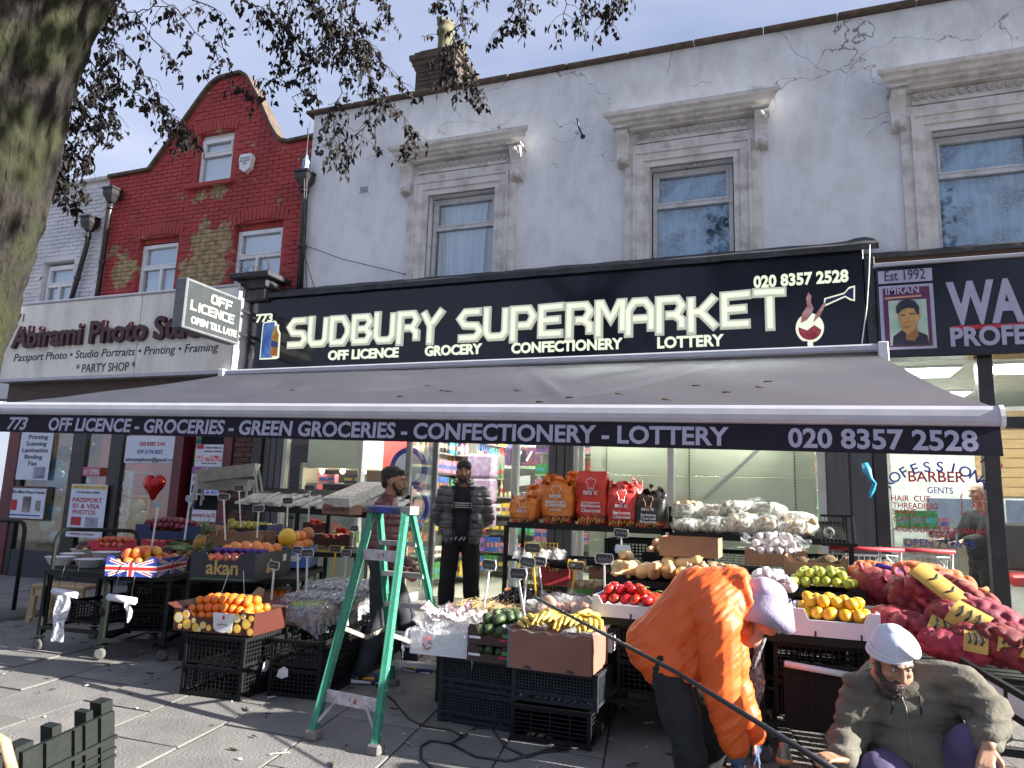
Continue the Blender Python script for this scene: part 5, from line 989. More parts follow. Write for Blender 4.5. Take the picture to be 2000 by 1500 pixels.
FR={'orange':fm('orange',[lumpy(.033,seed=i)for i in range(3)],M_or),'grapefruit':fm('grapefruit',[lumpy(.05,seed=i,sz=.94)for i in range(3)],mat('grapefruit peel',(.78,.28,.06),.45,(.7,.2,.05),4,4,.3,110,obj_var=.1)),'apple':fm('apple',[lumpy(.036,seed=i,sz=.92,pinch=-.1)for i in range(3)],mat('red apple skin',(.42,.03,.035),.25,(.6,.2,.08),14,5,obj_var=.15)),'mango':fm('mango',[lumpy(.046,seed=i,sx=.86,sz=1.2,dim=False)for i in range(3)],mat('mango skin',(.58,.11,.03),.3,(.72,.38,.06),6,4,obj_var=.25,contrast=(.42,.58))),'plum':fm('plum',[lumpy(.028,seed=i,sz=1.15,dim=False)for i in range(2)],mat('plum skin',(.10,.012,.03),.3,(.2,.03,.05),8,4,obj_var=.3)),'pear':fm('yellow_apple',[lumpy(.034,seed=i)for i in range(3)],mat('yellow green skin',(.55,.5,.08),.35,(.62,.58,.16),8,4,obj_var=.15)),'lemon':fm('lemon',[lumpy(.036,seed=i,sz=1.22,dim=False,pinch=.12)for i in range(3)],mat('lemon peel',(.80,.46,.03),.4,(.72,.4,.02),7,4,.3,110,obj_var=.08)),'lime':fm('lime',[lumpy(.031,seed=i,sz=1.1,dim=False)for i in range(3)],mat('lime peel',(.28,.34,.035),.32,(.42,.42,.07),6,4,.2,100,obj_var=.25)),'tomato':fm('tomato',[lumpy(.038,seed=i,sz=.8)for i in range(3)],mat('tomato skin',(.55,.02,.012),.16,(.42,.015,.01),5,obj_var=.15)),'avocado':fm('avocado',[lumpy(.038,seed=i,sz=1.3,dim=False,pinch=.25,jit=.08)for i in range(3)],mat('avocado skin',(.06,.10,.03),.4,(.025,.04,.018),18,4,.5,90,obj_var=.3)),'melon':fm('melon',[lumpy(.085,seed=i,sz=1.15,dim=False)for i in range(2)],mat('yellow melon rind',(.75,.48,.04),.4,(.7,.4,.04),6,4,.3,50)),'pomelo':fm('pomegranate',[lumpy(.068,seed=i)for i in range(2)],mat('pomegranate skin',(.58,.26,.10),.35,(.5,.16,.07),6,4,obj_var=.1)),'onion':fm('onion',[lumpy(.036,seed=i,sz=.9,pinch=.35,dim=False)for i in range(3)],mat('onion skin',(.58,.38,.22),.35,(.46,.24,.12),14,4,obj_var=.15)),'potato':fm('sweet_potato',[lumpy(.04,seed=i,sz=1.5,dim=False,jit=.25)for i in range(3)],mat('pink potato skin',(.52,.30,.22),.6,(.4,.2,.14),12,5,obj_var=.15)),'ginger':fm('root',[lumpy(.03,seed=i,sz=1.6,dim=False,jit=.6)for i in range(4)],mat('ginger skin',(.48,.36,.22),.75,(.33,.23,.13),16,5,.4,obj_var=.2)),'garlic':fm('garlic_bulb',[lumpy(.034,seed=i,sz=.85,pinch=.5,dim=False,jit=.15)for i in range(3)],mat('garlic skin',(.72,.69,.68),.55,(.6,.54,.55),20,4,.3,obj_var=.08)),}
def butternut():
 out=[]
 for s in range(3):
  q=MB();prof=[(.001,-.075),(.03,-.072),(.052,-.05),(.058,-.02),(.05,.01),(.036,.04),(.031,.08),(.033,.115),(.024,.135),(.006,.14),(.005,.155),(.001,.156)];q.lathe(prof,14)
  for i,v in enumerate(q.v):v=v*(1+.06*noise.noise(v*18+Vector((s,s,s))));v.x+=.25*v.z*v.z*(4+s*3);q.v[i]=v
  out.append(q)
 return out
FR['squash']=fm('butternut_squash',butternut(),mat('butternut skin',(.66,.47,.24),.45,(.6,.38,.17),7,4,obj_var=.1))
FRR=dict(orange=.033,grapefruit=.05,apple=.036,mango=.044,plum=.028,pear=.034,lemon=.037,lime=.031,tomato=.036,avocado=.04,onion=.036,potato=.042,ginger=.03,garlic=.034,squash=.055,melon=.085,pomelo=.068)
def fill(kind,T,x0,y0,x1,y1,z,label,cat,layers=2,tight=1.0,rand=True,maxn=60,group=None,hump=.5):
 """lay fruit inside a box; coordinates are in the box's own frame"""
 r=FRR[kind]*tight;n=0;base=T.matrix_basis if T else Matrix.Identity(4)
 if T:base=Matrix.Translation(T.location)@T.rotation_euler.to_matrix().to_4x4()
 for L in range(layers):
  sh_=L*r*1.0;row=0;y=y0+r+sh_;xa,xb=x0+r+sh_,x1-r-sh_+.001
  while y<=y1-r-sh_+.001:
   x=xa+(r if row%2 else 0)
   while x<=xb:
    if n<maxn and not(L and random.random()<.12):
     u=(x-x0)/(x1-x0)-.5;v=(y-y0)/(y1-y0)-.5
     p=base@Vector((x+random.uniform(-.15,.15)*r,y+random.uniform(-.15,.15)*r,z+r*.85+L*r*1.45+hump*r*(1-2.2*(u*u+v*v))+random.uniform(-.1,.1)*r))
     o=place(random.choice(FR[kind]),FR[kind][0].name.split('.')[0],None,p,rot=(random.uniform(-1.2,1.2),random.uniform(-1.2,1.2),random.random()*6.3));s=random.uniform(.9,1.08);o.scale=(s,s,s);tag(o,label,cat,group or label);n+=1
    x+=2*r
   y+=1.78*r;row+=1
 return n
M_slate=mat('blackboard sign',(.018,.018,.022),.5,(.04,.04,.045),20);M_rim=mat('sign white plastic',(.62,.62,.6),.4);M_yel=mat('sign yellow plastic',(.75,.42,.02),.4);M_chalk=mat('chalk scribble',(.5,.5,.5),.9)
M_back=mat('sign grey back',(.28,.33,.4),.5)
def price_sign(label,board_px,foot_px,Y,m=M_rim,rz=0,tilt=0,w_=.115,back=False):
 b=onY(*board_px,Y);f=onY(*foot_px,Y);t=thing('price_sign',label,'price sign',f,rz,'price signs on sticks')
 top=Matrix.Rotation(-rz,4,'Z')@(b-f);h=w_*.52
 q=MB();q.bar((0,0,0),top+Vector((0,.006,-h/2)),.010,.014);q.bar(top+Vector((-.02,.006,-h/2)),top+Vector((.02,.006,-h/2)),.012,.012);q.build('stick',m,t)
 P=[(-w_*.5,0),(-w_*.42,-h*.5),(w_*.42,-h*.5),(w_*.5,0),(w_*.42,h*.5),(-w_*.42,h*.5)];P2=[(a*.9,c*.86)for a,c in P]
 q=MB();q.prism(P,.006,(0,0,0));bd=q.build('board',M_back if back else m,t,top);bd.rotation_euler=(tilt,random.uniform(-.08,.08),random.uniform(-.25,.25))
 q=MB();q.prism(P2,.002,(0,-.002,0));q.build('slate',M_back if back else M_slate,bd)
 if not back:
  q=MB();x=-w_*.3
  for k in range(5):q.tube([(x,-.003,-h*.18),(x+.008,-.003,h*.2*random.uniform(.3,1)),(x+.013,-.003,-h*.1),(x+.006,-.003,-h*.2)],.0014,3);x+=w_*.14
  q.build('chalk_marks',M_chalk,bd)
 return t
random.seed(41)
R28=radians(24)
table('small wheeled stall table at the far left, bowls of fruit on top',-6.22,4.84,radians(3),.76,.62,.70,mid=.2)
table('long wheeled stall table under the flag box and red fruit trays',-5.44,4.80,R28,.56,1.75,.70,mid=.16)
table('black stall table under the gold lettered dark fruit box',-4.86,5.12,R28,.95,1.3,.70,wheels=False,mid=.25)
table('rear stall table raised for the lemons and plums',-6.45,6.55,R28,1.5,.7,.93,wheels=False,mid=.3,zleg=.02)
table('rear right stall table under the tomatoes and melons',-4.95,6.25,R28,.95,.95,.86,wheels=False,mid=.3,zleg=.03)
def L2W(x,y,rz,a,b):return x+a*cos(rz)-b*sin(rz),y+a*sin(rz)+b*cos(rz)
k=0
for(bx0,by0,a,b,zz)in[(-5.44,4.8,.06,.35,.17),(-5.44,4.8,.06,.95,.17),(-5.44,4.8,.05,.35,.385),(-5.44,4.8,.05,.95,.385),(-4.86,5.12,.1,.12,.0),(-4.86,5.12,.1,.12,.215),(-4.86,5.12,.12,.72,.0),(-4.86,5.12,.12,.72,.215),(-6.45,6.55,.1,.06,.02),(-6.45,6.55,.1,.06,.235),(-6.45,6.55,.7,.06,.02),(-6.45,6.55,.7,.06,.235)]:
 x,y=L2W(bx0,by0,R28,a,b);crate('black' if k<8 else 'small',x,y,zz,R28,'black vented crate stowed under the %s, %s'%(('flag box table','gold lettered box table','rear lemon table')[k//4],('lower front one','lower rear one','upper front one','upper rear one')[k%4]if k<4 else('lower front one','upper front one','lower rear one','upper rear one')[k%4]),'crates stowed under the left tables');k+=1
crate('small',-6.02,4.98,.235,radians(2),'black crate on the lower rail of the small wheeled table','crates on the small wheeled table')
M_bowl=mat('white plastic bowl',(.62,.62,.68),.35,(.56,.56,.62),5)
bw_=MB();bw_.lathe([(.075,0),(.08,.004),(.125,.075),(.132,.078),(.12,.07),(.075,.008),(.001,.006)],22);bme_=bw_.mesh('bowl',M_bowl)
for(px,py,z,s,l)in((115,1103,.70,1,'white plastic bowl at the left front of the small table'),(172,1108,.70,1,'white plastic bowl at the middle front of the small table'),(160,1085,.70,.95,'white plastic bowl holding dark fruit behind the front bowls'),(205,1094,.70,1.1,'white plastic bowl against the flag printed box'),(140,1094,.70,.9,'white plastic bowl wedged between the two front bowls')):
 p=onZ(px,py,z);o=place(bme_,'bowl',None,p);o.scale=(s,s,s);tag(o,l,'bowl','white bowls on the small table')
p=onZ(160,1085,.7)
for k in range(9):o=place(random.choice(FR['lime' if k%3==0 else 'plum']),'fig',None,p+Vector((random.uniform(-.06,.06),random.uniform(-.05,.05),.06+.012*(k%3))),rot=(random.random(),random.random(),0));tag(o,'small dark fruit in the white bowl behind the others','fruit','dark fruit in the rear bowl')
M_blue=mat('printed blue',(.035,.06,.32),.5,(.03,.05,.27),4);M_fr=mat('printed red',(.5,.03,.035),.5);M_fw=mat('printed white',(.7,.7,.72),.5)
T=carton('fruit_box','fruit box printed with red, white and blue crosses, full of mangoes',onZ(204,1125,.7),R28*.9,.43,.62,.15,M_blue,notch=.5,ndep=.22,tabs=True)
def cross(T,w_,h,side=False):
 def pr(P,m_,t,nm):
  q=MB();q.prism(P,t,(0,-t-.0005,0))
  if side:q.v=[Vector((w0-v.y*1,v.x,v.z))for v in q.v]
  q.build(nm,m_,T)
 w0=.43;W,H=w_,h
 for a,b in(((0,0),(W,H)),((W,0),(0,H))):
  d=Vector((b[0]-a[0],b[1]-a[1])).normalized();n=Vector((-d.y,d.x))*.014;i=.02
  a_=Vector(a)+d*i*1.6;b_=Vector(b)-d*i*1.6
  pr([tuple(a_-n),tuple(b_-n),tuple(b_+n),tuple(a_+n)],M_fw,.0015,'white_stripe');pr([tuple(a_-n*.35),tuple(b_-n*.35),tuple(b_+n*.35),tuple(a_+n*.35)],M_fr,.0022,'red_stripe')
 for m_,k,t in((M_fw,.026,.003),(M_fr,.014,.0038)):pr([(W/2-k,.002),(W/2+k,.002),(W/2+k,H*.78),(W/2-k,H*.78)],m_,t,'upright_stripe');pr([(0.001,H*.45-k),(W-.001,H*.45-k),(W-.001,H*.45+k),(0.001,H*.45+k)],m_,t+.0004,'cross_stripe')
cross(T,.43,.15);cross(T,.62,.15,True)
fill('mango',T,.02,.03,.41,.6,.05,'red and yellow mango heaped in the flag printed box','mango',3,maxn=34,hump=1.1)
M_pink=mat('pink print card',(.55,.03,.07),.5,(.45,.02,.05),4)
T=carton('fruit_tray','bright pink fruit tray of red apples behind the mangoes',onZ(168,1078,.74),R28,.52,.42,.12,M_pink,notch=.45,ndep=.5);fill('apple',T,.02,.02,.5,.4,.03,'red apple in the left pink tray','apple',2,maxn=40,hump=.8)
T=carton('fruit_tray','bright pink fruit tray beside the dark plums, partly filled',onZ(262,1072,.80),R28,.45,.4,.12,M_pink,notch=.45,ndep=.3);fill('apple',T,.02,.02,.43,.38,.03,'red apple in the pink tray beside the plums','apple',2,maxn=30,hump=.6)
T=carton('fruit_box','dark blue fruit box heaped with dark red plums at the back left',onZ(262,1052,.96),R28,.6,.55,.14,mat('navy print card',(.02,.03,.12),.5),notch=.5);fill('plum',T,.02,.02,.58,.53,.08,'dark red plum heaped in the back left blue box','plum',3,maxn=110,hump=2)
T=carton('fruit_box','brown box of small red fruit behind the courgettes',onZ(340,1050,.96),R28,.42,.45,.13,M_card,notch=.5);fill('apple',T,.02,.02,.4,.43,.06,'small red fruit in the brown box behind the courgettes','fruit',2,maxn=26)
M_cg=mat('courgette skin',(.04,.09,.02),.3,(.12,.18,.05),20)
cq=MB();cq.tube([(-.09,0,0),(-.03,0,.006),(.04,0,.006),(.09,0,0)],[.014,.019,.02,.015],8);cq.tube([(.09,0,0),(.115,0,.004)],.006,6);cme=cq.mesh('courgette',M_cg)
for k in range(16):
 p=onZ(random.uniform(330,385),random.uniform(1058,1074),.88+.02*(k%3));o=place(cme,'courgette',None,p,rot=(0,random.uniform(-.2,.2),random.uniform(-.3,.9)));tag(o,'dark green courgette in the heap behind the flag box','courgette','courgettes behind the flag box')
def pineapple(px,py,z,label,rz,tilt=1.2):
 t=thing('pineapple',label,'pineapple',onZ(px,py,z),rz);t.rotation_euler=(0,tilt,rz)
 q=MB();q.ell((0,0,.05),(.05,.05,.085),14,10);b=q.build('body',mat('pineapple rind',(.42,.22,.05),.6,(.12,.13,.04),45,2,.9,45,contrast=(.45,.55)),t)
 q=MB();random.seed(px)
 for k in range(34):
  a=random.random()*6.3;s=random.uniform(.2,1.1);l=random.uniform(.1,.17);d=Vector((cos(a)*s*.6,sin(a)*s*.6,1)).normalized();p=Vector((cos(a)*.012,sin(a)*.012,.12));sd=Vector((-sin(a),cos(a),0))*.009;tp=p+d*l+Vector((cos(a),sin(a),-.3))*s*.03
  q.add([p-sd,p+sd,p+d*l*.5+sd*.8,tp,p+d*l*.5-sd*.8,p+Vector((0,0,-.002))],[(0,1,2,4),(4,2,3),(5,2,1),(5,4,2),(0,4,5)])
 q.build('leaf_crown',mat('pineapple leaf',(.09,.13,.06),.55,(.2,.25,.14),10),t)
pineapple(372,1082,.86,'pineapple lying with its crown towards the dark fruit box',radians(20));pineapple(385,1068,.95,'pineapple behind the dark fruit box, crown upward',radians(-10),.5);pineapple(352,1080,.84,'pineapple lying beside the flag printed box',radians(40))
T=carton('fruit_box','long tan box edge behind the pineapples',onZ(350,1064,.90),R28,.8,.3,.12,M_card,notch=.3,ndep=.2);fill('lemon',T,.05,.03,.25,.25,.05,'yellow fruit in the long tan box behind the pineapples','lemon',1,maxn=5)
M_ak=mat('navy black print',(.022,.024,.035),.5,(.03,.032,.045),4);M_gold=mat('gold print',(.52,.36,.11),.45)
T=carton('fruit_box','dark fruit box with gold letters akan, full of wrapped fruit',onZ(369,1132,.70),radians(16),.56,.82,.23,M_ak,M_ak,notch=.42,ndep=.28,tabs=True);AK=T
text('akan',.165,M_gold,T,(.14,-.002,.055),bold=.02,width=.28,ext=.001);me=text_mesh('akan',.165,ext=.001,bold=.02,width=.28)
for v in me.vertices:v.co=Vector((-v.co.y,v.co.x,v.co.z))
me.materials.clear();me.materials.append(M_gold);place(me,'lettering',T,(.562,.25,.055))
shade_print(T,[(.02,.012,.54,.017,mat('green print',(.12,.3,.08),.5))]);q=MB();q.box(.561,.62,.13,.5625,.7,.19);q.build('label',M_fw,T)
M_vf=mat('purple foil cup',(.07,.03,.3),.3,(.2,.1,.45),8)
fill('apple',T,.03,.05,.53,.4,.13,'red fruit in purple cups inside the gold lettered box','fruit',2,maxn=24,hump=.5);fill('orange',T,.03,.03,.22,.2,.12,'orange at the front of the gold lettered box','orange',2,maxn=6)
for k in range(7):q=MB();q.lathe([(.02,0),(.042,.03),(.045,.045),(.04,.03),(.018,.004)],12);b=AK.matrix_basis;p=Matrix.Translation(AK.location)@AK.rotation_euler.to_matrix().to_4x4()@Vector((.06+.07*k,.36+.02*(k%2),.2));o=q.build('fruit_cup',M_vf,None,p);tag(o,'purple foil cup tucked among the fruit in the gold lettered box','cup','purple cups in the gold lettered box')
fill('grapefruit',T,.03,.42,.55,.8,.16,'large orange fruit at the back of the gold lettered box','grapefruit',2,maxn=18,hump=1)
T=carton('fruit_box','blue fruit box of large oranges right of the gold lettered box',onZ(543,1108,.72),radians(26),.30,.5,.2,mat('sky blue print',(.07,.17,.5),.5),notch=.3,ndep=.2);q=MB();q.prism(circ(.15,.09,.07,.03,0,2*pi,16),.0015,(0,-.0025,0));q.build('oval_label',M_fw,T)
fill('grapefruit',T,.02,.02,.28,.48,.14,'large orange in the blue box right of the gold lettered box','grapefruit',2,maxn=14,hump=1)
o=place(FR['melon'][0],'melon',None,onZ(560,1062,.98)+Vector((0,0,.06)),rot=(1.3,.2,.8));tag(o,'big yellow melon resting above the oranges','melon')
o=place(FR['pomelo'][0],'pomegranate',None,onZ(600,1052,.98)+Vector((0,0,.055)),rot=(.3,.1,0));tag(o,'large pinkish pomegranate standing right of the yellow melon','pomegranate')
T=carton('fruit_box','blue box of yellow green apples at the back of the left stall',onZ(418,1044,.96),radians(16),.62,.48,.13,mat('navy print card',(.02,.03,.12),.5),notch=.6,ndep=.5);fill('pear',T,.02,.02,.6,.46,.05,'yellow green apple in the blue back box','apple',2,maxn=58,hump=1.4)
T=carton('fruit_box','tan divided box in front of the yellow green apples',onZ(392,1058,.92),radians(16),.72,.22,.13,M_card,notch=.2,ndep=.2)
T=carton('fruit_box','brown box of tomatoes left of the green box',onZ(612,1066,.88),radians(24),.40,.5,.13,mat('brown print',(.10,.04,.03),.6),notch=.4,ndep=.3);fill('tomato',T,.02,.02,.38,.48,.05,'tomato in the brown box at the back right of the left stall','tomato',2,maxn=30)
T=carton('fruit_box','bright green printed box at the right end of the left stall',onZ(642,1062,.88),radians(24),.30,.42,.14,mat('bright green print',(.16,.46,.10),.5),notch=.3,ndep=.2);fill('tomato',T,.02,.02,.28,.4,.06,'tomato in the bright green box','tomato',2,maxn=18)
T=carton('fruit_box','low yellow labelled box below the green box',onZ(600,1088,.80),radians(24),.32,.4,.1,mat('pale yellow print',(.5,.45,.12),.5),notch=.3,ndep=.2)
T=carton('fruit_box','reddish brown box near the back behind the melons',onZ(590,1040,.98),radians(10),.35,.35,.13,mat('rust print',(.16,.05,.04),.6),notch=.3,ndep=.2);fill('tomato',T,.02,.02,.33,.33,.05,'tomato in the rust coloured back box','tomato',2,maxn=16)
NS=thing('newspaper_rack','long black rack of newspapers and magazines in front of the left window','rack',(-5.95,6.75,gz(-5.5,6.8)));z0=NS.location.z
q=MB();q.bar((0,0,1.29-z0),(2.05,0,1.25-z0),.03,.06);q.build('frame',M_steel,NS);q=MB();q.bar((0,.62,1.50-z0),(2.05,.62,1.46-z0),.03,.04);q.build('frame',M_steel,NS)
q=MB();q.add([(0,.01,1.30-z0),(2.05,.01,1.26-z0),(2.05,.62,1.50-z0),(0,.62,1.52-z0)],[(0,1,2,3),(3,2,1,0)]);q.build('sloping_shelf',M_steel,NS)
for x in(.02,1.0,2.03):q=MB();q.bar((x,0,0),(x,0,1.26-z0),.035);q.build('leg',M_steel,NS);q=MB();q.bar((x,.6,0),(x,.6,1.45-z0),.035);q.build('leg',M_steel,NS)
random.seed(8)
M_np=[mat('newsprint %d'%i,c,.8,c2,34,3,contrast=(.45,.6),stretch=(1,1,1))for i,(c,c2)in enumerate([((.74,.74,.68),(.5,.51,.5)),((.66,.66,.62),(.2,.21,.24)),((.74,.74,.68),(.55,.38,.28)),((.4,.4,.42),(.72,.7,.62))])]
rackM=lambda a,b:Vector((-5.95+a,6.75+b,1.285-.02*a+.36*b))
for i in range(17):
 a=.1+i*.112;b=random.uniform(.03,.06);ht=random.uniform(.30,.40);wd=random.uniform(.2,.27)if i<5 else.12 if i<10 else.26
 q=MB();n=random.choice((2,3,4));th=.008*n
 for k in range(n):dx=random.uniform(-.006,.006);q.cbox(dx,random.uniform(-.01,.01),k*.0085,wd+dx,ht+random.uniform(-.01,.01),k*.0085+.0075,.002)
 q.box(.02,.03,th+.0005+.006,wd-.02,ht*.45,th+.0012+.006,m=1);q.box(.02,ht*.82,th+.0005+.006,wd-.03,ht*.93,th+.0012+.006,m=2)
 o=q.build('newspaper',[M_np[i%4],M_np[(i+2)%4],M_ink],None,rackM(a,b)+Vector((0,0,.012+.02*(i%2))));o.rotation_euler=(.345,.0,random.uniform(-.35,-.1)if 5<=i<10 else random.uniform(-.3,.05));tag(o,'newspaper laid on the sloping rack before the left window','newspaper','newspapers on the sloping rack')
q=MB()
for k in range(9):q.cbox(0,0,k*.011,.38,.6,k*.011+.009,.003)
q.box(.02,.05,.1,.36,.5,.1015,m=1);o=q.build('newspaper_bundle',[M_np[0],M_np[2]],None,(-4.42,6.45,1.33));o.rotation_euler=(.32,0,-.2);tag(o,'thick bundle of newspapers at the right end of the rack','newspaper bundle')
q=MB();q.cbox(0,0,0,.34,.25,.11,.012);o=q.build('bread_pack',mat('bread carton',(.23,.12,.09),.6),None,(-4.42,6.42,1.25));text('BARBECUE',.06,mat('brown print ink',(.1,.03,.02),.6),o,(.04,-.002,.04),width=.25,ext=.001);tag(o,'brown carton under the newspaper bundle at the end of the rack','carton')
M_galv=mat('galvanised steel',(.36,.39,.38),.45,(.26,.29,.29),9,5,.2,metal=.35)
def trough(label,loc,rz,s=1,rot=None):
 t=thing('trough',label,'trough',loc,rz);
 if rot:t.rotation_euler=rot
 a,b,h=.34*s,.14*s,.14*s;z=.2*s;q=MB()
 o_=[(-a,-b),(a,-b),(a,b),(-a,b)];i_=[(-a*.85,-b*.75),(a*.85,-b*.75),(a*.85,b*.75),(-a*.85,b*.75)]
 V=[(x,y,z+h)for x,y in o_]+[(x,y,z)for x,y in i_]+[(x*.96,y*.93,z+h)for x,y in o_]+[(x*.96,y*.93,z+.01)for x,y in i_]
 F=[(4,5,6,7)[::-1],(12,13,14,15)]
 for k in range(4):j=(k+1)%4;F+=[(k+4,j+4,j,k),(k,j,j+8,k+8),(k+8,j+8,j+12,k+12)]
 q.add(V,F);q.build('tray',M_galv,t)
 for x,y in i_:q=MB();q.bar((x*1.1,y*1.1,z+h*.6),(x*1.16,y*1.35,0),.025*s,.012);q.build('leg',M_galv,t)
 return t
p=onY(450,990,6.8);trough('grey metal trough on legs, upper one of two by the dark post',(p.x-.02,6.8,1.40),radians(28),1.0,(0,-.16,radians(28)));trough('grey metal trough lying below the upper trough',(p.x-.2,6.9,1.28),radians(20),.95)
random.seed(17)
price_sign('price sign with its pale back turned, left stall above the mangoes',(308,985),(296,1068),5.35,back=True);price_sign('price sign with its pale back turned, above the courgettes',(370,974),(360,1055),5.6,back=True)
price_sign('black price sign rising from the pineapples',(437,970),(440,1055),5.5,rz=.3);price_sign('black price sign behind the gold lettered box',(467,953),(470,1030),6.2,rz=.4)
price_sign('black price sign over the front of the gold lettered box',(505,993),(502,1050),5.6,rz=.2);price_sign('black price sign in front of the magazines',(562,978),(560,1030),5.9,rz=.2);price_sign('black price sign among the newspapers',(605,953),(602,1020),6.3,rz=.2)
price_sign('beige backed price sign near the green box',(692,1032),(688,1070),6.3,back=False);price_sign('yellow framed price sign lying on the plums',(312,1025),(312,1048),5.9,M_yel);price_sign('yellow framed price sign on the tan box',(395,1026),(392,1042),5.9,M_yel)
price_sign('front price sign of the pair above the grape tray',(535,1104),(530,1172),4.95);price_sign('black price sign above the satsuma box, left one',(581,1074),(582,1155),5.25);price_sign('black price sign above the satsuma box, right one',(600,1080),(598,1160),5.2)
price_sign('yellow stick price sign left of the ladder',(655,1072),(650,1125),5.7,M_yel);price_sign('black price sign just left of the ladder',(676,1080),(672,1160),5.4)
for k,l in((0,'bottom'),(1,'top')):crate('black',-4.03,4.30,k*.215,radians(4),'black vented crate, %s of the stack under the orange box'%l,'crates under the orange box')
for j,(x,y)in enumerate(((-3.47,4.55),(-3.60,5.16),(-3.72,5.85))):
 for k in range(2):crate('small' if j==0 else 'black',x-(.0 if j==0 else.05),y,k*.2,radians(7),'black vented crate, %s of the %s stack under the plastic covered grapes'%(('bottom','top')[k],('front','middle','rear')[j]),'crates under the grape trays')
for l,x,y,z,ax in(('torn white label on the side of the left crate stack',-3.515,4.56,.20,'x'),('torn white label on the front of the crates beside it',-3.36,4.55,.17,'y')):
 q=MB();P=[(-.045,-.03),(.0,-.04),(.05,-.02),(.045,.03),(.01,.045),(-.03,.02)]
 if ax=='y':q.prism(P,.002)
 else:q.prism(P,.002,ax='x')
 o=q.build('torn_label',M_fw,None,(x,y,z),radians(4));tag(o,l,'label')
M_obox=mat('dark citrus print card',(.075,.018,.012),.5,(.06,.015,.01),4)
T=carton('orange_box','citrus printed box of oranges on the left front crate stack',onZ(337,1230,.44),radians(6),.66,.42,.155,M_obox,M_card,notch=.5,ndep=.35,flap=True)
random.seed(2);PM=[mat('print orange slice',(.80,.30,.03),.5,(.85,.5,.1),12),mat('print lemon slice',(.78,.58,.12),.5),mat('print pale slice',(.75,.68,.48),.5)]
for k,(cx,cz,r,mi)in enumerate([(.04,.09,.038,1),(.10,.115,.03,2),(.115,.05,.036,0),(.19,.03,.03,0),(.25,.05,.025,2),(.17,.075,.02,1),(.30,.035,.022,0),(.52,.115,.032,1),(.53,.045,.03,0),(.60,.08,.035,0),(.47,.03,.022,1),(.57,.13,.02,2),(.635,.12,.022,0),(.635,.03,.025,0),(.22,.02,.02,1),(.06,.03,.018,2)]):
 q=MB();q.prism(circ(cx,cz,r,r,0,2*pi,14),.0012,(0,-.0014-.0002*k,0));q.prism(circ(cx,cz,r*.75,r*.75,0,2*pi,12),.0004,(0,-.0019-.0002*k,0),m=1);q.build('fruit_print',[PM[mi],PM[(mi+1)%3]],T)
q=MB();q.prism([(.33,.145),(.34,.04),(.365,.018),(.42,.01),(.465,.018),(.49,.04),(.5,.145)],.002,(0,-.008,0));q.prism([(.405,.11),(.418,.135),(.43,.11),(.418,.098)],.001,(0,-.0095,0),m=1);q.tube([(.37,-.009,.06),(.41,-.009,.07),(.46,-.009,.06)],.0025,4,m=2);q.build('white_label',[M_fw,M_redp,M_ink],T)
fill('orange',T,.02,.02,.64,.4,.05,'orange in the citrus printed box','orange',3,maxn=110,hump=1.4)
q=MB();q.tube([(0,0,0),(.30,.05,.0)],.035,14);q.tube([(.30,.05,0),(.36,.07,-.03)],[.035,.02],10);o=q.build('bag_roll',M_bowl,None,onY(422,1166,4.95));tag(o,'white roll of carrier bags hanging behind the orange box','bag roll');q=MB();q.tube([(.05,0,.03),(.07,.05,.22)],.003,4);q.tube([(.25,.04,.03),(.21,.05,.22)],.003,4);q.build('string',M_white,o)
T=carton('fruit_box','white lined box of satsumas behind the orange box',onZ(505,1182,.46),radians(10),.48,.42,.12,M_card,mat('white card',(.66,.64,.66),.6),notch=.5,ndep=.3);fill('orange',T,.02,.02,.46,.4,.04,'satsuma in the white lined box','satsuma',2,maxn=30,tight=.95)
q=MB();q.prism([(0,0),(.16,.01),(.18,.12),(.13,.14),(.06,.06),(0,.05)],.01);o=q.build('card_offcut',M_wood,None,onY(470,1180,4.95),.4);tag(o,'yellowish card flap standing behind the orange box','card flap')
M_film=film_mat('wrinkled film',(.62,.64,.68),.34,.16);M_film2=film_mat('light film',(.75,.77,.8),.20,.12)
T=carton('fruit_tray','tray of grapes wrapped in clear plastic on the second crate stack',onZ(512,1218,.41),radians(7),.44,.55,.14,M_card,notch=.6,ndep=.15);GT=T
def blobs(name,label,cat,T,x0,y0,x1,y1,z,r,n,m,grp=None,hh=.03):
 q=MB();base=Matrix.Translation(T.location)@T.rotation_euler.to_matrix().to_4x4()
 for k in range(n):q.ell(base@Vector((random.uniform(x0,x1),random.uniform(y0,y1),z+random.uniform(0,hh))),r*random.uniform(.8,1.15),7,5)
 o=q.build(name,m);return tag(o,label,cat,grp,'stuff')
blobs('green_grapes','bunch of small green grapes under the plastic','grapes',T,.22,.03,.42,.28,.13,.012,330,mat('green grape',(.32,.42,.10),.3,(.2,.3,.06),20))
blobs('red_grapes','dark red grapes at the front left of the plastic covered tray','grapes',T,.02,.02,.2,.26,.13,.012,300,mat('red grape',(.13,.03,.045),.3,(.2,.06,.07),20))
M_pun=film_mat('punnet plastic',(.8,.82,.85),.38,.12)
pq=MB();pq.cbox(-.09,-.06,0,.09,.06,.055,.012);pme=pq.mesh('punnet_shell',M_pun);bl=MB()
for k in range(70):bl.ell((random.uniform(-.078,.078),random.uniform(-.05,.05),random.uniform(.012,.042)),.010,6,4)
blm=bl.mesh('berries',mat('blueberry',(.025,.025,.05),.5,(.06,.06,.12),20));TB=Matrix.Translation(T.location)@T.rotation_euler.to_matrix().to_4x4()
k=0
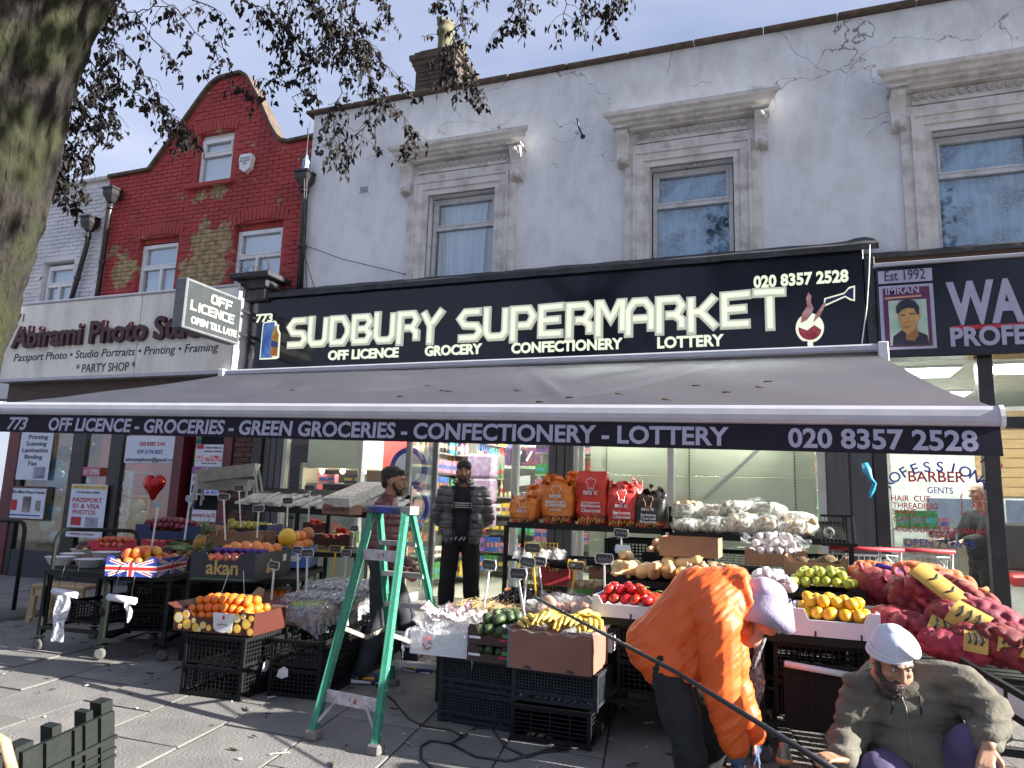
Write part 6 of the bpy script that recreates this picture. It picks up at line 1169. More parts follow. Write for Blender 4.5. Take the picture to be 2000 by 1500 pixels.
for j in range(9):
 for i in range(3 if j<3 else 4):
  a=.08+.19*i-(.05 if j>=3 else 0)-(.09 if j>4 else 0);b=.36+.135*j;p=TB@Vector((a,b,.145+.03*(j>2)));t=thing('berry_punnet','clear punnet of dark berries spread over the low plastic covered crates','punnet',p,radians(7)+random.uniform(-.1,.1),'berry punnets on the low crates');place(pme,'shell',t);place(blm,'berries',t);k+=1
def drape(name,label,T,w_,d,ztop,drops,m,cat='plastic sheet',nx=60,ny=60,ov=.16,sag=.012):
 """sheet that lies on a tray and hangs over its edges"""
 base=Matrix.Translation(T.location)@T.rotation_euler.to_matrix().to_4x4();q=MB()
 def fn(u,v):
  x=-ov+(w_+2*ov)*u;y=-ov+(d+ov)*v;dx=max(0,-x,x-w_);dy=max(0,-y);z=ztop+sag*noise.noise(Vector((x*9,y*9,1)))*2
  hang=dx+dy*1.0;hang*=drops(u);xx=min(max(x,-.015),w_+.015)+(.02*noise.noise(Vector((y*14,hang*9,3)))if dx else 0);yy=max(y,-.015)+(.025*noise.noise(Vector((x*14,hang*8,5)))if dy else 0)
  s=.012+.05*hang
  return base@Vector((xx+(s if x>w_ else-s if x<0 else 0),yy-(s if y<0 else 0),z-hang))
 q.grid(nx,ny,fn);o=q.build(name,m);return tag(o,label,cat)
drape('plastic_sheet','crumpled clear plastic sheet hanging over the grape tray',GT,.48,1.6,.16,lambda u:1.15+.35*sin(u*9),M_film)
t=thing('pine_stool','small bare pine stool behind the wheeled table','stool',(-7.55,5.75,gz(-7.5,5.8)),radians(12));q=MB();q.cbox(0,0,.36,.62,.3,.40,.006);q.build('top',M_wood,t);q=MB();q.cbox(.02,.0,.28,.6,.02,.36,.004);q.build('apron',M_wood,t)
for x in(.03,.59):q=MB();q.prism([(-.05,0),(.0,0),(.012,.05),(.03,.05),(.03,.36),(-.02,.36)],.04,(x-.005,.0,0));q.build('leg',M_wood,t);q=MB();q.bar((x,.28,0),(x,.28,.36),.04);q.build('leg',M_wood,t)
def ubar(label,p0,w_,h,r=.02,rz=0,base=False):
 t=thing('trolley_guard',label,'barrier',p0,rz);q=MB();P=[(0,0,.02)]+[(0,0,h-.12)]+[(w_*.12*(1-cos(a)),0,h-.12+.12*sin(a))for a in(.5,1.0,1.57)]+[(w_*(1-.12*(1-cos(a))),0,h-.12+.12*sin(a))for a in(1.57,1.0,.5)]+[(w_,0,h-.12),(w_,0,.02)];q.tube(P,r,8);q.build('tube',M_steel,t)
 if base:q=MB();q.lathe([(.30,0),(.30,.03),(.26,.06),(.03,.075),(.001,.075)],24,c=(w_*.0,0,0));q.build('base',M_rub,t)
 return t
p=onZ(28,1205,0);p.z=gz(p.x,p.y);ubar('tall black tube barrier on a round base at the left edge',(p.x-.75,p.y,p.z),.72,1.04,.022);q=MB();q.lathe([(.34,0),(.34,.03),(.28,.06),(.03,.08),(.001,.08)],26);tag(q.build('barrier_base',M_rub,None,(p.x-.12,p.y,0)),'round dark rubber base on the pavement at the left edge','base')
ubar('black tube handle rising behind the small wheeled table',(-6.18,4.88,.13),.72,.93,.018,rz=radians(28))
for(px,py,l,rz_)in((128,1158,'white roll of thin bags hanging under the small wheeled table',.1),(238,1170,'white roll of bags hanging under the flag box table',.15)):
 p=onY(px,py,4.78);q=MB();q.tube([(-.13,0,.01),(.13,0,-.01)],.03,12);o=q.build('bag_roll',M_bowl,None,p,rz_);tag(o,l,'bag roll');q=MB();q.tube([(-.09,0,.03),(-.06,.03,.28)],.003,4);q.tube([(.09,0,.03),(.08,.03,.28)],.003,4);q.build('string',M_pipe,o)
 q=MB()
 if px<200:q.grid(14,20,lambda u,v:(-.06+.14*u+.01*sin(v*9),-.03-.012*sin(u*9+v*7)-.01*v,-.02-.38*v))
 else:q.grid(10,10,lambda u,v:(.05+.06*u+.03*v,-.03-.01*sin(u*7+v*5),-.02-.17*v*(1-abs(u-.5))))
 q.build('loose_bag',film_mat('thin white bag',(.85,.87,.95),.75,.4),o)
t=thing('ribbed_crate','dark green ribbed plastic crate standing on edge in the bottom left corner','crate',(0,0,0));A_,B_=onY(45,1470,2.15),onY(224,1388,2.55);C_=Vector((A_.x-.02,A_.y,A_.z-.75));up_=Vector((0,0,1));dx_=(B_-A_);L_len=dx_.length;dx_.normalize();ny_=Vector((dx_.y,-dx_.x,0)).normalized();dn=ny_.cross(dx_).normalized();dn=dn if dn.z<0 else-dn
def PC(a,b,c):return A_+dx_*a*L_len+dn*b+ny_*c
M_rc=mat('dark green plastic',(.004,.007,.006),.5,(.008,.011,.010),10,5,.15)
def rb(nm,a0,a1,b0,b1,c0,c1):q=MB();q.add([PC(a,b,c)for c in(c0,c1)for b in(b0,b1)for a in(a0,a1)],[(0,1,3,2),(4,6,7,5),(0,2,6,4),(1,5,7,3),(0,4,5,1),(2,3,7,6)]);return q.build(nm,M_rc,t)
rb('panel',0,1,.0,.62,-.02,0);rb('rib',0,1,.10,.115,0,.02);rb('rib',.1,1,.15,.16,0,.012);rb('rib',.1,1,.185,.195,0,.012)
for a0,a1,h0 in((-.04,.14,-.02),(.33,.43,-.035),(.70,.78,-.035),(.88,1.02,-.045)):rb('lug',a0,a1,h0,.09,-.09,-.021)
for a in(.2,.5,.62,.8):rb('rib',a,a+.012,.0,.6,0,.018)
rb('handle',.55,.8,.24,.32,0,.02)
q=MB();q.tube([onY(-40,1420,1.9),onY(10,1452,1.9),onY(25,1510,1.9)],.018,10);tag(q.build('wooden_pole',M_wood),'pale wooden pole end entering the bottom left corner','pole')
q=MB();q.lathe([(.001,.0),(.045,.0),(.05,.012),(.04,.02),(.001,.022)],20);tag(q.build('cup_lid',M_bowl,None,onZ(12,1465,.02)),'white round plastic lid on the pavement, bottom left','lid')
random.seed(61)
for k,l in((0,'lower'),(1,'upper')):crate('grey',-2.12,4.56,k*.205,radians(-3),'blue grey fine mesh crate, %s of the two beside the ladder'%l,'blue grey mesh crates')
crate('grey',-1.565,4.44,.215,radians(-1),'blue grey mesh crate under the plain brown carton','blue grey mesh crates');CRL=crate_mesh(.5,.6,.21,M_bcr,(4,6));tag(place(CRL,'plastic_crate',None,(-1.56,4.42,0),rot=(0,0,0)),'black slatted crate on the pavement below the plain brown carton','crate')
for k in range(2):crate('grey',-2.14,5.2,k*.205,0,'blue grey mesh crate behind the front stack, %s one'%('lower','upper')[k],'blue grey mesh crates');crate('black',-1.58,5.1,k*.215,0,'black crate behind the brown carton stack, %s one'%('lower','upper')[k],'black crates behind the brown carton')
M_wc=mat('white foam board',(.68,.67,.72),.6,(.6,.6,.66),5,sub=.03)
T=carton('foam_box','white foam box in a plastic bag, heaped with wrapped packets',(-2.30,4.46,.425),radians(2),.42,.5,.15,M_wc,M_wc,notch=.3,ndep=.1);WB_=T
q=MB();q.tube([(.14,-.004,.11),(.10,-.004,.10),(.095,-.004,.06),(.12,-.004,.035),(.15,-.004,.05)],.006,6);q.tube([(.15,-.004,.1),(.13,-.004,.075),(.16,-.004,.075)],.005,6);q.build('red_mark',M_redp,T)
drape('plastic_bag','crumpled clear bag wrapped round the white foam box',T,.42,.4,.165,lambda u:.95,M_film2,ov=.13)
M_pk=mat('printed clear packet',(.6,.5,.5),.3,(.5,.10,.10),22,3,contrast=(.62,.68));q=MB()
def rag(q,c,s,n=9,m=0):
 """crumpled plastic packet: jagged little sheet"""
 R=Euler((random.uniform(-1,1),random.uniform(-1,1),random.random()*6.3)).to_matrix();ph=random.random()*9
 q.grid(5,5,lambda u,v:Vector(c)+R@Vector(((u-.5)*s,(v-.5)*s,s*.4*noise.noise(Vector((u*3+ph,v*3,ph))))),m=m,sm=False)
base=Matrix.Translation(T.location)@T.rotation_euler.to_matrix().to_4x4()
for k in range(60):
 o_=base@Vector((random.uniform(.03,.4),random.uniform(.05,.5),.17+abs(random.gauss(0,.03))+.04*(k%3==0)));rag(q,o_,random.uniform(.07,.12),m=0 if k%3==0 else 1)
tag(q.build('wrapped_packets',[M_pk,M_film2]),'heap of crinkled clear packets with red print on the foam box','packets',kind='stuff')
M_avo=mat('dark avocado carton',(.05,.02,.018),.6,(.035,.016,.014),6)
for k in range(2):
 T=carton('avocado_box','dark avocado box, %s of the two beside the brown carton'%('lower','upper')[k],(-1.88,4.44,.425+k*.105),radians(-1),.31,.46,.10,M_avo,M_cardin,notch=.45,ndep=.5,tabs=k==1)
 shade_print(T,[(.01,.035,.09,.05,M_fw),(.22,.03,.3,.045,M_redp),(.24,.055,.28,.075,mat('green mark',(.08,.3,.06),.5))])
 fill('avocado',T,.015,.015,.295,.44,.03,'avocado in the dark %s box'%('lower','upper')[k],'avocado',1+k,maxn=22,hump=1.0 if k else 0)
T=carton('brown_carton','plain reddish brown carton of bananas on the crate stack',(-1.575,4.36,.43),radians(-1),.53,.42,.24,mat('red brown card',(.26,.125,.085),.85,(.21,.10,.07),4),M_cardin,notch=.9,ndep=.02);BC=T
for x in(.13,.40):q=MB();q.prism(circ(x,.002,.028,.022,0,pi,8),.002,(0,-.0022,0));q.build('hand_hole',M_ink,T)
q=MB();q.box(-.001,-.0015,0,.008,0,.24);q.build('edge_print',mat('blue edge',(.05,.2,.32),.6),T)
def banana(n=1):
 q=MB();P=[Vector((-.085+.17*t,.045*(1-(2*t-1)**2),0))for t in[i/9 for i in range(10)]];q.tube([P[0]+Vector((-.02,-.012,0))]+P+[P[-1]+Vector((.008,-.006,0))],[.006,.009,.014,.017,.0185,.019,.0188,.018,.016,.012,.007,.004],7);return q
M_ban=mat('banana skin',(.66,.46,.08),.5,(.5,.36,.10),9,5,contrast=(.4,.7),obj_var=.12);bam=[banana().mesh('banana',M_ban)for _ in range(2)]
bb=Matrix.Translation(T.location)@T.rotation_euler.to_matrix().to_4x4()
for hnd in range(7):
 c=bb@Vector((.07+.065*hnd,.10+.06*(hnd%2)+random.uniform(-.03,.12),.225+.02*(hnd%3)));a0=random.uniform(.6,2.2)
 t=thing('banana_bunch','bunch of yellow bananas piled in the plain brown carton','bananas',c,0,'banana bunches in the brown carton')
 for k in range(5):o=place(bam[0],'banana',t,(.012*k,.02*k-.04,.012*k*(1 if k<3 else.4)),rot=(1.0+.35*k+.4*(hnd%3-1),.2+.3*(hnd%2),a0+.2*k))
drape('plastic_bag','clear liner bag ruffled round the bananas',BC,.53,.40,.235,lambda u:.05,M_film2,ov=.03,sag=.03)
T=carton('wooden_tray','shallow wooden tray filled with pale straw',(-2.28,4.98,.55),radians(8),.62,.42,.10,M_wood,M_wood,notch=.1,ndep=.1);q=MB();bb=Matrix.Translation(T.location)@T.rotation_euler.to_matrix().to_4x4()
for k in range(420):
 p=bb@Vector((random.uniform(.03,.6),random.uniform(.03,.4),.085+random.uniform(0,.04)));d=Vector((random.gauss(0,1),random.gauss(0,1),random.gauss(0,.3))).normalized()*random.uniform(.03,.07);q.tube([p-d,p+Vector((0,0,.008)),p+d],.0018,3,caps=False)
tag(q.build('straw',mat('straw',(.62,.46,.25),.9,(.5,.36,.2),10)),'pale straw packing filling the wooden tray','straw',kind='stuff')
table('low stall table carrying the straw tray and dark round fruit',-2.34,4.96,0,1.14,1.5,.54,wheels=False,mid=.44)
T=carton('fruit_tray','tray heaped with glossy black oblong fruit',(-2.22,5.45,.57),radians(2),.56,.52,.08,M_card,notch=.1);bb=Matrix.Translation(T.location)
q=MB()
for k in range(520):
 u,v=random.random(),random.random();h=.13*(1-(2*u-1)**2)*(1-(2*v-1)**2*.6);R=Euler((random.random()*3,random.random()*3,0)).to_matrix();q.ell(bb@Vector((.02+.52*u,.02+.48*v,.05+h*random.uniform(.5,1.05))),(.012,.012,.024),6,5,R=R)
tag(q.build('dark_fruit',mat('black fruit skin',(.018,.014,.02),.12,(.03,.02,.03),20,spec=.8)),'glossy black oblong fruit in a heap behind the straw','fruit',kind='stuff')
T=carton('sweet_potato_tray','tray of pink sweet potatoes in a torn clear bag',(-1.66,5.05,.60),radians(-2),.56,.50,.10,M_card,notch=.7,ndep=.3);fill('potato',T,.02,.02,.54,.48,.03,'pink sweet potato in the tray with the torn bag','sweet potato',2,maxn=34);drape('plastic_bag','torn clear bag over the pink sweet potatoes',T,.56,.44,.15,lambda u:.5+.6*abs(sin(u*7)),M_film2,ov=.07,sag=.04)
T=carton('fruit_tray','white lined tray of pale bananas right of the brown carton',(-1.35,4.78,.50),radians(-2),.34,.3,.12,M_wc,M_wc,notch=.8,ndep=.1);bb=Matrix.Translation(T.location)
for hnd in range(3):
 t=thing('banana_bunch','pale banana bunch in the white lined tray right of the carton','bananas',bb@Vector((.06+.1*hnd,.12,.13)),0,'pale bananas in the white tray')
 for k in range(4):place(bam[1],'banana',t,(.014*k,.02*k-.03,.008*k),rot=(1.3+.2*k,.2,1.2+.15*k))
T=carton('red_box','small bright red fruit box standing behind the sweet potatoes',onZ(1052,1142,.72),radians(8),.27,.3,.17,mat('red print card',(.42,.03,.03),.5),M_card,notch=.5,ndep=.35,tabs=True)
T=carton('green_box','flat card box with a green stripe behind the sweet potatoes',onZ(1108,1160,.70),radians(0),.36,.3,.09,M_card,notch=.5,ndep=.3);shade_print(T,[(.02,.01,.22,.05,mat('stripe green',(.10,.36,.06),.5)),(.24,.01,.34,.05,M_bluep)]);fill('ginger',T,.02,.02,.34,.28,.03,'pale root in the green striped flat box','root',1,maxn=10)
T=carton('green_box','card box of pale roots left of the squash',onZ(1150,1130,.78),0,.34,.3,.1,M_card,notch=.5,ndep=.3);fill('ginger',T,.02,.02,.32,.28,.04,'pale root in the card box left of the squash','root',2,maxn=22)
q=MB();q.cbox(0,0,0,.16,.12,.05,.01);o=q.build('orange_packet',mat('orange wrapper',(.6,.16,.04),.4),None,onZ(985,1163,.66),.4);tag(o,'orange packet lying behind the glossy black fruit','packet')
q=MB();q.lathe([(.001,0),(.04,0),(.045,.32),(.001,.32)],12,ax='x');o=q.build('foil_roll',M_bcr,None,onY(1075,1100,6.3),.0);tag(o,'black roll lying on the middle wire shelf','roll');q=MB();q.lathe([(.047,.22),(.047,.25)],12,ax='x');q.lathe([(.047,.17),(.047,.19)],12,ax='x',m=1);q.build('bands',[M_fw,M_yel],o)
def rack(label,x0,x1,y0,zf,zl=1.22,dp=.5,mids=(.62,.92),slope=.0):
 t=thing('display_rack',label,'rack',(x0,y0,gz(x0,y0)));z=t.location.z;w_=x1-x0
 for a in(.0,w_):
  for b in(0,dp):q=MB();q.bar((a,b,0),(a,b,zl-z+(.22 if b else.0)),.035);q.build('leg',M_steel,t)
 for k,zz in enumerate(mids+(zl,)):
  q=MB();q.bar((.018,0,zz-z),(w_-.018,0,zz-z),.03,.05);q.bar((.018,dp,zz-z+slope),(w_-.018,dp,zz-z+slope),.03,.04);q.build('rail',M_steel,t)
  if zz==zl:q=MB();q.add([(0.02,.016,zz-z+.0),(w_-.02,.016,zz-z+.0),(w_-.02,dp-.016,zz-z+slope),(.02,dp-.016,zz-z+slope)],[(0,1,2,3),(3,2,1,0)]);q.build('shelf',M_steel,t)
  else:
   q=MB();n=int(w_/.05)
   for i in range(1,n):q.bar((w_*i/n,.015,zz-z),(w_*i/n,dp-.015,zz-z+slope),.005)
   for i in range(1,8):q.bar((.018,dp*i/8,zz-z+.005+slope*i/8),(w_-.018,dp*i/8,zz-z+.005+slope*i/8),.005)
   q.build('wire_shelf',M_steel,t)
 return t
rack('black rack displaying charcoal bags before the grey column',-2.40,-.93,6.5,0,1.225)
rack('black rack holding clear bags of potatoes',-.86,.56,6.42,0,1.20,slope=.14)
crate('small',-1.45,6.5,.94,0,'black crate lying on the middle shelf of the charcoal rack','crates on the charcoal rack');crate('small',-.98,6.45,.94,0,'black crate right of it on the charcoal rack','crates on the charcoal rack')
q=MB()
for i in range(10):q.bar((i*.035,0,0),(i*.035,0,.42),.004)
for i in range(13):q.bar((0,.004,i*.035),(.315,.004,i*.035),.004)
tag(q.build('yellow_grid',M_yel,None,onY(1022,1150,6.4)),'yellow wire grid hanging below the rack near the doorway','wire grid')
for i in range(3):
 q=MB();q.grid(12,8,lambda u,v:(.2*u,.12*v+.03*sin(u*9),.10*sin(pi*v)*(.6+.4*sin(pi*u))+.02*noise.noise(Vector((u*6,v*6,i)))))
 tag(q.build('film_bundle',M_film2,None,onZ(1000+i*30,1092,.95)),'crumpled clear film bundle on the rack, %s'%('left','middle','right')[i],'film','film bundles on the rack')
def charcoal(label,p,w_,h,d,m,lines,torn=0,rz=0,lean=0):
 t=thing('charcoal_bag',label,'charcoal bag',p,rz);t.rotation_euler=(0,lean,rz);ph=random.random()*20;nu,nv=34,16;q=MB()
 def S(u,v):
  a=2*pi*u;c,s=cos(a),sin(a);k=4;r=(abs(c)**k+abs(s)**k)**(-1/k);pin=1-(.0 if v<.78 else(v-.78)/.22*.75);bul=1+.07*sin(pi*v)
  x=c*r*w_/2*bul;y=s*r*d/2*pin*bul;z=h*v+(torn*.09*noise.noise(Vector((u*8+ph,1,2)))*(v>.8));f=.016*noise.noise(Vector((x*16+ph,y*16,z*11)))+.008*noise.noise(Vector((x*40+ph,y*40,z*30)))
  return(x+f,y+f*(1.4),z+f*.4)
 q.grid(nu,nv,S);q.build('bag',m,t)
 q=MB()
 def Rm(u,v):
  a=2*pi*u;p0=Vector(S(u,0));return(p0 .x*1.012,p0 .y*1.02-.001*(p0 .y<0),.003+h*.2*v)
 def Bd(u,v):p0=Vector(S(u,v*.19));n_=Vector((p0 .x,p0 .y,0)).normalized()*.003;return tuple(p0+n_)
 q.grid(nu,4,Bd);q.build('flame_border',mat('flame border',(.45,.05,.02),.4,(.06,.015,.01),26,2,contrast=(.45,.55),stretch=(1,1,1.3)),t)
 q=MB()
 for i in range(9):x=-w_*.42+i*w_*.1;q.bar((x,-d/2*1.07-.012,h*.03+.01*(i%3)),(x+w_*.05,-d/2*1.07-.012,h*.12+.012*(i%2)),.008,.003,up=(0,1,0),m=0)
 q.build('flame_print',mat('flame yellow',(.65,.42,.05),.5),t);yf=-d/2*1.09-.012
 if torn:
  for i in range(3):q=MB();c=(random.uniform(-.3,.3)*w_,0,h*random.uniform(.92,1.02));rag(q,c,w_*.55);o=q.build('torn_top',m,t)
 q=MB();sx,cz=w_*.17,h*.74
 q.tube([(-sx*.6,yf,cz),(-sx,yf,cz+.03),(-sx*.7,yf,cz+.055),(-sx*.2,yf,cz+.05),(0,yf,cz+.065),(sx*.3,yf,cz+.05),(sx*.8,yf,cz+.055),(sx,yf,cz+.03),(sx*.6,yf,cz)],.0035,4);q.tube([(-sx*.6,yf,cz),(-sx*.5,yf,cz-.05),(0,yf,cz-.07),(sx*.5,yf,cz-.05),(sx*.6,yf,cz)],.003,4);q.tube([(-sx*.5,yf,cz-.045),(0,yf,cz-.03),(sx*.5,yf,cz-.045)],.005,4);q.build('chef_logo',M_card if m.name=='black bag' else M_wc,t)
 for s,z,sz,wd in lines:text(s,sz,M_wc,t,(-w_*wd/2,yf,h*z),width=w_*wd,ext=.0012,bold=.03)
 return t
M_co=mat('orange bag paper',(.72,.24,.03),.38,(.62,.17,.02),6,5,.5,18);M_crd=mat('red bag paper',(.62,.045,.02),.35,(.5,.03,.02),6,5,.4,18);M_cr2=mat('crimson bag paper',(.5,.02,.03),.35,(.62,.08,.06),6,5,.5,18);M_cb=mat('black bag',(.015,.015,.017),.3,(.03,.03,.03),6,5,.5,18)
zc=1.25;Yc=6.66
def cx(px):return onY(px,1010,Yc).x
charcoal('crumpled orange charcoal bag at the left end of the rack',(cx(1024),Yc,zc),.26,.24,.17,M_co,[('BIG K',.40,.03,.4)],1,.1)
charcoal('orange bag slumped behind the leftmost charcoal bag',(cx(1040)+.02,Yc+.17,zc+.03),.24,.30,.14,M_co,[],1,.0)
charcoal('orange Instant Light Charcoal bag, second from the left',(cx(1092),Yc,zc),.29,.40,.18,M_co,[('BIG K',.60,.045,.45),('Instant Light',.49,.035,.7),('Charcoal',.40,.055,.7),('4 PACK',.30,.03,.4)],1,-.05)
charcoal('orange bag half hidden behind the gap beside the tall red bag',(cx(1118),Yc+.18,zc+.03),.24,.42,.14,M_co,[],1,.1)
charcoal('tallest red Barbecue Charcoal bag in the middle of the rack',(cx(1158),Yc,zc),.28,.50,.18,M_crd,[('BIG K',.56,.05,.5),('Real Lumpwood',.40,.025,.6),('Barbecue',.33,.045,.65),('Charcoal',.24,.045,.65)],0,.02)
charcoal('shorter crimson Barbecue Charcoal bag right of the tall one',(cx(1216),Yc,zc),.26,.37,.18,M_cr2,[('BIG K',.46,.04,.45),('Barbecue',.30,.04,.6),('Charcoal',.2,.04,.6)],1,.1)
charcoal('dark bag slumped behind the crimson one',(cx(1225),Yc+.17,zc+.03),.2,.38,.12,M_cr2,[],1,.1)
charcoal('black Charcoal Briquettes bag at the right end of the rack',(cx(1272),Yc,zc),.27,.30,.18,M_cb,[('BIG K',.50,.035,.45),('Barbecue',.34,.035,.5),('Charcoal',.24,.035,.5),('Briquettes',.14,.035,.55)],1,-.1)
M_pb=mat('bagged potato',(.52,.40,.22),.7,(.4,.3,.17),12);M_pfilm=film_mat('potato bag film',(.8,.83,.78),.42,.12)
def potato_bag(label,p,w_,h,d,tint,rz=0):
 t=thing('potato_bag',label,'potato bag',p,rz,'clear bags of potatoes on the rack');q=MB()
 for k in range(16):q.ell((random.uniform(-.4,.4)*w_,random.uniform(-.35,.35)*d,.03+random.uniform(.0,.8)*h*.8),(.038,.032,.03),8,6,jit=.2)
 q.build('potatoes',tint,t,kind='stuff');q=MB();ph=random.random()*9
 def S(u,v):
  a=2*pi*u;b=pi*v;x=cos(a)*sin(b)**.6;y=sin(a)*sin(b)**.6;f=1+.16*noise.noise(Vector((x*3+ph,y*3,v*5)));return(x*w_/2*f*1.05,y*d/2*f*1.05,h*.52-h*.54*cos(b)*f)
 q.grid(26,14,S);q.build('film',M_pfilm,t)
M_pg=mat('bagged green produce',(.22,.24,.16),.6,(.3,.3,.24),14)
Yp=6.55
for i,(px,py,w_,h,tn,l)in enumerate([(1345,1040,.30,.10,M_pg,'bottom bag at the left end'),(1345,1018,.30,.10,M_pg,'upper bag at the left end'),(1345,1002,.28,.07,M_pb,'topmost bag at the left end'),(1395,1042,.29,.12,M_pg,'second bottom bag from the left'),(1393,1015,.28,.11,M_pb,'upper bag second from the left'),(1450,1046,.30,.15,M_pb,'fat middle bag in the front row'),(1440,1008,.30,.11,M_pg,'bag on top of the middle of the row'),(1505,1050,.31,.14,M_pb,'fourth front bag'),(1498,1012,.33,.11,M_pg,'bag above the fourth front bag'),(1558,1052,.31,.17,M_pb,'rightmost yellow potato bag')]):
 p=onY(px,py,Yp+(.12 if py<1030 else 0));p.z=max(p.z,1.225);potato_bag('clear bag of potatoes on the rack: %s'%l,p,w_,h*1.15,.24,tn,random.uniform(-.2,.2))
q=MB()
for i in range(4):rag(q,onY(1455+i*8,985,6.8),.14)
tag(q.build('carrier_bag',M_film2),'crumpled empty bag on top of the potato bags','bag')
q=MB()
for i in range(10):q.bar((i*.05,0,0),(i*.05-.0,.48,.14),.012,.02)
o=q.build('empty_tray',mat('translucent slats',(.25,.27,.2),.3),None,(.12,6.44,.78));tag(o,'row of pale slats of an empty sloping tray under the potatoes','tray slats')
table('black wheeled stall table under the tomato box',-1.12,4.72,0,1.0,.62,.72,mid=.22)
table('rear table raised behind the tomatoes for the squash',-1.22,5.36,0,1.2,.6,.84,wheels=False,mid=.3)
table('black wheeled stall table under the lemon box',-.12,4.66,0,.66,.62,.72,mid=.22)
table('rear table behind the lemons, raised for limes and garlic',-.12,5.3,0,.74,.9,.86,wheels=False,mid=.3)
for kk,(a,b,z)in enumerate(((-.98,4.80,.25),(-.98,4.80,.465),(-.46,4.80,.25),(-.03,4.72,.25),(-.03,4.72,.465),(-1.1,5.4,.33),(-.56,5.4,.33),(-.1,5.4,.33),(-1.1,5.4,.545),(-.56,5.4,.545),(-.1,5.4,.545))):crate('black',a,b,z,0,'black vented crate under the right stall: '+('lower left, below the tomato box','upper left, below the tomato box','right of those, behind the bending worker','lower, below the lemon box','upper, below the lemon box','rear row, lower left','rear row, lower middle','rear row, lower right','rear row, upper left','rear row, upper middle','rear row, upper right')[kk],'crates under the right tables')
T=carton('tomato_box','white foam box of red tomatoes at the left end of the right stall',(-1.13,4.72,.725),0,.46,.42,.13,M_wc,M_wc,notch=.72,ndep=.38,t=.016);fill('tomato',T,.02,.02,.44,.4,.06,'red tomato in the white foam box','tomato',2,maxn=32,hump=1.0)
M_calyx=mat('tomato stalk',(.08,.16,.03),.7);q=MB();bb=Matrix.Translation(T.location)
for k in range(9):
 p=bb@Vector((random.uniform(.05,.4),random.uniform(.05,.25),.165))
 for j in range(5):a=j*1.256;q.tube([p,p+Vector((cos(a)*.02,sin(a)*.02,.006))],.0025,3)
 q.tube([p,p+Vector((.02,0,.015)),p+Vector((.05,.01,.01))],.003,4)
tag(q.build('tomato_vines',M_calyx),'green stalks on the tomatoes in the foam box','stalks',kind='stuff')
q=MB();q.bar((.25,-.002,.0),(.25,-.002,.03),.012,.004);q.build('notch',M_ink,T)
T=carton('fruit_tray','black tray of butternut squash behind the tomatoes',(-1.18,5.30,.86),0,.62,.45,.08,M_bcr,M_bcr,notch=.5);bb=Matrix.Translation(T.location)
for k in range(13):
 o=place(random.choice(FR['squash']),'butternut_squash',None,bb@Vector((.08+.09*(k%6)+random.uniform(-.02,.02),.08+.13*(k//6)+random.uniform(-.02,.02),.10+.06*(k>9)+random.uniform(0,.03))),rot=(random.uniform(1.1,1.9),random.uniform(-.4,.4),random.uniform(-1.2,1.2)));tag(o,'tan butternut squash heaped behind the tomatoes','squash','butternut squash behind the tomatoes')
T=carton('fruit_tray','tray of knobbly ginger roots right of the squash',(-.68,5.35,.86),0,.5,.45,.08,M_card,notch=.5);fill('ginger',T,.02,.02,.48,.43,.06,'knobbly ginger root heaped right of the squash','ginger',3,maxn=60,hump=1.3)
T=carton('fruit_tray','tray of brown onions behind the squash',(-1.0,5.86,1.0),0,.52,.4,.08,M_bcr,M_bcr,notch=.5);fill('onion',T,.02,.02,.5,.38,.05,'brown onion in the tray behind the squash','onion',2,maxn=36,hump=1.2)
q=MB();q.bar((-1.0,5.9,.86),(-.5,5.9,.99),.02);
tag(table('high back table carrying the onions and pink potatoes',-1.22,6.02,0,1.1,.38,.98,wheels=False,mid=.5),'high back table carrying the onions and pink potatoes','market stall')
T=carton('brown_box','open brown carton of pink potatoes above the onions',onZ(1288,1085,1.08),radians(-2),.42,.3,.14,M_card,M_cardin,notch=.9,ndep=.02);fill('potato',T,.12,.03,.4,.27,.03,'pink potato in the open brown carton','potato',1,maxn=8,tight=.9)
T=carton('lemon_box','white foam box of yellow lemons at the right end of the right stall',(.08,4.66,.725),radians(-2),.46,.42,.15,M_wc,M_wc,notch=.62,ndep=.4,t=.016);fill('lemon',T,.02,.02,.44,.4,.07,'yellow lemon in the white foam box','lemon',2,maxn=34,hump=1.2)
for x in(.12,.36):q=MB();q.bar((x,-.002,.0),(x,-.002,.03),.01,.004);q.build('notch',M_ink,T)
T=carton('fruit_tray','black tray of limes above the lemons',(.06,5.12,.90),radians(-2),.46,.38,.06,M_bcr,M_bcr,notch=.5);fill('lime',T,.02,.02,.44,.36,.04,'green lime in the black tray above the lemons','lime',2,maxn=50,hump=1.3)
T=carton('fruit_tray','low tray of limes under the black lime tray',(.14,5.02,.82),radians(-2),.34,.2,.05,M_bcr,M_bcr,notch=.5);fill('lime',T,.02,.02,.32,.18,.03,'lime in the low tray just above the lemons','lime',1,maxn=14)
for k in range(26):
 p=Vector((random.uniform(-.20,.10),random.uniform(4.95,5.4),.90));p.z+=.10*max(0,1-((p.x+.04)/.16)**2)+random.uniform(0,.05)
 o=place(random.choice(FR['garlic']),'garlic_bulb',None,p,rot=(random.uniform(-1,1),random.uniform(-1,1),0));o.scale=(1.1,)*3;tag(o,'white garlic bulb heaped beside the limes','garlic','garlic heap beside the limes')
T=carton('brown_box','brown carton of rough round yams behind the limes',onZ(1532,1122,1.0),radians(-4),.40,.32,.13,M_card,M_cardin,notch=.8,ndep=.3)
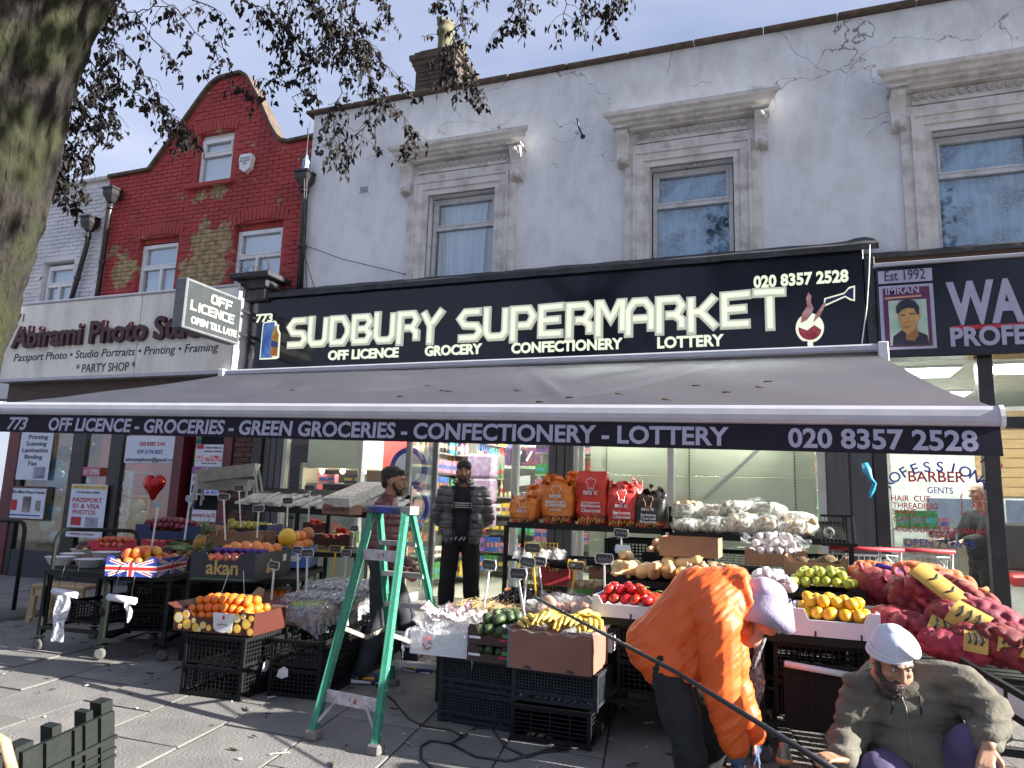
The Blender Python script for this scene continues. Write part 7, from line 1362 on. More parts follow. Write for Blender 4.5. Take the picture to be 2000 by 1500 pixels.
for i,(a,b)in enumerate(((.29,.12),(.12,.13))):q=MB();q.ell((0,0,0),(.075,.065,.055)if i==0 else(.055,.05,.035),14,10,jit=.25);o=q.build('yam',mat('rough yam skin',(.20,.13,.07),.95,(.1,.065,.035),26,5,.8,60),None,Matrix.Translation(T.location)@Vector((a,b,.085)));tag(o,('large rough brown yam at the right of the carton','smaller brown yam at the left of the carton')[i],'yam')
T=carton('brown_box','brown carton of garlic in white net bags behind the garlic heap',onZ(1455,1102,1.02),radians(2),.45,.32,.12,M_card,M_cardin,notch=.6,ndep=.3);fill('garlic',T,.02,.02,.43,.3,.05,'garlic bulb in the brown carton under a net bag','garlic',3,maxn=44,hump=1.4)
drape('net_bag','white net and film over the carton of garlic',T,.45,.3,.19,lambda u:.3,M_film2,ov=.05,sag=.05)
q=MB();q.tube([(0,0,0),(.34,.01,-.03)],.018,12);tag(q.build('cardboard_tube',M_bowl,None,onY(1532,1296,4.60)),'thin white roll hanging on the front of the lemon table','roll');
q=MB();q.cbox(0,0,0,.50,.02,.36,.004)
for k in range(9):q.box(.02,-.004,.02+k*.038,.48,0,.03+k*.038)
for x in(.14,.33):q.box(x,-.008,0,x+.02,-.001,.36)
tag(q.build('crate_side',M_bcr,None,(.02,4.63,.22)),'black ribbed crate standing on its side under the lemon box','crate')
q=MB();q.grid(8,30,lambda u,v:(.03*sin(v*14+u*2)*.5+.07*u*(1-.5*v),.02*sin(u*6+v*8),-.62*v),sm=True);tag(q.build('plastic_strip',M_film,None,(-.15,4.62,.70)),'strip of torn clear plastic hanging from the corner of the lemon table','plastic strip')
for a,b,Y,m,l,bk in(((955,1103),(945,1185),4.75,M_rim,'leftmost black price sign of the centre group',0),((1030,1098),(1022,1190),4.95,M_rim,'upper one of the crossed pair of price signs',0),((1012,1120),(1030,1240),4.55,M_rim,'lower one of the crossed pair, its stick leaning over the carton',0),((1040,1070),(1048,1180),5.3,M_yel,'tall yellow stick price sign left of the sweet potatoes',0),((1125,1105),(1115,1160),5.5,M_yel,'yellow stick price sign above the flat card box',0),((1052,1096),(1060,1160),5.6,M_rim,'price sign half hidden by the tall yellow one',0),((1180,1091),(1181,1160),5.0,M_rim,'black price sign at the left of the tomato box',0),((1213,1041),(1213,1080),6.2,M_rim,'black price sign just below the crimson charcoal bag',0),((1216,1073),(1214,1130),5.9,M_rim,'pale backed sign over the squash',1)):
 price_sign(l,a,b,Y,m,rz=random.uniform(-.1,.1),back=bool(bk),w_=.135)
table('black stall table sloping away under the red onion sacks',.62,4.35,radians(-0),1.3,1.5,.62,wheels=False,mid=.3)
M_net={}
def netmat(nm,c,c2):
 m=mat(nm,c,.48,c2,11,5,.8,190,contrast=(.4,.62),obj_var=.3);return m
M_n1=netmat('red onion net',(.15,.007,.018),(.30,.022,.032));M_n2=netmat('orange onion net',(.70,.17,.03),(.55,.09,.03));M_n3=netmat('crimson onion net',(.22,.010,.016),(.36,.035,.03))
M_yl=mat('yellow sack label',(.5,.33,.06),.6,(.38,.24,.05),3);M_pl=mat('purple tie',(.05,.03,.28),.4)
def sack(label,p,L,R,m,rot,lab=None,seed=0):
 t=thing('onion_sack',label,'onion sack',p,0,'net sacks of onions');t.rotation_euler=rot;q=MB()
 cs=[];rr=random.Random(seed)
 for i in range(85):a=rr.random()*6.3;cs.append((rr.uniform(-.92,.92),a))
 def S(u,v):
  a=2*pi*u;s=2*v-1;env=(1-abs(s)**3.2)**.5 if abs(s)<1 else 0;d=Vector((0,cos(a),sin(a)));b=0
  for sx,sa in cs:
   dd=((s-sx)*L/2/.031)**2+(((a-sa+pi)%(2*pi)-pi)*R/.031)**2;b=max(b,max(0,1-dd*.55)**.5)
  r=(R*.84+.032*b)*(.12+.88*env);return(s*L/2,d.y*r,d.z*r*.82)
 q.grid(64,54,S);q.build('net',m,t);q=MB()
 for e in(-1,1):q.tube([(e*L*.49,0,0),(e*L*.55,0,.01),(e*L*.6,.015,.015)],[.02,.012,.022],7)
 q.build('tied_end',m,t)
 if lab:
  q=MB();a0,a1,s0,s1=lab
  def Lb(u,v):p_=Vector(S((a0+(a1-a0)*u)/(2*pi)%1,s0+(s1-s0)*v));n_=Vector((0,p_.y,p_.z)).normalized();return tuple(Vector((p_.x,0,0))+n_*(R*.86+.030))
  q.grid(8,8,Lb);lb=q.build('label',M_yl,t)
  am=(a0+a1)/2;q=MB()
  def Lc(s,a,k):return(s*L/2,cos(a)*(R*.86+.031+k*.002),sin(a)*(R*.86+.031+k*.002))
  for k in range(3):
   s=(2*s0-1)+((2*s1-1)-(2*s0-1))*(.25+.25*k);q.tube([Lc(s-.03,am-.3,1),Lc(s+.05,am,1.4),Lc(s-.02,am+.3,1)],.006,4)
  q.build('label_print',M_ink,t)
 return t
Q=lambda px,py,Y:onY(px,py,Y)
W90=-pi/2
for i,(px,py,Y,L,R,m,rt,lab,l)in enumerate([(1718,1128,5.75,.44,.13,M_n2,(0,.1,.3),None,'orange sack with a purple tie at the back left of the pile'),(1712,1165,5.35,.40,.17,M_n3,(.3,1.0,.6),None,'large sack slumped upright over the left edge of the table'),(1742,1160,5.3,.38,.15,M_n1,(0,.5,1.2),None,'dark red sack beside the slumped upright one'),(1820,1135,5.6,.52,.13,M_n2,(0,.15,-.1),None,'orange and cream sack lying along the back of the pile'),(1870,1165,5.4,.5,.13,M_n3,(0,.35,-.5),None,'red sack sloping down behind the yellow striped one'),(1790,1190,5.0,.46,.13,M_n1,(0,.9,-.9),None,'knobbly red sack pointing down at the middle front'),(1845,1180,4.9,.50,.11,M_n1,(0,.62,-.6),(1.5,2.6,.08,.92),'top sack with a long yellow label across the middle of the pile'),(1755,1222,4.85,.34,.12,M_n3,(0,.2,.5),None,'small red sack just above the white turban'),(1810,1240,4.7,.40,.11,M_n1,(0,.3,-.3),(1.7,2.9,.5,.85),'front sack with an orange yellow label right of the turban'),(1890,1230,4.7,.44,.12,M_n1,(0,.45,-.5),(1.7,3.0,.3,.7),'sack with a yellow label in the centre right of the pile'),(1865,1262,4.55,.36,.09,M_n3,(0,.1,-.2),(1.8,3.1,.6,.9),'low front sack on the table edge with a yellow label'),(1925,1260,4.55,.36,.10,M_n1,(0,.2,-.2),(1.8,3.1,.62,.9),'low front sack farther right, its label at the right end'),(1955,1225,4.75,.5,.12,M_n1,(.3,.5,-.6),None,'long sack sloping down at the right with a torn white tag'),(1985,1272,4.5,.42,.11,M_n1,(0,.4,-.5),(1.7,3.0,.6,.9),'rightmost sack, at the edge of the photograph')]):
 sack(l,Q(px,py,Y),L,R,m,rt,lab,i)
q=MB();q.tube([Q(1690,1125,5.5),Q(1715,1104,5.5),Q(1745,1110,5.5),Q(1765,1122,5.45)],[.01,.02,.016,.01],6);tag(q.build('purple_tie',M_pl),'purple plastic tie across the back left sack','tie')
q=MB();q.tube([Q(1832,1150,5.0),Q(1860,1158,5.0),Q(1885,1165,4.98)],[.02,.03,.02],7);tag(q.build('blue_packet',M_pl),'shiny dark blue packet among the sacks','packet')
q=MB();q.cbox(0,0,0,1.5,.03,.05,.004);o=q.build('table_edge',M_steel,None,(.72,4.30,.585),radians(-6));tag(o,'thick black front rail below the onion sacks','rail')
def trolley(label,p,rz):
 t=thing('shopping_trolley',label,'trolley',p,rz);M_wire=mat('zinc wire',(.5,.5,.5),.3,(.35,.36,.36),20,metal=.7);q=MB()
 top=[(-.26,-.0,1.0),(.26,0,1.0),(.22,.72,.86),(-.22,.72,.86)];bot=[(-.22,.08,.55),(.22,.08,.55),(.17,.66,.6),(-.17,.66,.6)]
 for i in range(4):
  a,b=Vector(top[i]),Vector(top[(i+1)%4]);c,d=Vector(bot[i]),Vector(bot[(i+1)%4]);q.tube([a,b],.006,5);q.tube([c,d],.005,5)
  for k in range(1,4):q.tube([a.lerp(c,k/4),b.lerp(d,k/4)],.003,4)
  n=12
  for k in range(n+1):q.tube([a.lerp(b,k/n),c.lerp(d,k/n)],.0025,4)
 q.build('basket',M_wire,t);q=MB()
 for s in(-1,1):q.tube([(s*.27,-.04,1.04),(s*.25,0,.6),(s*.24,.05,.16),(s*.2,.7,.14)],.012,7)
 q.tube([(-.25,0,.6),(.25,0,.6)],.01,6);q.build('chassis',M_wire,t);q=MB()
 q.tube([(-.29,-.06,1.05),(.29,-.06,1.05)],.017,8);q.build('handle',M_redp,t)
 q=MB();P=[(-.2,-.03,.62),(-.2,-.035,.94),(-.15,-.035,1.0),(.15,-.035,1.0),(.2,-.035,.94),(.2,-.03,.62)];q.tube(P,.012,6);q.build('child_seat_loop',M_wire,t)
 for a in((-.22,.1),(.22,.1),(-.18,.68),(.18,.68)):q=MB();caster(q,(a[0],a[1],0));q.build('caster',[M_steel,M_rub],t)
 return t
p=onY(1680,1100,6.9);T1=trolley('shopping trolley with a red handle behind the orange sack',(p.x+.02,6.75,.1),radians(12));copy_thing(T1,'second shopping trolley, nested to the right by the barber window',(p.x+.42,6.95,.1),radians(2))
q=MB()
for i in range(8):q.bar((i*.03,0,0),(i*.03+.02,.4,.22),.006)
q.bar((0,0,0),(.25,0,0),.03);q.bar((.02,.4,.22),(.27,.4,.22),.02);q.bar((.25,0,0),(.27,.4,.22),.02)
o=q.build('wire_guard',M_steel,None,(.34,6.3,1.19));tag(o,'black wire end guard of the potato rack beside the trolley','wire guard')
q=MB();q.lathe([(.03,0),(.045,.05),(.04,.1),(.015,.11)],10,ax='y');o=q.build('clear_cup',M_film2,None,onY(1620,1040,6.4));tag(o,'clear plastic cup wedged in the wire guard','cup')
q=MB();P=[Q(1688,905,8.3),Q(1692,920,8.28),Q(1700,935,8.28),Q(1708,945,8.3),Q(1703,960,8.3),Q(1699,972,8.3)];q.tube(P,[.03,.045,.03,.022,.025,.008],7);
for i,v in enumerate(q.v):q.v[i]=v+Vector((1,1,1))*.02*noise.noise(v*22)
tag(q.build('blue_bag',mat('blue carrier',(.04,.35,.55),.35,(.03,.25,.5),20)),'knotted bright blue bag tied to the graphite column','bag')
q=MB();t=thing('light_panel_case','long dark frame with pale panels leaning on the ground at the right edge','panel',(0,0,0));A0,B0=Q(1880,1296,4.25),Q(2010,1372,3.9);d=(B0-A0).normalized();n_=Vector((0,.35,-1)).normalized();n_=(n_-d*n_.dot(d)).normalized()
def PL(a,b,c):return A0+d*a+n_*b+d.cross(n_)*c
def pslab(nm,a0,a1,b0,b1,c0,c1,m):q=MB();q.add([PL(a,b,c)for c in(c0,c1)for b in(b0,b1)for a in(a0,a1)],[(0,1,3,2),(4,6,7,5),(0,2,6,4),(1,5,7,3),(0,4,5,1),(2,3,7,6)]);q.build(nm,m,t)
Lc=(B0-A0).length;pslab('frame',-.02,Lc+.3,-.02,.13,0,.02,M_steel)
for k in range(4):pslab('pale_panel',.02+k*Lc/3,Lc/3*(k+1)-.01,.01,.09,-.006,.0,M_wc);pslab('pale_panel',.02+k*Lc/3,Lc/3*(k+1)-.01,.01,.09,.02,.026,M_wc)
M_gf=mat('green fibreglass',(.035,.24,.15),.6,(.03,.17,.11),6,6,.08,40,stretch=(6,6,.6));M_tread=mat('worn aluminium tread',(.42,.42,.43),.45,(.22,.2,.19),12,6,.2,metal=.3);M_capm=mat('navy plastic cap',(.03,.035,.12),.4,(.1,.1,.12),14,5)
LD=thing('step_ladder','open green fibreglass stepladder with a navy top cap and aluminium treads','ladder',(0,0,0))
NL,NR,FL_,FR_=Vector((-2.62,3.90,0)),Vector((-2.16,3.84,0)),Vector((-2.82,5.22,0)),Vector((-2.37,5.28,0));HT=1.385
tc=(NL+NR+FL_+FR_)/4;ax_=(NR-NL).normalized();dp_=((FL_+FR_)/2-(NL+NR)/2).normalized();
tnl,tnr=onY(728,1008,4.50),onY(793,1008,4.44);tnl.z=tnr.z=1.33;tfl,tfr=tnl+dp_*.13,tnr+dp_*.13
def rail(a,b,nm='rail'):
 q=MB();q.bar(a,b,.026,.058,up=dp_);
 d_=(b-a).normalized();side=d_.cross(dp_).normalized();q.bar(a+side*.018,b+side*.018,.009,.064,up=dp_)
 for k in range(12):p=a.lerp(b,(k+.5)/12);q.ell(p-side*.017,.006,6,4,m=1)
 q.build(nm,[M_gf,M_tread],LD)
for a,b in((NL,tnl),(NR,tnr),(FL_,tfl),(FR_,tfr)):rail(a+Vector((0,0,.04)),b)
for a in(NL,NR,FL_,FR_):q=MB();q.cbox(a.x-.04,a.y-.045,0,a.x+.04,a.y+.045,.06,.01);q.build('foot',mat('grey foot',(.16,.15,.15),.6),LD)
def at_h(a,b,h):return a.lerp(b,(h-.04)/(b.z-.04))
for h in(.225,.45,.675,.90,1.12):
 a,b=at_h(FL_,tfl,h),at_h(FR_,tfr,h);q=MB();q.bar(a,b,.085,.03,up=(0,0,1));q.bar(a+Vector((0,0,.016))-dp_*.03,b+Vector((0,0,.016))-dp_*.03,.008,.004);q.build('tread',M_tread,LD)
for h in(.26,1.06):a,b=at_h(NL,tnl,h),at_h(NR,tnr,h);q=MB();q.bar(a,b,.022,.07,up=(0,0,1));q.bar(a+(b-a)*.45-dp_*.012,a+(b-a)*.6-dp_*.012,.002,.03,m=1);q.build('rear_brace',[mat('painted aluminium brace',(.52,.5,.55),.5,(.36,.3,.3),20),mat('red stain',(.25,.04,.04),.8,(.5,.45,.45),60,contrast=(.45,.55))],LD)
a,b=at_h(NL,tnl,.26),at_h(NR,tnr,.26)
for p0,p1 in((a.lerp(b,.25),NL+Vector((.0,0,.08))),(a.lerp(b,.72),NR+Vector((0,0,.08)))):q=MB();q.bar(p0,p1,.018,.006,up=dp_);q.build('knee_brace',M_tread,LD)
a,b=at_h(FL_,tfl,.225),at_h(FR_,tfr,.225)
for p0,p1 in((a.lerp(b,.3),FL_+Vector((0,0,.06))),(a.lerp(b,.7),FR_+Vector((0,0,.06)))):q=MB();q.bar(p0,p1,.02,.006,up=dp_);q.build('knee_brace',M_tread,LD)
c=(tnl+tnr+tfl+tfr)/4;tw=(tnr-tnl).length/2+.035;q=MB();q.M=Matrix.Translation(c+Vector((0,0,.02)))@Matrix(((ax_.x,dp_.x,0,0),(ax_.y,dp_.y,0,0),(0,0,1,0),(0,0,0,1)))
q.cbox(-tw,-.10,-.025,tw,.10,.028,.010);q.box(-tw*.45,-.103,-.018,tw*.2,-.10,.02,m=1);q.box(tw-.075,-.102,-.026,tw+.002,.09,.030,m=2);q.build('top_cap',[M_capm,mat('blue sticker',(.03,.05,.3),.4),M_tread],LD)
for a0,a1,b0,b1 in((NL,tnl,FL_,tfl),(NR,tnr,FR_,tfr)):
 p,r=at_h(a0,a1,.62),at_h(b0,b1,.50);m_=(p+r)/2+Vector((0,0,-.07));q=MB();q.bar(p,m_,.008,.028);q.bar(m_,r,.008,.028);q.build('spreader',mat('spreader steel',(.5,.47,.42),.4,(.3,.28,.26),14,metal=.5),LD)
q=MB();G0=lambda px,py:onZ(px,py,.008)
q.tube([G0(730,1330),G0(745,1350),G0(770,1370),G0(800,1405),G0(830,1418),G0(880,1425),G0(905,1438),G0(880,1452),G0(842,1446),G0(822,1458),G0(822,1480),G0(850,1505)],.007,6)
q.tube([G0(905,1438),G0(930,1420),G0(960,1424),G0(990,1460),G0(1030,1478),G0(1080,1460),G0(1130,1462)],.007,6);q.tube([G0(880,1452),G0(930,1478),G0(990,1486),G0(1060,1468),G0(1110,1465)],.007,6)
tag(q.build('power_cable',M_rub if False else M_pipe),'black power cable looping over the pavement in front of the mesh crates','cable')
q=MB();q.tube([Q(1042,1165,4.3),Q(1320,1312,3.55),Q(1640,1510,2.95)],[.009,.0105,.012],10);tag(q.build('long_pole',mat('black enamelled tube',(.010,.010,.013),.35,(.02,.02,.024),10)),'long thin black pole held diagonally between the two workers','pole')
M_skin=mat('brown skin',(.36,.20,.125),.5,(.28,.145,.09),9,5,.1,90,sub=.08);M_skin2=mat('fair skin',(.50,.28,.2),.5,(.4,.2,.14),9,5,sub=.08)
M_hair=mat('black hair',(.010,.008,.008),.55,(.025,.02,.02),60,4,.6,160);M_eye=mat('eye white',(.5,.47,.43),.3);M_iris=mat('iris',(.02,.012,.01),.2);M_lip=mat('lip',(.22,.08,.065),.5)
def fuse(q,voxel,m,name,parent=None,sm=3,disp=None,kind=None,loc=None):
 me=q.mesh('tmp',m);o=bpy.data.objects.new('tmp',me);COL.objects.link(o)
 r=o.modifiers.new('r','REMESH');r.mode='VOXEL';r.voxel_size=voxel;r.use_smooth_shade=True
 s=o.modifiers.new('s','SMOOTH');s.factor=.5;s.iterations=sm
 dg=bpy.context.evaluated_depsgraph_get();dg.update();out=bpy.data.meshes.new_from_object(o.evaluated_get(dg));bpy.data.objects.remove(o);bpy.data.meshes.remove(me)
 out.name=name
 if disp:
  ns=[v.normal.copy()for v in out.vertices]
  for v,n in zip(out.vertices,ns):v.co=v.co+n*disp(v.co,n)
 out.materials.clear();out.materials.append(m)
 for p in out.polygons:p.use_smooth=True
 return place(out,name,parent,loc)
def snap(o,pts,off=.002,d=(0,1,0)):
 from mathutils.bvhtree import BVHTree
 t=BVHTree.FromPolygons([v.co for v in o.data.vertices],[tuple(p.vertices)for p in o.data.polygons]);out=[];d=Vector(d)
 n=24;L=[pts[0].lerp(pts[1],0)]
 for a,b in zip(pts,pts[1:]):L+=[a.lerp(b,k/6)for k in range(1,7)]
 for p in L:
  h=t.ray_cast(p-d*1.0,d)
  out.append(h[0]-d*off if h[0]else p)
 return out
def chain(q,pts,rs):
 for a,b,ra,rb_ in zip(pts,pts[1:],rs,rs[1:]):q.cap(a,b,ra,rb_,14)
def hand(q,wrist,d,nrm,curl=.5,side=1,s=1.0,spread=.12):
 """d: wrist to knuckles, nrm: back of the hand"""
 d=Vector(d).normalized();nrm=Vector(nrm);nrm=(nrm-d*nrm.dot(d)).normalized();x=d.cross(nrm)*side;w_=Vector(wrist)
 for k in(-1.4,-.5,.5,1.4):q.cap(w_+d*.01*s+x*.008*k*s,w_+d*.085*s+x*.0165*k*s,.013*s,.0125*s,8)
 for k,L in zip((-1.5,-.5,.5,1.5),(.9,1.0,.95,.75)):
  p=w_+d*.085*s+x*.0155*k*s;a=.15;dd=(d+x*k*spread*.5).normalized()
  for seg,r in((.038,.0095),(.026,.0085),(.02,.0075)):
   dd2=(dd*cos(a)-nrm*sin(a)).normalized();e=p+dd2*seg*L*s;q.cap(p,e,r*s,r*.93*s,8);p=e;a+=curl
 p=w_+d*.025*s-x*.026*s;e=p+(d*.6-x*.75-nrm*.3).normalized()*.04*s;q.cap(p,e,.013*s,.011*s,8);q.cap(e,e+(d*.9-x*.2-nrm*.5).normalized()*.032*s,.011*s,.009*s,8)
def head_M(c,yaw,pitch=0,roll=0):return Matrix.Translation(c)@Matrix.Rotation(yaw,4,'Z')@Matrix.Rotation(pitch,4,'X')@Matrix.Rotation(roll,4,'Y')
def head(q,M):
 """head facing -y, centre between the ears"""
 M0=q.M;q.M=M
 q.ell((0,.012,.035),(.074,.094,.088),18,12);q.ell((0,-.018,-.03),(.06,.068,.078),16,12);q.ell((0,-.052,-.082),(.034,.03,.024),12,8);q.cap((0,.02,-.06),(0,.035,-.15),.052,.058,14)
 q.cap((0,-.086,.022),(0,-.108,-.022),.010,.0155,10);q.ell((-.013,-.094,-.026),(.010,.012,.009),8,6);q.ell((.013,-.094,-.026),(.010,.012,.009),8,6)
 q.cap((-.045,-.066,.036),(-.012,-.082,.034),.011,.012,8);q.cap((.045,-.066,.036),(.012,-.082,.034),.011,.012,8)
 q.ell((-.043,-.062,-.018),(.022,.022,.02),10,8);q.ell((.043,-.062,-.018),(.022,.022,.02),10,8)
 q.cap((-.02,-.084,-.053),(.02,-.084,-.053),.007,.007,8);q.cap((-.017,-.083,-.064),(.017,-.083,-.064),.008,.008,8)
 for s in(-1,1):q.ell((s*.076,.014,-.005),(.011,.02,.032),10,8)
 q.M=M0
def face(parent,M):
 for s in(-1,1):
  q=MB();q.M=M;q.ell((s*.029,-.073,.012),(.0135,.011,.009),12,8);q.build('eye',M_eye,parent);q=MB();q.M=M;q.ell((s*.029,-.0825,.012),(.0055,.0025,.0055),8,6);q.build('iris',M_iris,parent)
  q=MB();q.M=M;q.cap((s*.012,-.092,.034),(s*.03,-.09,.041),.0042,.005,6);q.cap((s*.03,-.09,.041),(s*.05,-.074,.036),.005,.003,6);q.build('eyebrow',M_hair,parent)
  q=MB();q.M=M;q.cap((s*.018,-.082,.019),(s*.029,-.085,.0225),.003,.0035,6);q.cap((s*.029,-.085,.0225),(s*.042,-.077,.018),.0035,.003,6);q.build('eyelid',M_skin,parent)
 q=MB();q.M=M;q.cap((-.019,-.089,-.0585),(.019,-.089,-.0585),.0045,.0045,8);q.build('lips',M_lip,parent)
def beard(parent,M,full=1.0,m=None):
 q=MB();q.M=M
 q.ell((0,-.048,-.082),(.045*full,.042*full,.032*full),14,10);
 for s in(-1,1):q.cap((s*.066,.0,.01),(s*.060,-.018,-.045),.010*full,.016*full,10);q.cap((s*.060,-.018,-.045),(s*.03,-.06,-.08),.016*full,.017*full,10);q.cap((s*.022,-.088,-.043),(s*.034,-.07,-.075),.0055,.010,8)
 q.cap((-.02,-.093,-.042),(.02,-.093,-.042),.0048,.0048,8)
 if full>1.15:q.ell((0,-.05,-.11),(.055,.045,.05),14,10)
 return fuse(q,.004,m or M_hair,'beard',parent,1,lambda c,n:.0035*noise.noise(c*90))
def wrk(a,f,st=(1,1,1),a2=0,f2=60):
 return lambda c,n:a*noise.noise(Vector((c.x*f*st[0],c.y*f*st[1],c.z*f*st[2])))+a2*noise.noise(c*f2)
def shoe(q,heel,d,L=.27):
 d=Vector(d).normalized();h=Vector(heel);q.cap(h+Vector((0,0,.045)),h+d*L*.35+Vector((0,0,.05)),.042,.045,12);q.cap(h+d*L*.35+Vector((0,0,.05)),h+d*L*.78+Vector((0,0,.035)),.045,.035,12);q.cap(h+d*L*.5+Vector((0,0,.03)),h+d*L*.85+Vector((0,0,.028)),.045,.028,12);q.cap(h+Vector((0,0,.05)),h+d*.03+Vector((0,0,.1)),.043,.045,12)
V=Vector
def standing():
 p=onZ(893,1226,.2);t=None;yaw=atan2(-p.x,p.y)*.9;q=MB();R=Matrix.Rotation(yaw,4,'Z');H=1.0
 hc=V((0,-.02,1.62));HM=head_M(hc,0,.05)
 J=dict(sh=.205,z=1.43)
 head(q,HM);q.cap((0,.02,1.36),(0,.0,1.5),.062,.056)
 q.ell((0,0,1.25),(.17,.11,.2));q.ell((0,0,1.0),(.15,.11,.16))
 arm=lambda s:[V((s*.195,.01,1.40)),V((s*.275,.08,1.14)),V((s*.12,.20,.98))]
 leg=lambda s:[V((s*.095,0,.95)),V((s*.125,-.02,.5)),V((s*.14,.02,.08))]
 for s in(-1,1):chain(q,arm(s),(.05,.042,.03));chain(q,leg(s),(.085,.055,.04));hand(q,arm(s)[2],(-s,.1,-.3),(0,1,0),.5,s)
 b=fuse(q,.009,M_skin,'person',None,2);tag(b,'man in a black turban and open grey padded jacket standing in the shop doorway','person');b.location=p;b.rotation_euler=(0,0,yaw);b.scale=(.95,.95,.94)
 face(b,HM);beard(b,HM,1.0)
 q=MB();q.M=HM;q.ell((0,.018,.062),(.083,.102,.072),18,12);q.cap((-.045,-.055,.06),(.045,-.055,.06),.03,.03,10);fuse(q,.006,mat('black turban cloth',(.012,.012,.014),.8,(.02,.02,.022),12),'turban',b,3,lambda c,n:.004*noise.noise(V((c.x*12,c.y*12,c.z*70))))
 q=MB();q.ell((0,-.01,1.28),(.185,.125,.2));q.ell((0,-.01,1.04),(.175,.135,.22));q.cap((-.15,0,1.42),(.15,0,1.42),.055,.055)
 sh=fuse(q,.012,mat('black top',(.008,.008,.010),.85,(.014,.014,.016),6),'shirt',b,4,wrk(.006,7))
 for k in range(3):z=1.292-.022*k;q=MB();q.tube([(-.10+.02*i,-.138-.014*(1-((i-5)/5)**2)+.003*k,z-.004*(i%2))for i in range(11)],.004,5);q.build('stripe',M_white,b)
 q=MB()
 for k in range(5):q.bar((-.15+.045*k,-.155,.905),(-.13+.045*k+.015*(k%2),-.15,.94),.012,.004,up=(0,1,0))
 q.build('hem_print',M_chalk,b)
 q=MB();q.ell((0,0,.93),(.175,.13,.12))
 for s in(-1,1):chain(q,leg(s),(.105,.09,.075));q.cap(leg(s)[1],leg(s)[2]+V((0,0,.04)),.09,.072)
 fuse(q,.013,mat('black tracksuit',(.007,.007,.009),.85),'trousers',b,3,wrk(.012,9,(1,1,.8)))
 q=MB()
 for s in(-1,1):
  chain(q,arm(s),(.085,.078,.06));q.ell((s*.135,-.01,1.30),(.10,.135,.17));q.ell((s*.14,-.015,1.05),(.10,.15,.2));q.ell((s*.125,-.075,.96),(.075,.10,.12));q.cap((s*.06,-.06,1.50),(s*.09,.03,1.52),.03,.035)
 q.ell((0,.06,1.2),(.18,.09,.3));q.cap((-.06,.07,1.52),(.06,.07,1.52),.04,.04)
 def quilt(c,n):
  k=abs(sin(c.z*pi/.085));return-.016*(1-min(1,k*2.2))+.008*noise.noise(c*14)+.004*noise.noise(c*40)
 fuse(q,.010,mat('grey padded nylon',(.10,.108,.118),.38,(.065,.07,.078),6,4,.2,30),'jacket',b,3,quilt)
 q=MB()
 for s in(-1,1):q.tube([(s*.062,-.085,1.5),(s*.085,-.150,1.35),(s*.085,-.172,1.1),(s*.075,-.185,.88)],.007,6)
 q.build('zip',M_bcr,b);q=MB();q.cap((.11,-.165,1.10),(.18,-.145,1.09),.008,.008,8);q.build('pocket',M_bcr,b)
 q=MB()
 for s in(-1,1):shoe(q,leg(s)[2]+V((0,.04,-.08)),(s*.25,-1,0))
 fuse(q,.008,M_black,'shoes',b,2)
standing()
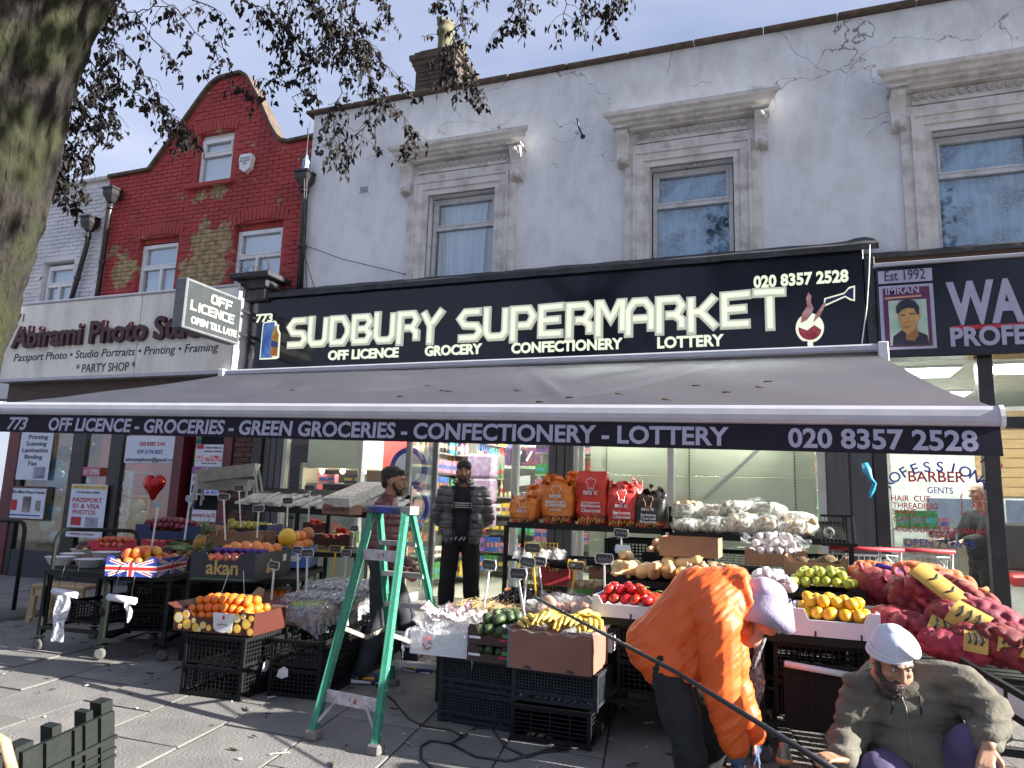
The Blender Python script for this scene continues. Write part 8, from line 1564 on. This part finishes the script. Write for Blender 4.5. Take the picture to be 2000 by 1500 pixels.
def profile_man():
 f1=onZ(706,1334,0);f2=onZ(800,1312,0);base=V(((f1 .x+f2 .x)/2-.03,(f1 .y+f2 .y)/2,0));a=f1-base;c_=f2-base
 yaw=radians(106);F=V((sin(yaw),-cos(yaw),0));S=V((cos(yaw),sin(yaw),0));hp=V((-.09,.05,.90));top=V((-.10,.06,1.36))
 HM=head_M(top+V((.045,-.0,.21))+F*.02,yaw,.06);q=MB();head(q,HM);q.cap(top,HM@V((0,.02,-.08)),.06,.054);q.ell(top-V((0,0,.14)),(.14,.14,.2));q.ell(hp+V((0,0,.08)),(.13,.13,.15))
 A={};
 for s in(-1,1):sh=top+S*(-s)*.17-V((0,0,.02));A[s]=[sh,sh+V((-.02,0,-.28))-F*.03,sh+V((.10,0,-.48))+F*.10];chain(q,A[s],(.05,.042,.03));hand(q,A[s][2],F*.8+V((0,0,-.5)),S*(-s),.5,s)
 Lg=[[hp-S*.08,(hp+a)/2+F*.06+V((0,0,.02)),a+V((0,0,.09))],[hp+S*.08,(hp+c_)/2+F*.08,c_+V((0,0,.09))]]
 for l in Lg:chain(q,l,(.08,.055,.04))
 b=fuse(q,.009,M_skin,'person',None,2);tag(b,'man in a maroon padded jacket seen in profile behind the stepladder','person');b.location=base;face(b,HM);beard(b,HM,.95)
 q=MB();q.M=HM;q.ell((0,.03,.065),(.082,.098,.075),16,12);q.ell((0,.075,.01),(.07,.045,.07),14,10);q.cap((-.04,-.06,.085),(.045,-.066,.085),.026,.026,10);fuse(q,.006,M_hair,'hair',b,2,lambda c,n:.008*noise.noise(c*38)+.004*noise.noise(c*90))
 q=MB();q.ell(top-V((0,0,.12)),(.17,.17,.2));q.ell(hp+V((0,0,.20)),(.165,.165,.22));q.cap(top+V((0,0,.03)),top+V((.02,0,.07)),.085,.075)
 for s in(-1,1):chain(q,A[s],(.08,.072,.055))
 fuse(q,.011,mat('maroon padded nylon',(.10,.028,.038),.42,(.14,.045,.055),6,4,.2,30),'jacket',b,3,lambda c,n:-.014*(1-min(1,abs(sin(c.z*pi/.06))*2))+.007*noise.noise(c*16))
 q=MB();q.ell(hp,(.14,.14,.12))
 for l in Lg:chain(q,l,(.10,.085,.072))
 fuse(q,.012,mat('dark jeans',(.012,.014,.02),.8,(.02,.024,.032),7),'trousers',b,3,wrk(.013,10))
 for i,l in enumerate((a,c_)):
  d=V((.9,.25,0))if i==0 else V((.95,-.1,0));q=MB();shoe(q,l-d*.05,d,.29);s_=fuse(q,.007,mat('blue trainer',(.02,.05,.16),.5,(.012,.014,.03),14,contrast=(.45,.55)),'shoe',b,2);d.normalize();sd=V((-d.y,d.x,0))
  q=MB();h=l-d*.05;q.cap(h+V((0,0,.018))-d*.03,h+d*.26+V((0,0,.014)),.02,.014,8);q.cap(h+V((0,0,.018))-d*.03-sd*.03,h+d*.25-sd*.02+V((0,0,.014)),.017,.014,8);q.build('sole',M_white,s_);q=MB();q.cap(h+d*.02-sd*.043+V((0,0,.05)),h+d*.15-sd*.047+V((0,0,.045)),.010,.014,8);q.build('side_flash',mat('orange flash',(.7,.3,.03),.5),s_)
profile_man()
def bending():
 Yb=4.15;P=lambda x,y,dy=0:onY(x,y,Yb+dy);base=P(1350,1500);base.z=0;T_=lambda x,y,dy=0:P(x,y,dy)-base
 hip=T_(1300,1262);hl,hr=hip+V((0,-.09,-.03)),hip+V((.02,.09,-.03));chest=T_(1385,1180);neck=T_(1440,1168);sl=T_(1405,1215,-.19);sr=T_(1425,1190,.17)
 el,wr=T_(1408,1350,-.16),T_(1438,1462,-.12);er,wr2=T_(1432,1330,.18),T_(1470,1440,.2);hc=T_(1494,1195,-.02)
 HM=head_M(hc,radians(75),0)@Matrix.Rotation(.30,4,'X');q=MB();head(q,HM);q.cap(chest+V((.08,0,.05)),hc-V((.03,0,0)),.07,.055)
 q.ell(chest,(.2,.15,.15));q.cap(hip,chest,.13,.14);L1=[hl,T_(1330,1395,-.10),T_(1352,1482,-.08)];L2=[hr,T_(1400,1390,.12),T_(1385,1478,.12)]
 L1[2].z=.10;L2[2].z=.10
 for l in(L1,L2):chain(q,l,(.085,.058,.042))
 chain(q,[sl,el,wr],(.055,.043,.03));chain(q,[sr,er,wr2],(.055,.043,.03));hand(q,wr,(.2,0,-1),(1,.2,0),.45,1);hand(q,wr2,(.2,0,-1),(1,.2,0),.5,-1)
 b=fuse(q,.008,M_skin2,'person',None,2);tag(b,'worker in a bright orange hooded jacket and pale hat bending over to reach the ground','person');b.location=base
 q=MB();q.M=HM
 q.ell((0,.02,.075),(.102,.118,.10),18,12);HM=HM@Matrix.Scale(1.1,4);q.M=HM;hat=mat('lilac cotton hat',(.40,.36,.50),.9,(.32,.29,.42),7,4,.3,60)
 fuse(q,.008,hat,'hat',b,3,lambda c,n:.005*noise.noise(c*16));q=MB();q.M=HM
 prof=[(.100,.085),(.118,.04),(.150,-.035),(.154,-.037),(.124,.04),(.105,.09)];V0=[];F0=[];n=36
 for r,z in prof:
  for k in range(n):a=2*pi*k/n;rr=r*(1+.03*sin(3*a));V0 .append((rr*cos(a)*.95,rr*sin(a)*1.05+.015,z+.008*sin(4*a)))
 for i in range(len(prof)-1):
  for k in range(n):F0 .append((i*n+k,i*n+(k+1)%n,(i+1)*n+(k+1)%n,(i+1)*n+k))
 q.add(V0,F0,True);q.build('hat_brim',hat,b)
 q=MB();q.cap(hip+V((-.02,0,-.01)),chest+V((-.04,0,.01)),.175,.19,16);q.ell(chest+V((.03,0,.01)),(.21,.24,.19),16,12);q.ell(hip+V((-.03,0,.0)),(.19,.20,.17),16,12);q.ell(hip+V((.03,0,-.06)),(.20,.205,.16),16,12);q.ell(hip+V((.12,0,-.05)),(.15,.18,.13),16,12);q.cap(sl,sl.lerp(chest,.5),.11,.12);q.cap(sr,sr.lerp(chest,.5),.11,.12)
 q.ell(hip.lerp(chest,.5)+V((.03,0,-.05)),(.19,.17,.15),14,10);chain(q,[sl,el,wr+V((-.01,0,.02))],(.112,.098,.074));chain(q,[sr,er,wr2+V((0,0,.02))],(.105,.09,.07))
 q.ell(T_(1452,1228,-.05),(.06,.09,.07));hd=T_(1432,1135);q.ell(hd,(.10,.15,.085));q.cap(hd+V((.0,-.11,-.05)),hd+V((.06,-.1,-.14)),.05,.05);q.cap(hd+V((.05,-.11,.02)),hd+V((.09,-.11,-.12)),.035,.03);q.cap(hd+V((.05,.11,.02)),hd+V((.09,.11,-.12)),.035,.03)
 def fold(c,n):
  u=c-chest;a=c.x*.75+c.z*.66;return.013*noise.noise(V((a*5,c.y*6,(c.z-c.x)*14)))+.006*noise.noise(V((a*10,c.y*10,(c.z-c.x)*45)))
 fuse(q,.0085,mat('orange nylon shell',(.74,.125,.018),.55,(.62,.09,.012),5,4,.35,24),'jacket',b,3,fold)
 q=MB();q.ell(hip+V((.04,0,-.08)),(.12,.14,.11))
 for l,k in((L1,0),(L2,1)):chain(q,l,(.11,.10,.085))
 fuse(q,.011,mat('black work trousers',(.010,.011,.014),.85,(.018,.019,.024),7),'trousers',b,3,wrk(.02,8,(1,1,.9),.005,30))
 for w_,s in((wr,1),(wr2,-1)):
  q=MB();q.cap(w_+V((0,0,.01)),w_+V((.01,0,-.05)),.042,.04);hand(q,w_+V((0,0,-.02)),(.2,0,-1),(1,.2,0),.45,s,1.18);fuse(q,.006,mat('slate blue glove',(.05,.08,.15),.8,(.08,.11,.2),20),'glove',b,2)
 for l in(L1,L2):q=MB();shoe(q,V((l[2].x-.04,l[2].y,0)),(1,-.1,0));fuse(q,.007,mat('brown boot',(.10,.045,.025),.6,(.05,.025,.015),10),'shoe',b,2)
bending()
def crouching():
 Yc_=3.85;P=lambda x,y,dy=0:onY(x,y-14,Yc_+dy);base=P(1790,1490,.15);base.z=0;T_=lambda x,y,dy=0:P(x,y,dy)-base
 hc=T_(1742,1304,-.06);yaw=radians(22);HM=head_M(hc,yaw,0)@Matrix.Rotation(.50,4,'X');neck=T_(1765,1345,.07);sl,sr=T_(1690,1362,.04),T_(1868,1352,.07);el,er=T_(1658,1452,-.02),T_(1938,1412,-.02);wl,wr=T_(1650,1496,-.26),T_(1930,1468,-.22)
 pel=T_(1800,1530,.22);q=MB();head(q,HM);q.cap(neck,hc+V((0,.02,-.05)),.06,.055);q.ell(T_(1778,1415,.1),(.17,.12,.19));q.ell(pel,(.16,.13,.14))
 chain(q,[sl,el,wl],(.05,.042,.03));chain(q,[sr,er,wr],(.05,.042,.03));hand(q,wl,(-.55,-.55,.15),(.1,-.2,1),.75,-1);hand(q,wr,(-.25,-.45,-.75),(.1,-.9,.4),.35,1,1.05)
 kl,kr=T_(1720,1530,-.2),T_(1900,1478,-.12);L1=[pel-V((.08,0,0)),kl,V((kl.x-.02,kl.y+.15,.09))];L2=[pel+V((.09,0,0)),kr,V((kr.x+.06,kr.y+.12,.09))]
 for l in(L1,L2):chain(q,l,(.085,.06,.042))
 b=fuse(q,.0055,M_skin,'person',None,3);tag(b,'crouching bearded man in a white turban and olive zipped hoodie, bottom right','person');b.location=base;face(b,HM);beard(b,HM,1.22,mat('greying beard',(.018,.014,.014),.6,(.06,.045,.045),30,4,.6,140))
 tb=mat('white turban cloth',(.55,.57,.66),.85,(.46,.48,.58),9,4,.15,50);q=MB();HM0=HM;HM=HM@Matrix.Scale(.9,4);q.M=HM;q.ell((0,.022,.085),(.098,.112,.085),20,14)
 fuse(q,.006,tb,'turban',b,2,lambda c,n:.0035*noise.noise(c*20))
 for k in range(6):
  q=MB();q.M=HM@Matrix.Rotation(.10*(k-2),4,'Y')@Matrix.Rotation(-.12+.05*k,4,'X');z=.045+.014*k;rx,ry=.094-.0035*k,.106-.003*k;n=40
  q.tube([(rx*cos(2*pi*i/n),.02+ry*sin(2*pi*i/n),z+.006*sin(4*pi*i/n))for i in range(n+1)],.0135,8,caps=False)
  for i,v in enumerate(q.v):q.v[i]=v
  q.build('turban_fold',tb,b)
 q=MB();q.M=HM;q.ell((0,.03,.15),(.055,.06,.025),14,8);q.build('turban_top',tb,b)
 q=MB();ch=T_(1776,1420,.08);q.ell(ch+V((0,0,.03)),(.215,.15,.19),18,14);q.ell(T_(1785,1480,.06),(.215,.17,.17),16,12);q.ell(pel+V((0,0,.04)),(.20,.17,.15),16,12)
 chain(q,[sl,el,wl+(el-wl)*.12],(.095,.083,.056));chain(q,[sr,er,wr+(er-wr)*.12],(.10,.086,.06));q.cap(sl,T_(1730,1352,.1),.095,.10);q.cap(sr,T_(1810,1345,.12),.10,.10)
 for i in range(9):
  a=-.2+i*(pi+.4)/8;c0=neck+V((cos(a)*.125-.02,sin(a)*.10+.0,-.0+.035*sin(a)));a2=a+(pi+.4)/8;c1=neck+V((cos(a2)*.125-.02,sin(a2)*.10,.035*sin(a2)))
  if i<8:q.cap(c0,c1,.048,.048)
 oli=mat('olive fleece',(.12,.11,.086),.92,(.085,.078,.063),6,5,.4,70)
 def fold(c,n):
  u=(c-T_(1776,1420));armf=1.6 if abs(u.x)>.2 else 1;return armf*.017*noise.noise(V((c.x*6,c.y*8,c.z*26)))+.005*noise.noise(V((c.x*14,c.y*14,c.z*50)))+.0015*noise.noise(c*120)
 hd_=fuse(q,.0072,oli,'hoodie',b,3,fold)
 zp=[T_(1762,1372,-.09),T_(1772,1400,-.105),T_(1780,1440,-.13),T_(1785,1490,-.13),T_(1786,1530,-.12)]
 zp=snap(hd_,zp,.001);q=MB();q.tube(zp,.0024,6);q.build('zip',mat('zip grey',(.16,.16,.15),.4),b);q=MB();q.tube([zp[0]+V((.004,-.008,.0)),zp[0]+V((.008,-.014,-.03))],.003,5);q.build('zip_pull',M_alu,b)
 for x,dx in((1738,-.01),(1792,.01)):q=MB();q.tube(snap(hd_,[T_(x,1368),T_(x+2,1385),T_(x+dx*100,1402)]),.003,5);q.build('drawstring',M_bcr,b)
 q=MB();q.ell(pel+V((0,-.02,-.06)),(.20,.2,.12))
 for l in(L1,L2):chain(q,l,(.125,.10,.075))
 fuse(q,.010,mat('purple trousers',(.06,.045,.11),.85,(.08,.06,.14),5),'trousers',b,3,wrk(.014,9))
 for l in(L1,L2):q=MB();shoe(q,V((l[2].x,l[2].y+.05,0)),(0,-1,0));fuse(q,.008,M_black,'shoe',b,2)
 q=MB();c=P(1982,1468,-.1)
crouching()
def barber():
 p=onY(1912,960,9.3);base=V((p.x,9.3,.24));yaw=radians(-70);h=p.z-.24-.02;F=V((sin(yaw),-cos(yaw),0));S=V((cos(yaw),sin(yaw),0));HM=head_M(V((0,0,h)),yaw,.1);q=MB();head(q,HM);q.ell((0,0,h-.38),(.14,.14,.2));q.ell((0,0,h-.66),(.14,.14,.15));q.cap((0,0,h-.2),(0,0,h-.08),.06,.055)
 A={}
 for s in(-1,1):sh=V((0,0,h-.25))+S*s*.18;A[s]=[sh,sh+F*.12+V((0,0,-.24)),sh+F*.34+V((0,0,-.28))];chain(q,A[s],(.05,.042,.03));hand(q,A[s][2],F,(0,0,1),.4,s)
 Lg=[[V((0,0,h-.75))+S*s*.09,V((0,0,.45))+S*s*.1+F*.03,V((0,0,.08))+S*s*.1]for s in(-1,1)]
 for l in Lg:chain(q,l,(.08,.055,.042))
 b=fuse(q,.010,M_skin2,'person',None,2);tag(b,'bald man in a black top standing inside the barber shop','person');b.location=base;face(b,HM)
 q=MB();q.ell((0,0,h-.38),(.17,.17,.21));q.ell((0,0,h-.62),(.165,.165,.2))
 for s in(-1,1):chain(q,A[s][:2]+[A[s][1].lerp(A[s][2],.7)],(.08,.07,.06))
 fuse(q,.013,mat('black top',(.008,.008,.010)),'top',b,3,wrk(.008,10));q=MB();q.ell((0,0,h-.76),(.15,.15,.12))
 for l in Lg:chain(q,l,(.10,.08,.07))
 fuse(q,.013,mat('dark jeans',(0,0,0)),'trousers',b,3,wrk(.01,10));q=MB()
 for l in Lg:shoe(q,V((l[2].x,l[2].y,0))-F*.04,F)
 fuse(q,.010,M_black,'shoes',b,2)
barber()
p=onY(1532,1475,4.1);t=thing('cordless_drill','small grey and orange power tool standing near the end of the pole','drill',V((p.x,p.y,p.z-.18)));q=MB();q.lathe([(.001,0),(.04,0),(.045,.02),(.032,.06),(.03,.12),(.001,.13)],14);q.build('handle',M_black,t);q=MB();q.lathe([(.001,.13),(.034,.13),(.038,.16),(.03,.20),(.02,.235),(.001,.24)],14);q.build('chuck',mat('tool grey',(.2,.19,.17),.4,metal=.5),t);q=MB();q.lathe([(.036,.145),(.041,.15),(.041,.165),(.036,.17)],14);q.build('collar',mat('tool orange',(.5,.2,.06),.5),t)
TR=thing('street_tree','mossy street tree trunk at the left with hanging seed twigs across the sky','tree',(-5.0,2.45,0));random.seed(99)
def bark_mat():
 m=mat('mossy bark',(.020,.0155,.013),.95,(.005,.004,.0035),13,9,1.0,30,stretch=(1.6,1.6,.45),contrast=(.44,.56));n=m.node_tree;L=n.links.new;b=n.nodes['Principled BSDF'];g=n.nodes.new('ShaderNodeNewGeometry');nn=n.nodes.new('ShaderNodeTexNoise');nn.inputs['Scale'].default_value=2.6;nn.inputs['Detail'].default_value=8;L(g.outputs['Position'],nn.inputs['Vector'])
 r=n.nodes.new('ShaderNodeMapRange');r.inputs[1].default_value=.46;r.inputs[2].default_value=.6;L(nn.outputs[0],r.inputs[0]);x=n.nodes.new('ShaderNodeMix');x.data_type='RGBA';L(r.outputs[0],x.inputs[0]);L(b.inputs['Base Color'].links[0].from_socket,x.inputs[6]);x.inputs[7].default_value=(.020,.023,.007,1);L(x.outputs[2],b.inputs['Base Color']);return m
M_bark=bark_mat();[setattr(x.inputs['Distance'],'default_value',.03)for x in M_bark.node_tree.nodes if x.type=='BUMP'];o0=TR.location
ctr=[(-5.05,2.45,-.1,.55),(-4.78,2.5,.8,.44),(-4.73,2.55,1.6,.42),(-4.54,2.6,2.4,.41),(-4.41,2.6,3.0,.40),(-4.36,2.6,3.6,.40),(-4.22,2.6,4.2,.41),(-3.9,2.6,4.9,.43),(-3.4,2.6,5.6,.42)]
def trunk(u,v):
 s=v*(len(ctr)-1);i=min(int(s),len(ctr)-2);f=s-i;a,b=ctr[i],ctr[i+1];c=[a[k]+(b[k]-a[k])*f for k in range(4)];t=2*pi*u;d=V((cos(t),sin(t),0));r=c[3]
 r+=.03*noise.noise(V((d.x*2,d.y*2,c[2]*1.3)))+.05*abs(noise.noise(V((d.x*8,d.y*8,c[2]*2.0))))+.03*abs(noise.noise(V((d.x*19,d.y*19,c[2]*4.5))))+.008*noise.noise(V((d.x*50,d.y*50,c[2]*16)))-.015
 return V((c[0],c[1],c[2]))+d*r-o0
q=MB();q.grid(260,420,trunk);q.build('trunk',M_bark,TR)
M_twig=mat('dark twig',(.010,.008,.007),.9,(.018,.014,.012),20);M_seed=mat('dry seed leaf',(.008,.0065,.0065),.85,(.014,.010,.009),10)
limb=MB();leaf=MB();tw=MB()
for pts,r in(([(-3.4,2.6,5.6),(-2.9,3.0,6.1),(-2.0,3.6,6.3),(-.6,4.1,6.1),(.4,4.3,5.9)],(.2,.13,.08,.05,.03)),([(-3.6,2.65,5.2),(-3.5,3.1,5.7),(-3.2,3.7,5.9),(-2.4,4.2,6.1)],(.16,.1,.06,.04)),([(-3.6,2.6,5.4),(-4.2,3.2,6.0),(-4.4,4.0,6.2)],(.16,.09,.05))):
 q=MB();q.tube([V(p)-o0 for p in pts],list(r),12);q.build('branch',M_bark,TR)
def leaflet(p,s):
 a=V((random.gauss(0,.5),random.gauss(0,.5),-1)).normalized();b=a.cross(V((random.gauss(0,1),random.gauss(0,1),random.gauss(0,.4)))).normalized();c=a.cross(b);l=s*random.uniform(.7,1.4);w_=l*random.uniform(.22,.42)
 leaf.add([p,p+a*l*.35+b*w_+c*w_*.4,p+a*l*.4-c*w_*.25,p+a*l*.35-b*w_+c*w_*.4,p+a*l+c*w_*random.uniform(-.8,.8)],[(0,1,2),(0,2,3),(1,4,2),(2,4,3)])
def twig(px,Y,dens=1.0,sub=True,r=.006):
 P=[onY(x,y,Y+.25*noise.noise(V((x*.01,y*.01,Y))))for x,y in px];pts=[]
 for a,b in zip(P,P[1:]):
  n=max(2,int((b-a).length/.05))
  for k in range(n):pts.append(a.lerp(b,k/n)+V((noise.noise(V((a.x*3+k,1,2))),noise.noise(V((a.z*3+k,5,2))),noise.noise(V((k,a.x,7)))))*.03)
 pts.append(P[-1]);tw.tube([p-o0 for p in pts],[r*(1-.7*i/len(pts))for i in range(len(pts))],4)
 for i,p in enumerate(pts):
  g=min(1,.25+i/len(pts))*dens
  for _ in range(2):
   if random.random()<g*.85:
    d=V((random.gauss(0,.7),random.gauss(0,.5),-random.uniform(.3,1.3))).normalized();L=random.uniform(.06,.22);e=p+d*L+V((0,0,-.02));m_=p+d*L*.5+V((random.gauss(0,.012),0,.012));tw.tube([p-o0,m_-o0,e-o0],[.0028,.002,.0014],3)
    for k in range(random.randint(3,9)):f=random.random()**.6;leaflet(p.lerp(e,f)-o0+V((random.gauss(0,.016),random.gauss(0,.016),random.gauss(0,.016))),.046)
    if random.random()<.45:c=e-o0;leaf.ell(c+V((0,0,-.025)),(.006,.006,.028),5,4)
for px,Y,dn in[([(250,-80),(215,10),(200,90),(185,160),(165,230),(140,290),(120,340),(105,370)],3.3,1.15),([(235,-60),(225,40),(215,110),(205,200),(190,260),(150,350),(140,380)],3.4,1.1),([(160,90),(180,130),(215,190),(225,240)],3.2,1.0),([(190,60),(240,100),(290,150),(310,200),(350,240),(378,262)],3.5,1.0),([(200,110),(225,150),(260,180),(300,200),(330,225),(350,260)],3.6,.9),([(150,130),(140,220),(120,300),(100,330)],3.2,1.2),([(140,160),(120,250),(95,320),(85,365)],3.3,1.0),([(200,35),(250,28),(300,15),(340,10),(380,60),(420,100),(445,125)],3.6,.45),([(265,25),(285,60),(320,100),(330,110)],3.5,.5),([(290,-40),(320,5),(350,20)],3.6,.9),([(360,-60),(375,0),(420,15),(440,60),(420,100)],3.7,.8),([(480,-60),(470,0),(500,10),(545,40),(560,90),(540,150),(500,185),(465,170)],3.8,.9),([(560,60),(600,120),(610,170),(570,190)],3.9,.9),([(520,-40),(530,20),(560,60),(600,80),(620,100)],3.8,1.0),([(560,-40),(590,10),(640,30),(690,60),(720,90)],3.9,.8),([(690,-80),(690,0),(700,70),(720,140),(750,190),(790,230),(800,290)],4.0,1.25),([(660,-60),(665,30),(670,110),(665,180),(650,240),(655,290)],3.9,1.0),([(700,60),(730,100),(760,140),(790,170)],4.0,1.0),([(640,-30),(640,60),(610,110),(600,140)],3.9,.9),([(720,150),(740,190),(720,240),(690,270),(680,290)],4.0,1.1),([(740,-50),(750,10),(740,40)],4.1,1.2),([(580,-60),(560,20),(545,60)],3.8,1.1),([(905,-90),(905,0),(900,50),(880,85),(890,130),(910,175)],4.3,.9),([(898,50),(870,70),(875,100)],4.3,.9),([(895,80),(905,120),(925,150),(920,185)],4.3,1.2),([(885,90),(870,120),(885,160)],4.3,1.2),([(870,-40),(865,0),(870,12)],4.3,.9),([(990,-50),(1010,0),(1000,35),(980,50)],4.4,1.2),([(1030,-40),(1025,10),(1010,50)],4.4,1.1),([(1100,-50),(1105,10),(1100,35)],4.5,1.1),([(1135,-50),(1145,10),(1135,45)],4.5,1.3),([(1190,-50),(1195,10),(1185,40)],4.5,1.3),([(1215,-50),(1215,10)],4.5,1.1),([(930,-40),(945,0)],4.4,.8),([(620,-60),(615,10),(640,60),(650,90)],3.9,1.0)]:twig(px,Y,dn)
cr=MB()  # unseen leaf mass added up to the right to shade the trunk
for k in range(3600):
 p=V((random.uniform(-1.2,3.2),random.uniform(1.2,3.9),random.gauss(6.5,.75)))
 if p.z<5.35 or noise.noise(p*.9)<-.28:continue
 R=Euler((random.random()*6,random.random()*6,0)).to_matrix();s=random.uniform(.05,.11);cr.add([p-o0+R@V(v_)*s for v_ in((-1,0,0),(0,-.5,.2),(1,0,0),(0,.5,.2))],[(0,1,2,3)])
cr.build('shade_crown',M_seed,TR,kind='stuff')
tw.build('twigs',M_twig,TR,kind='stuff');leaf.build('seed_clusters',M_seed,TR,kind='stuff')
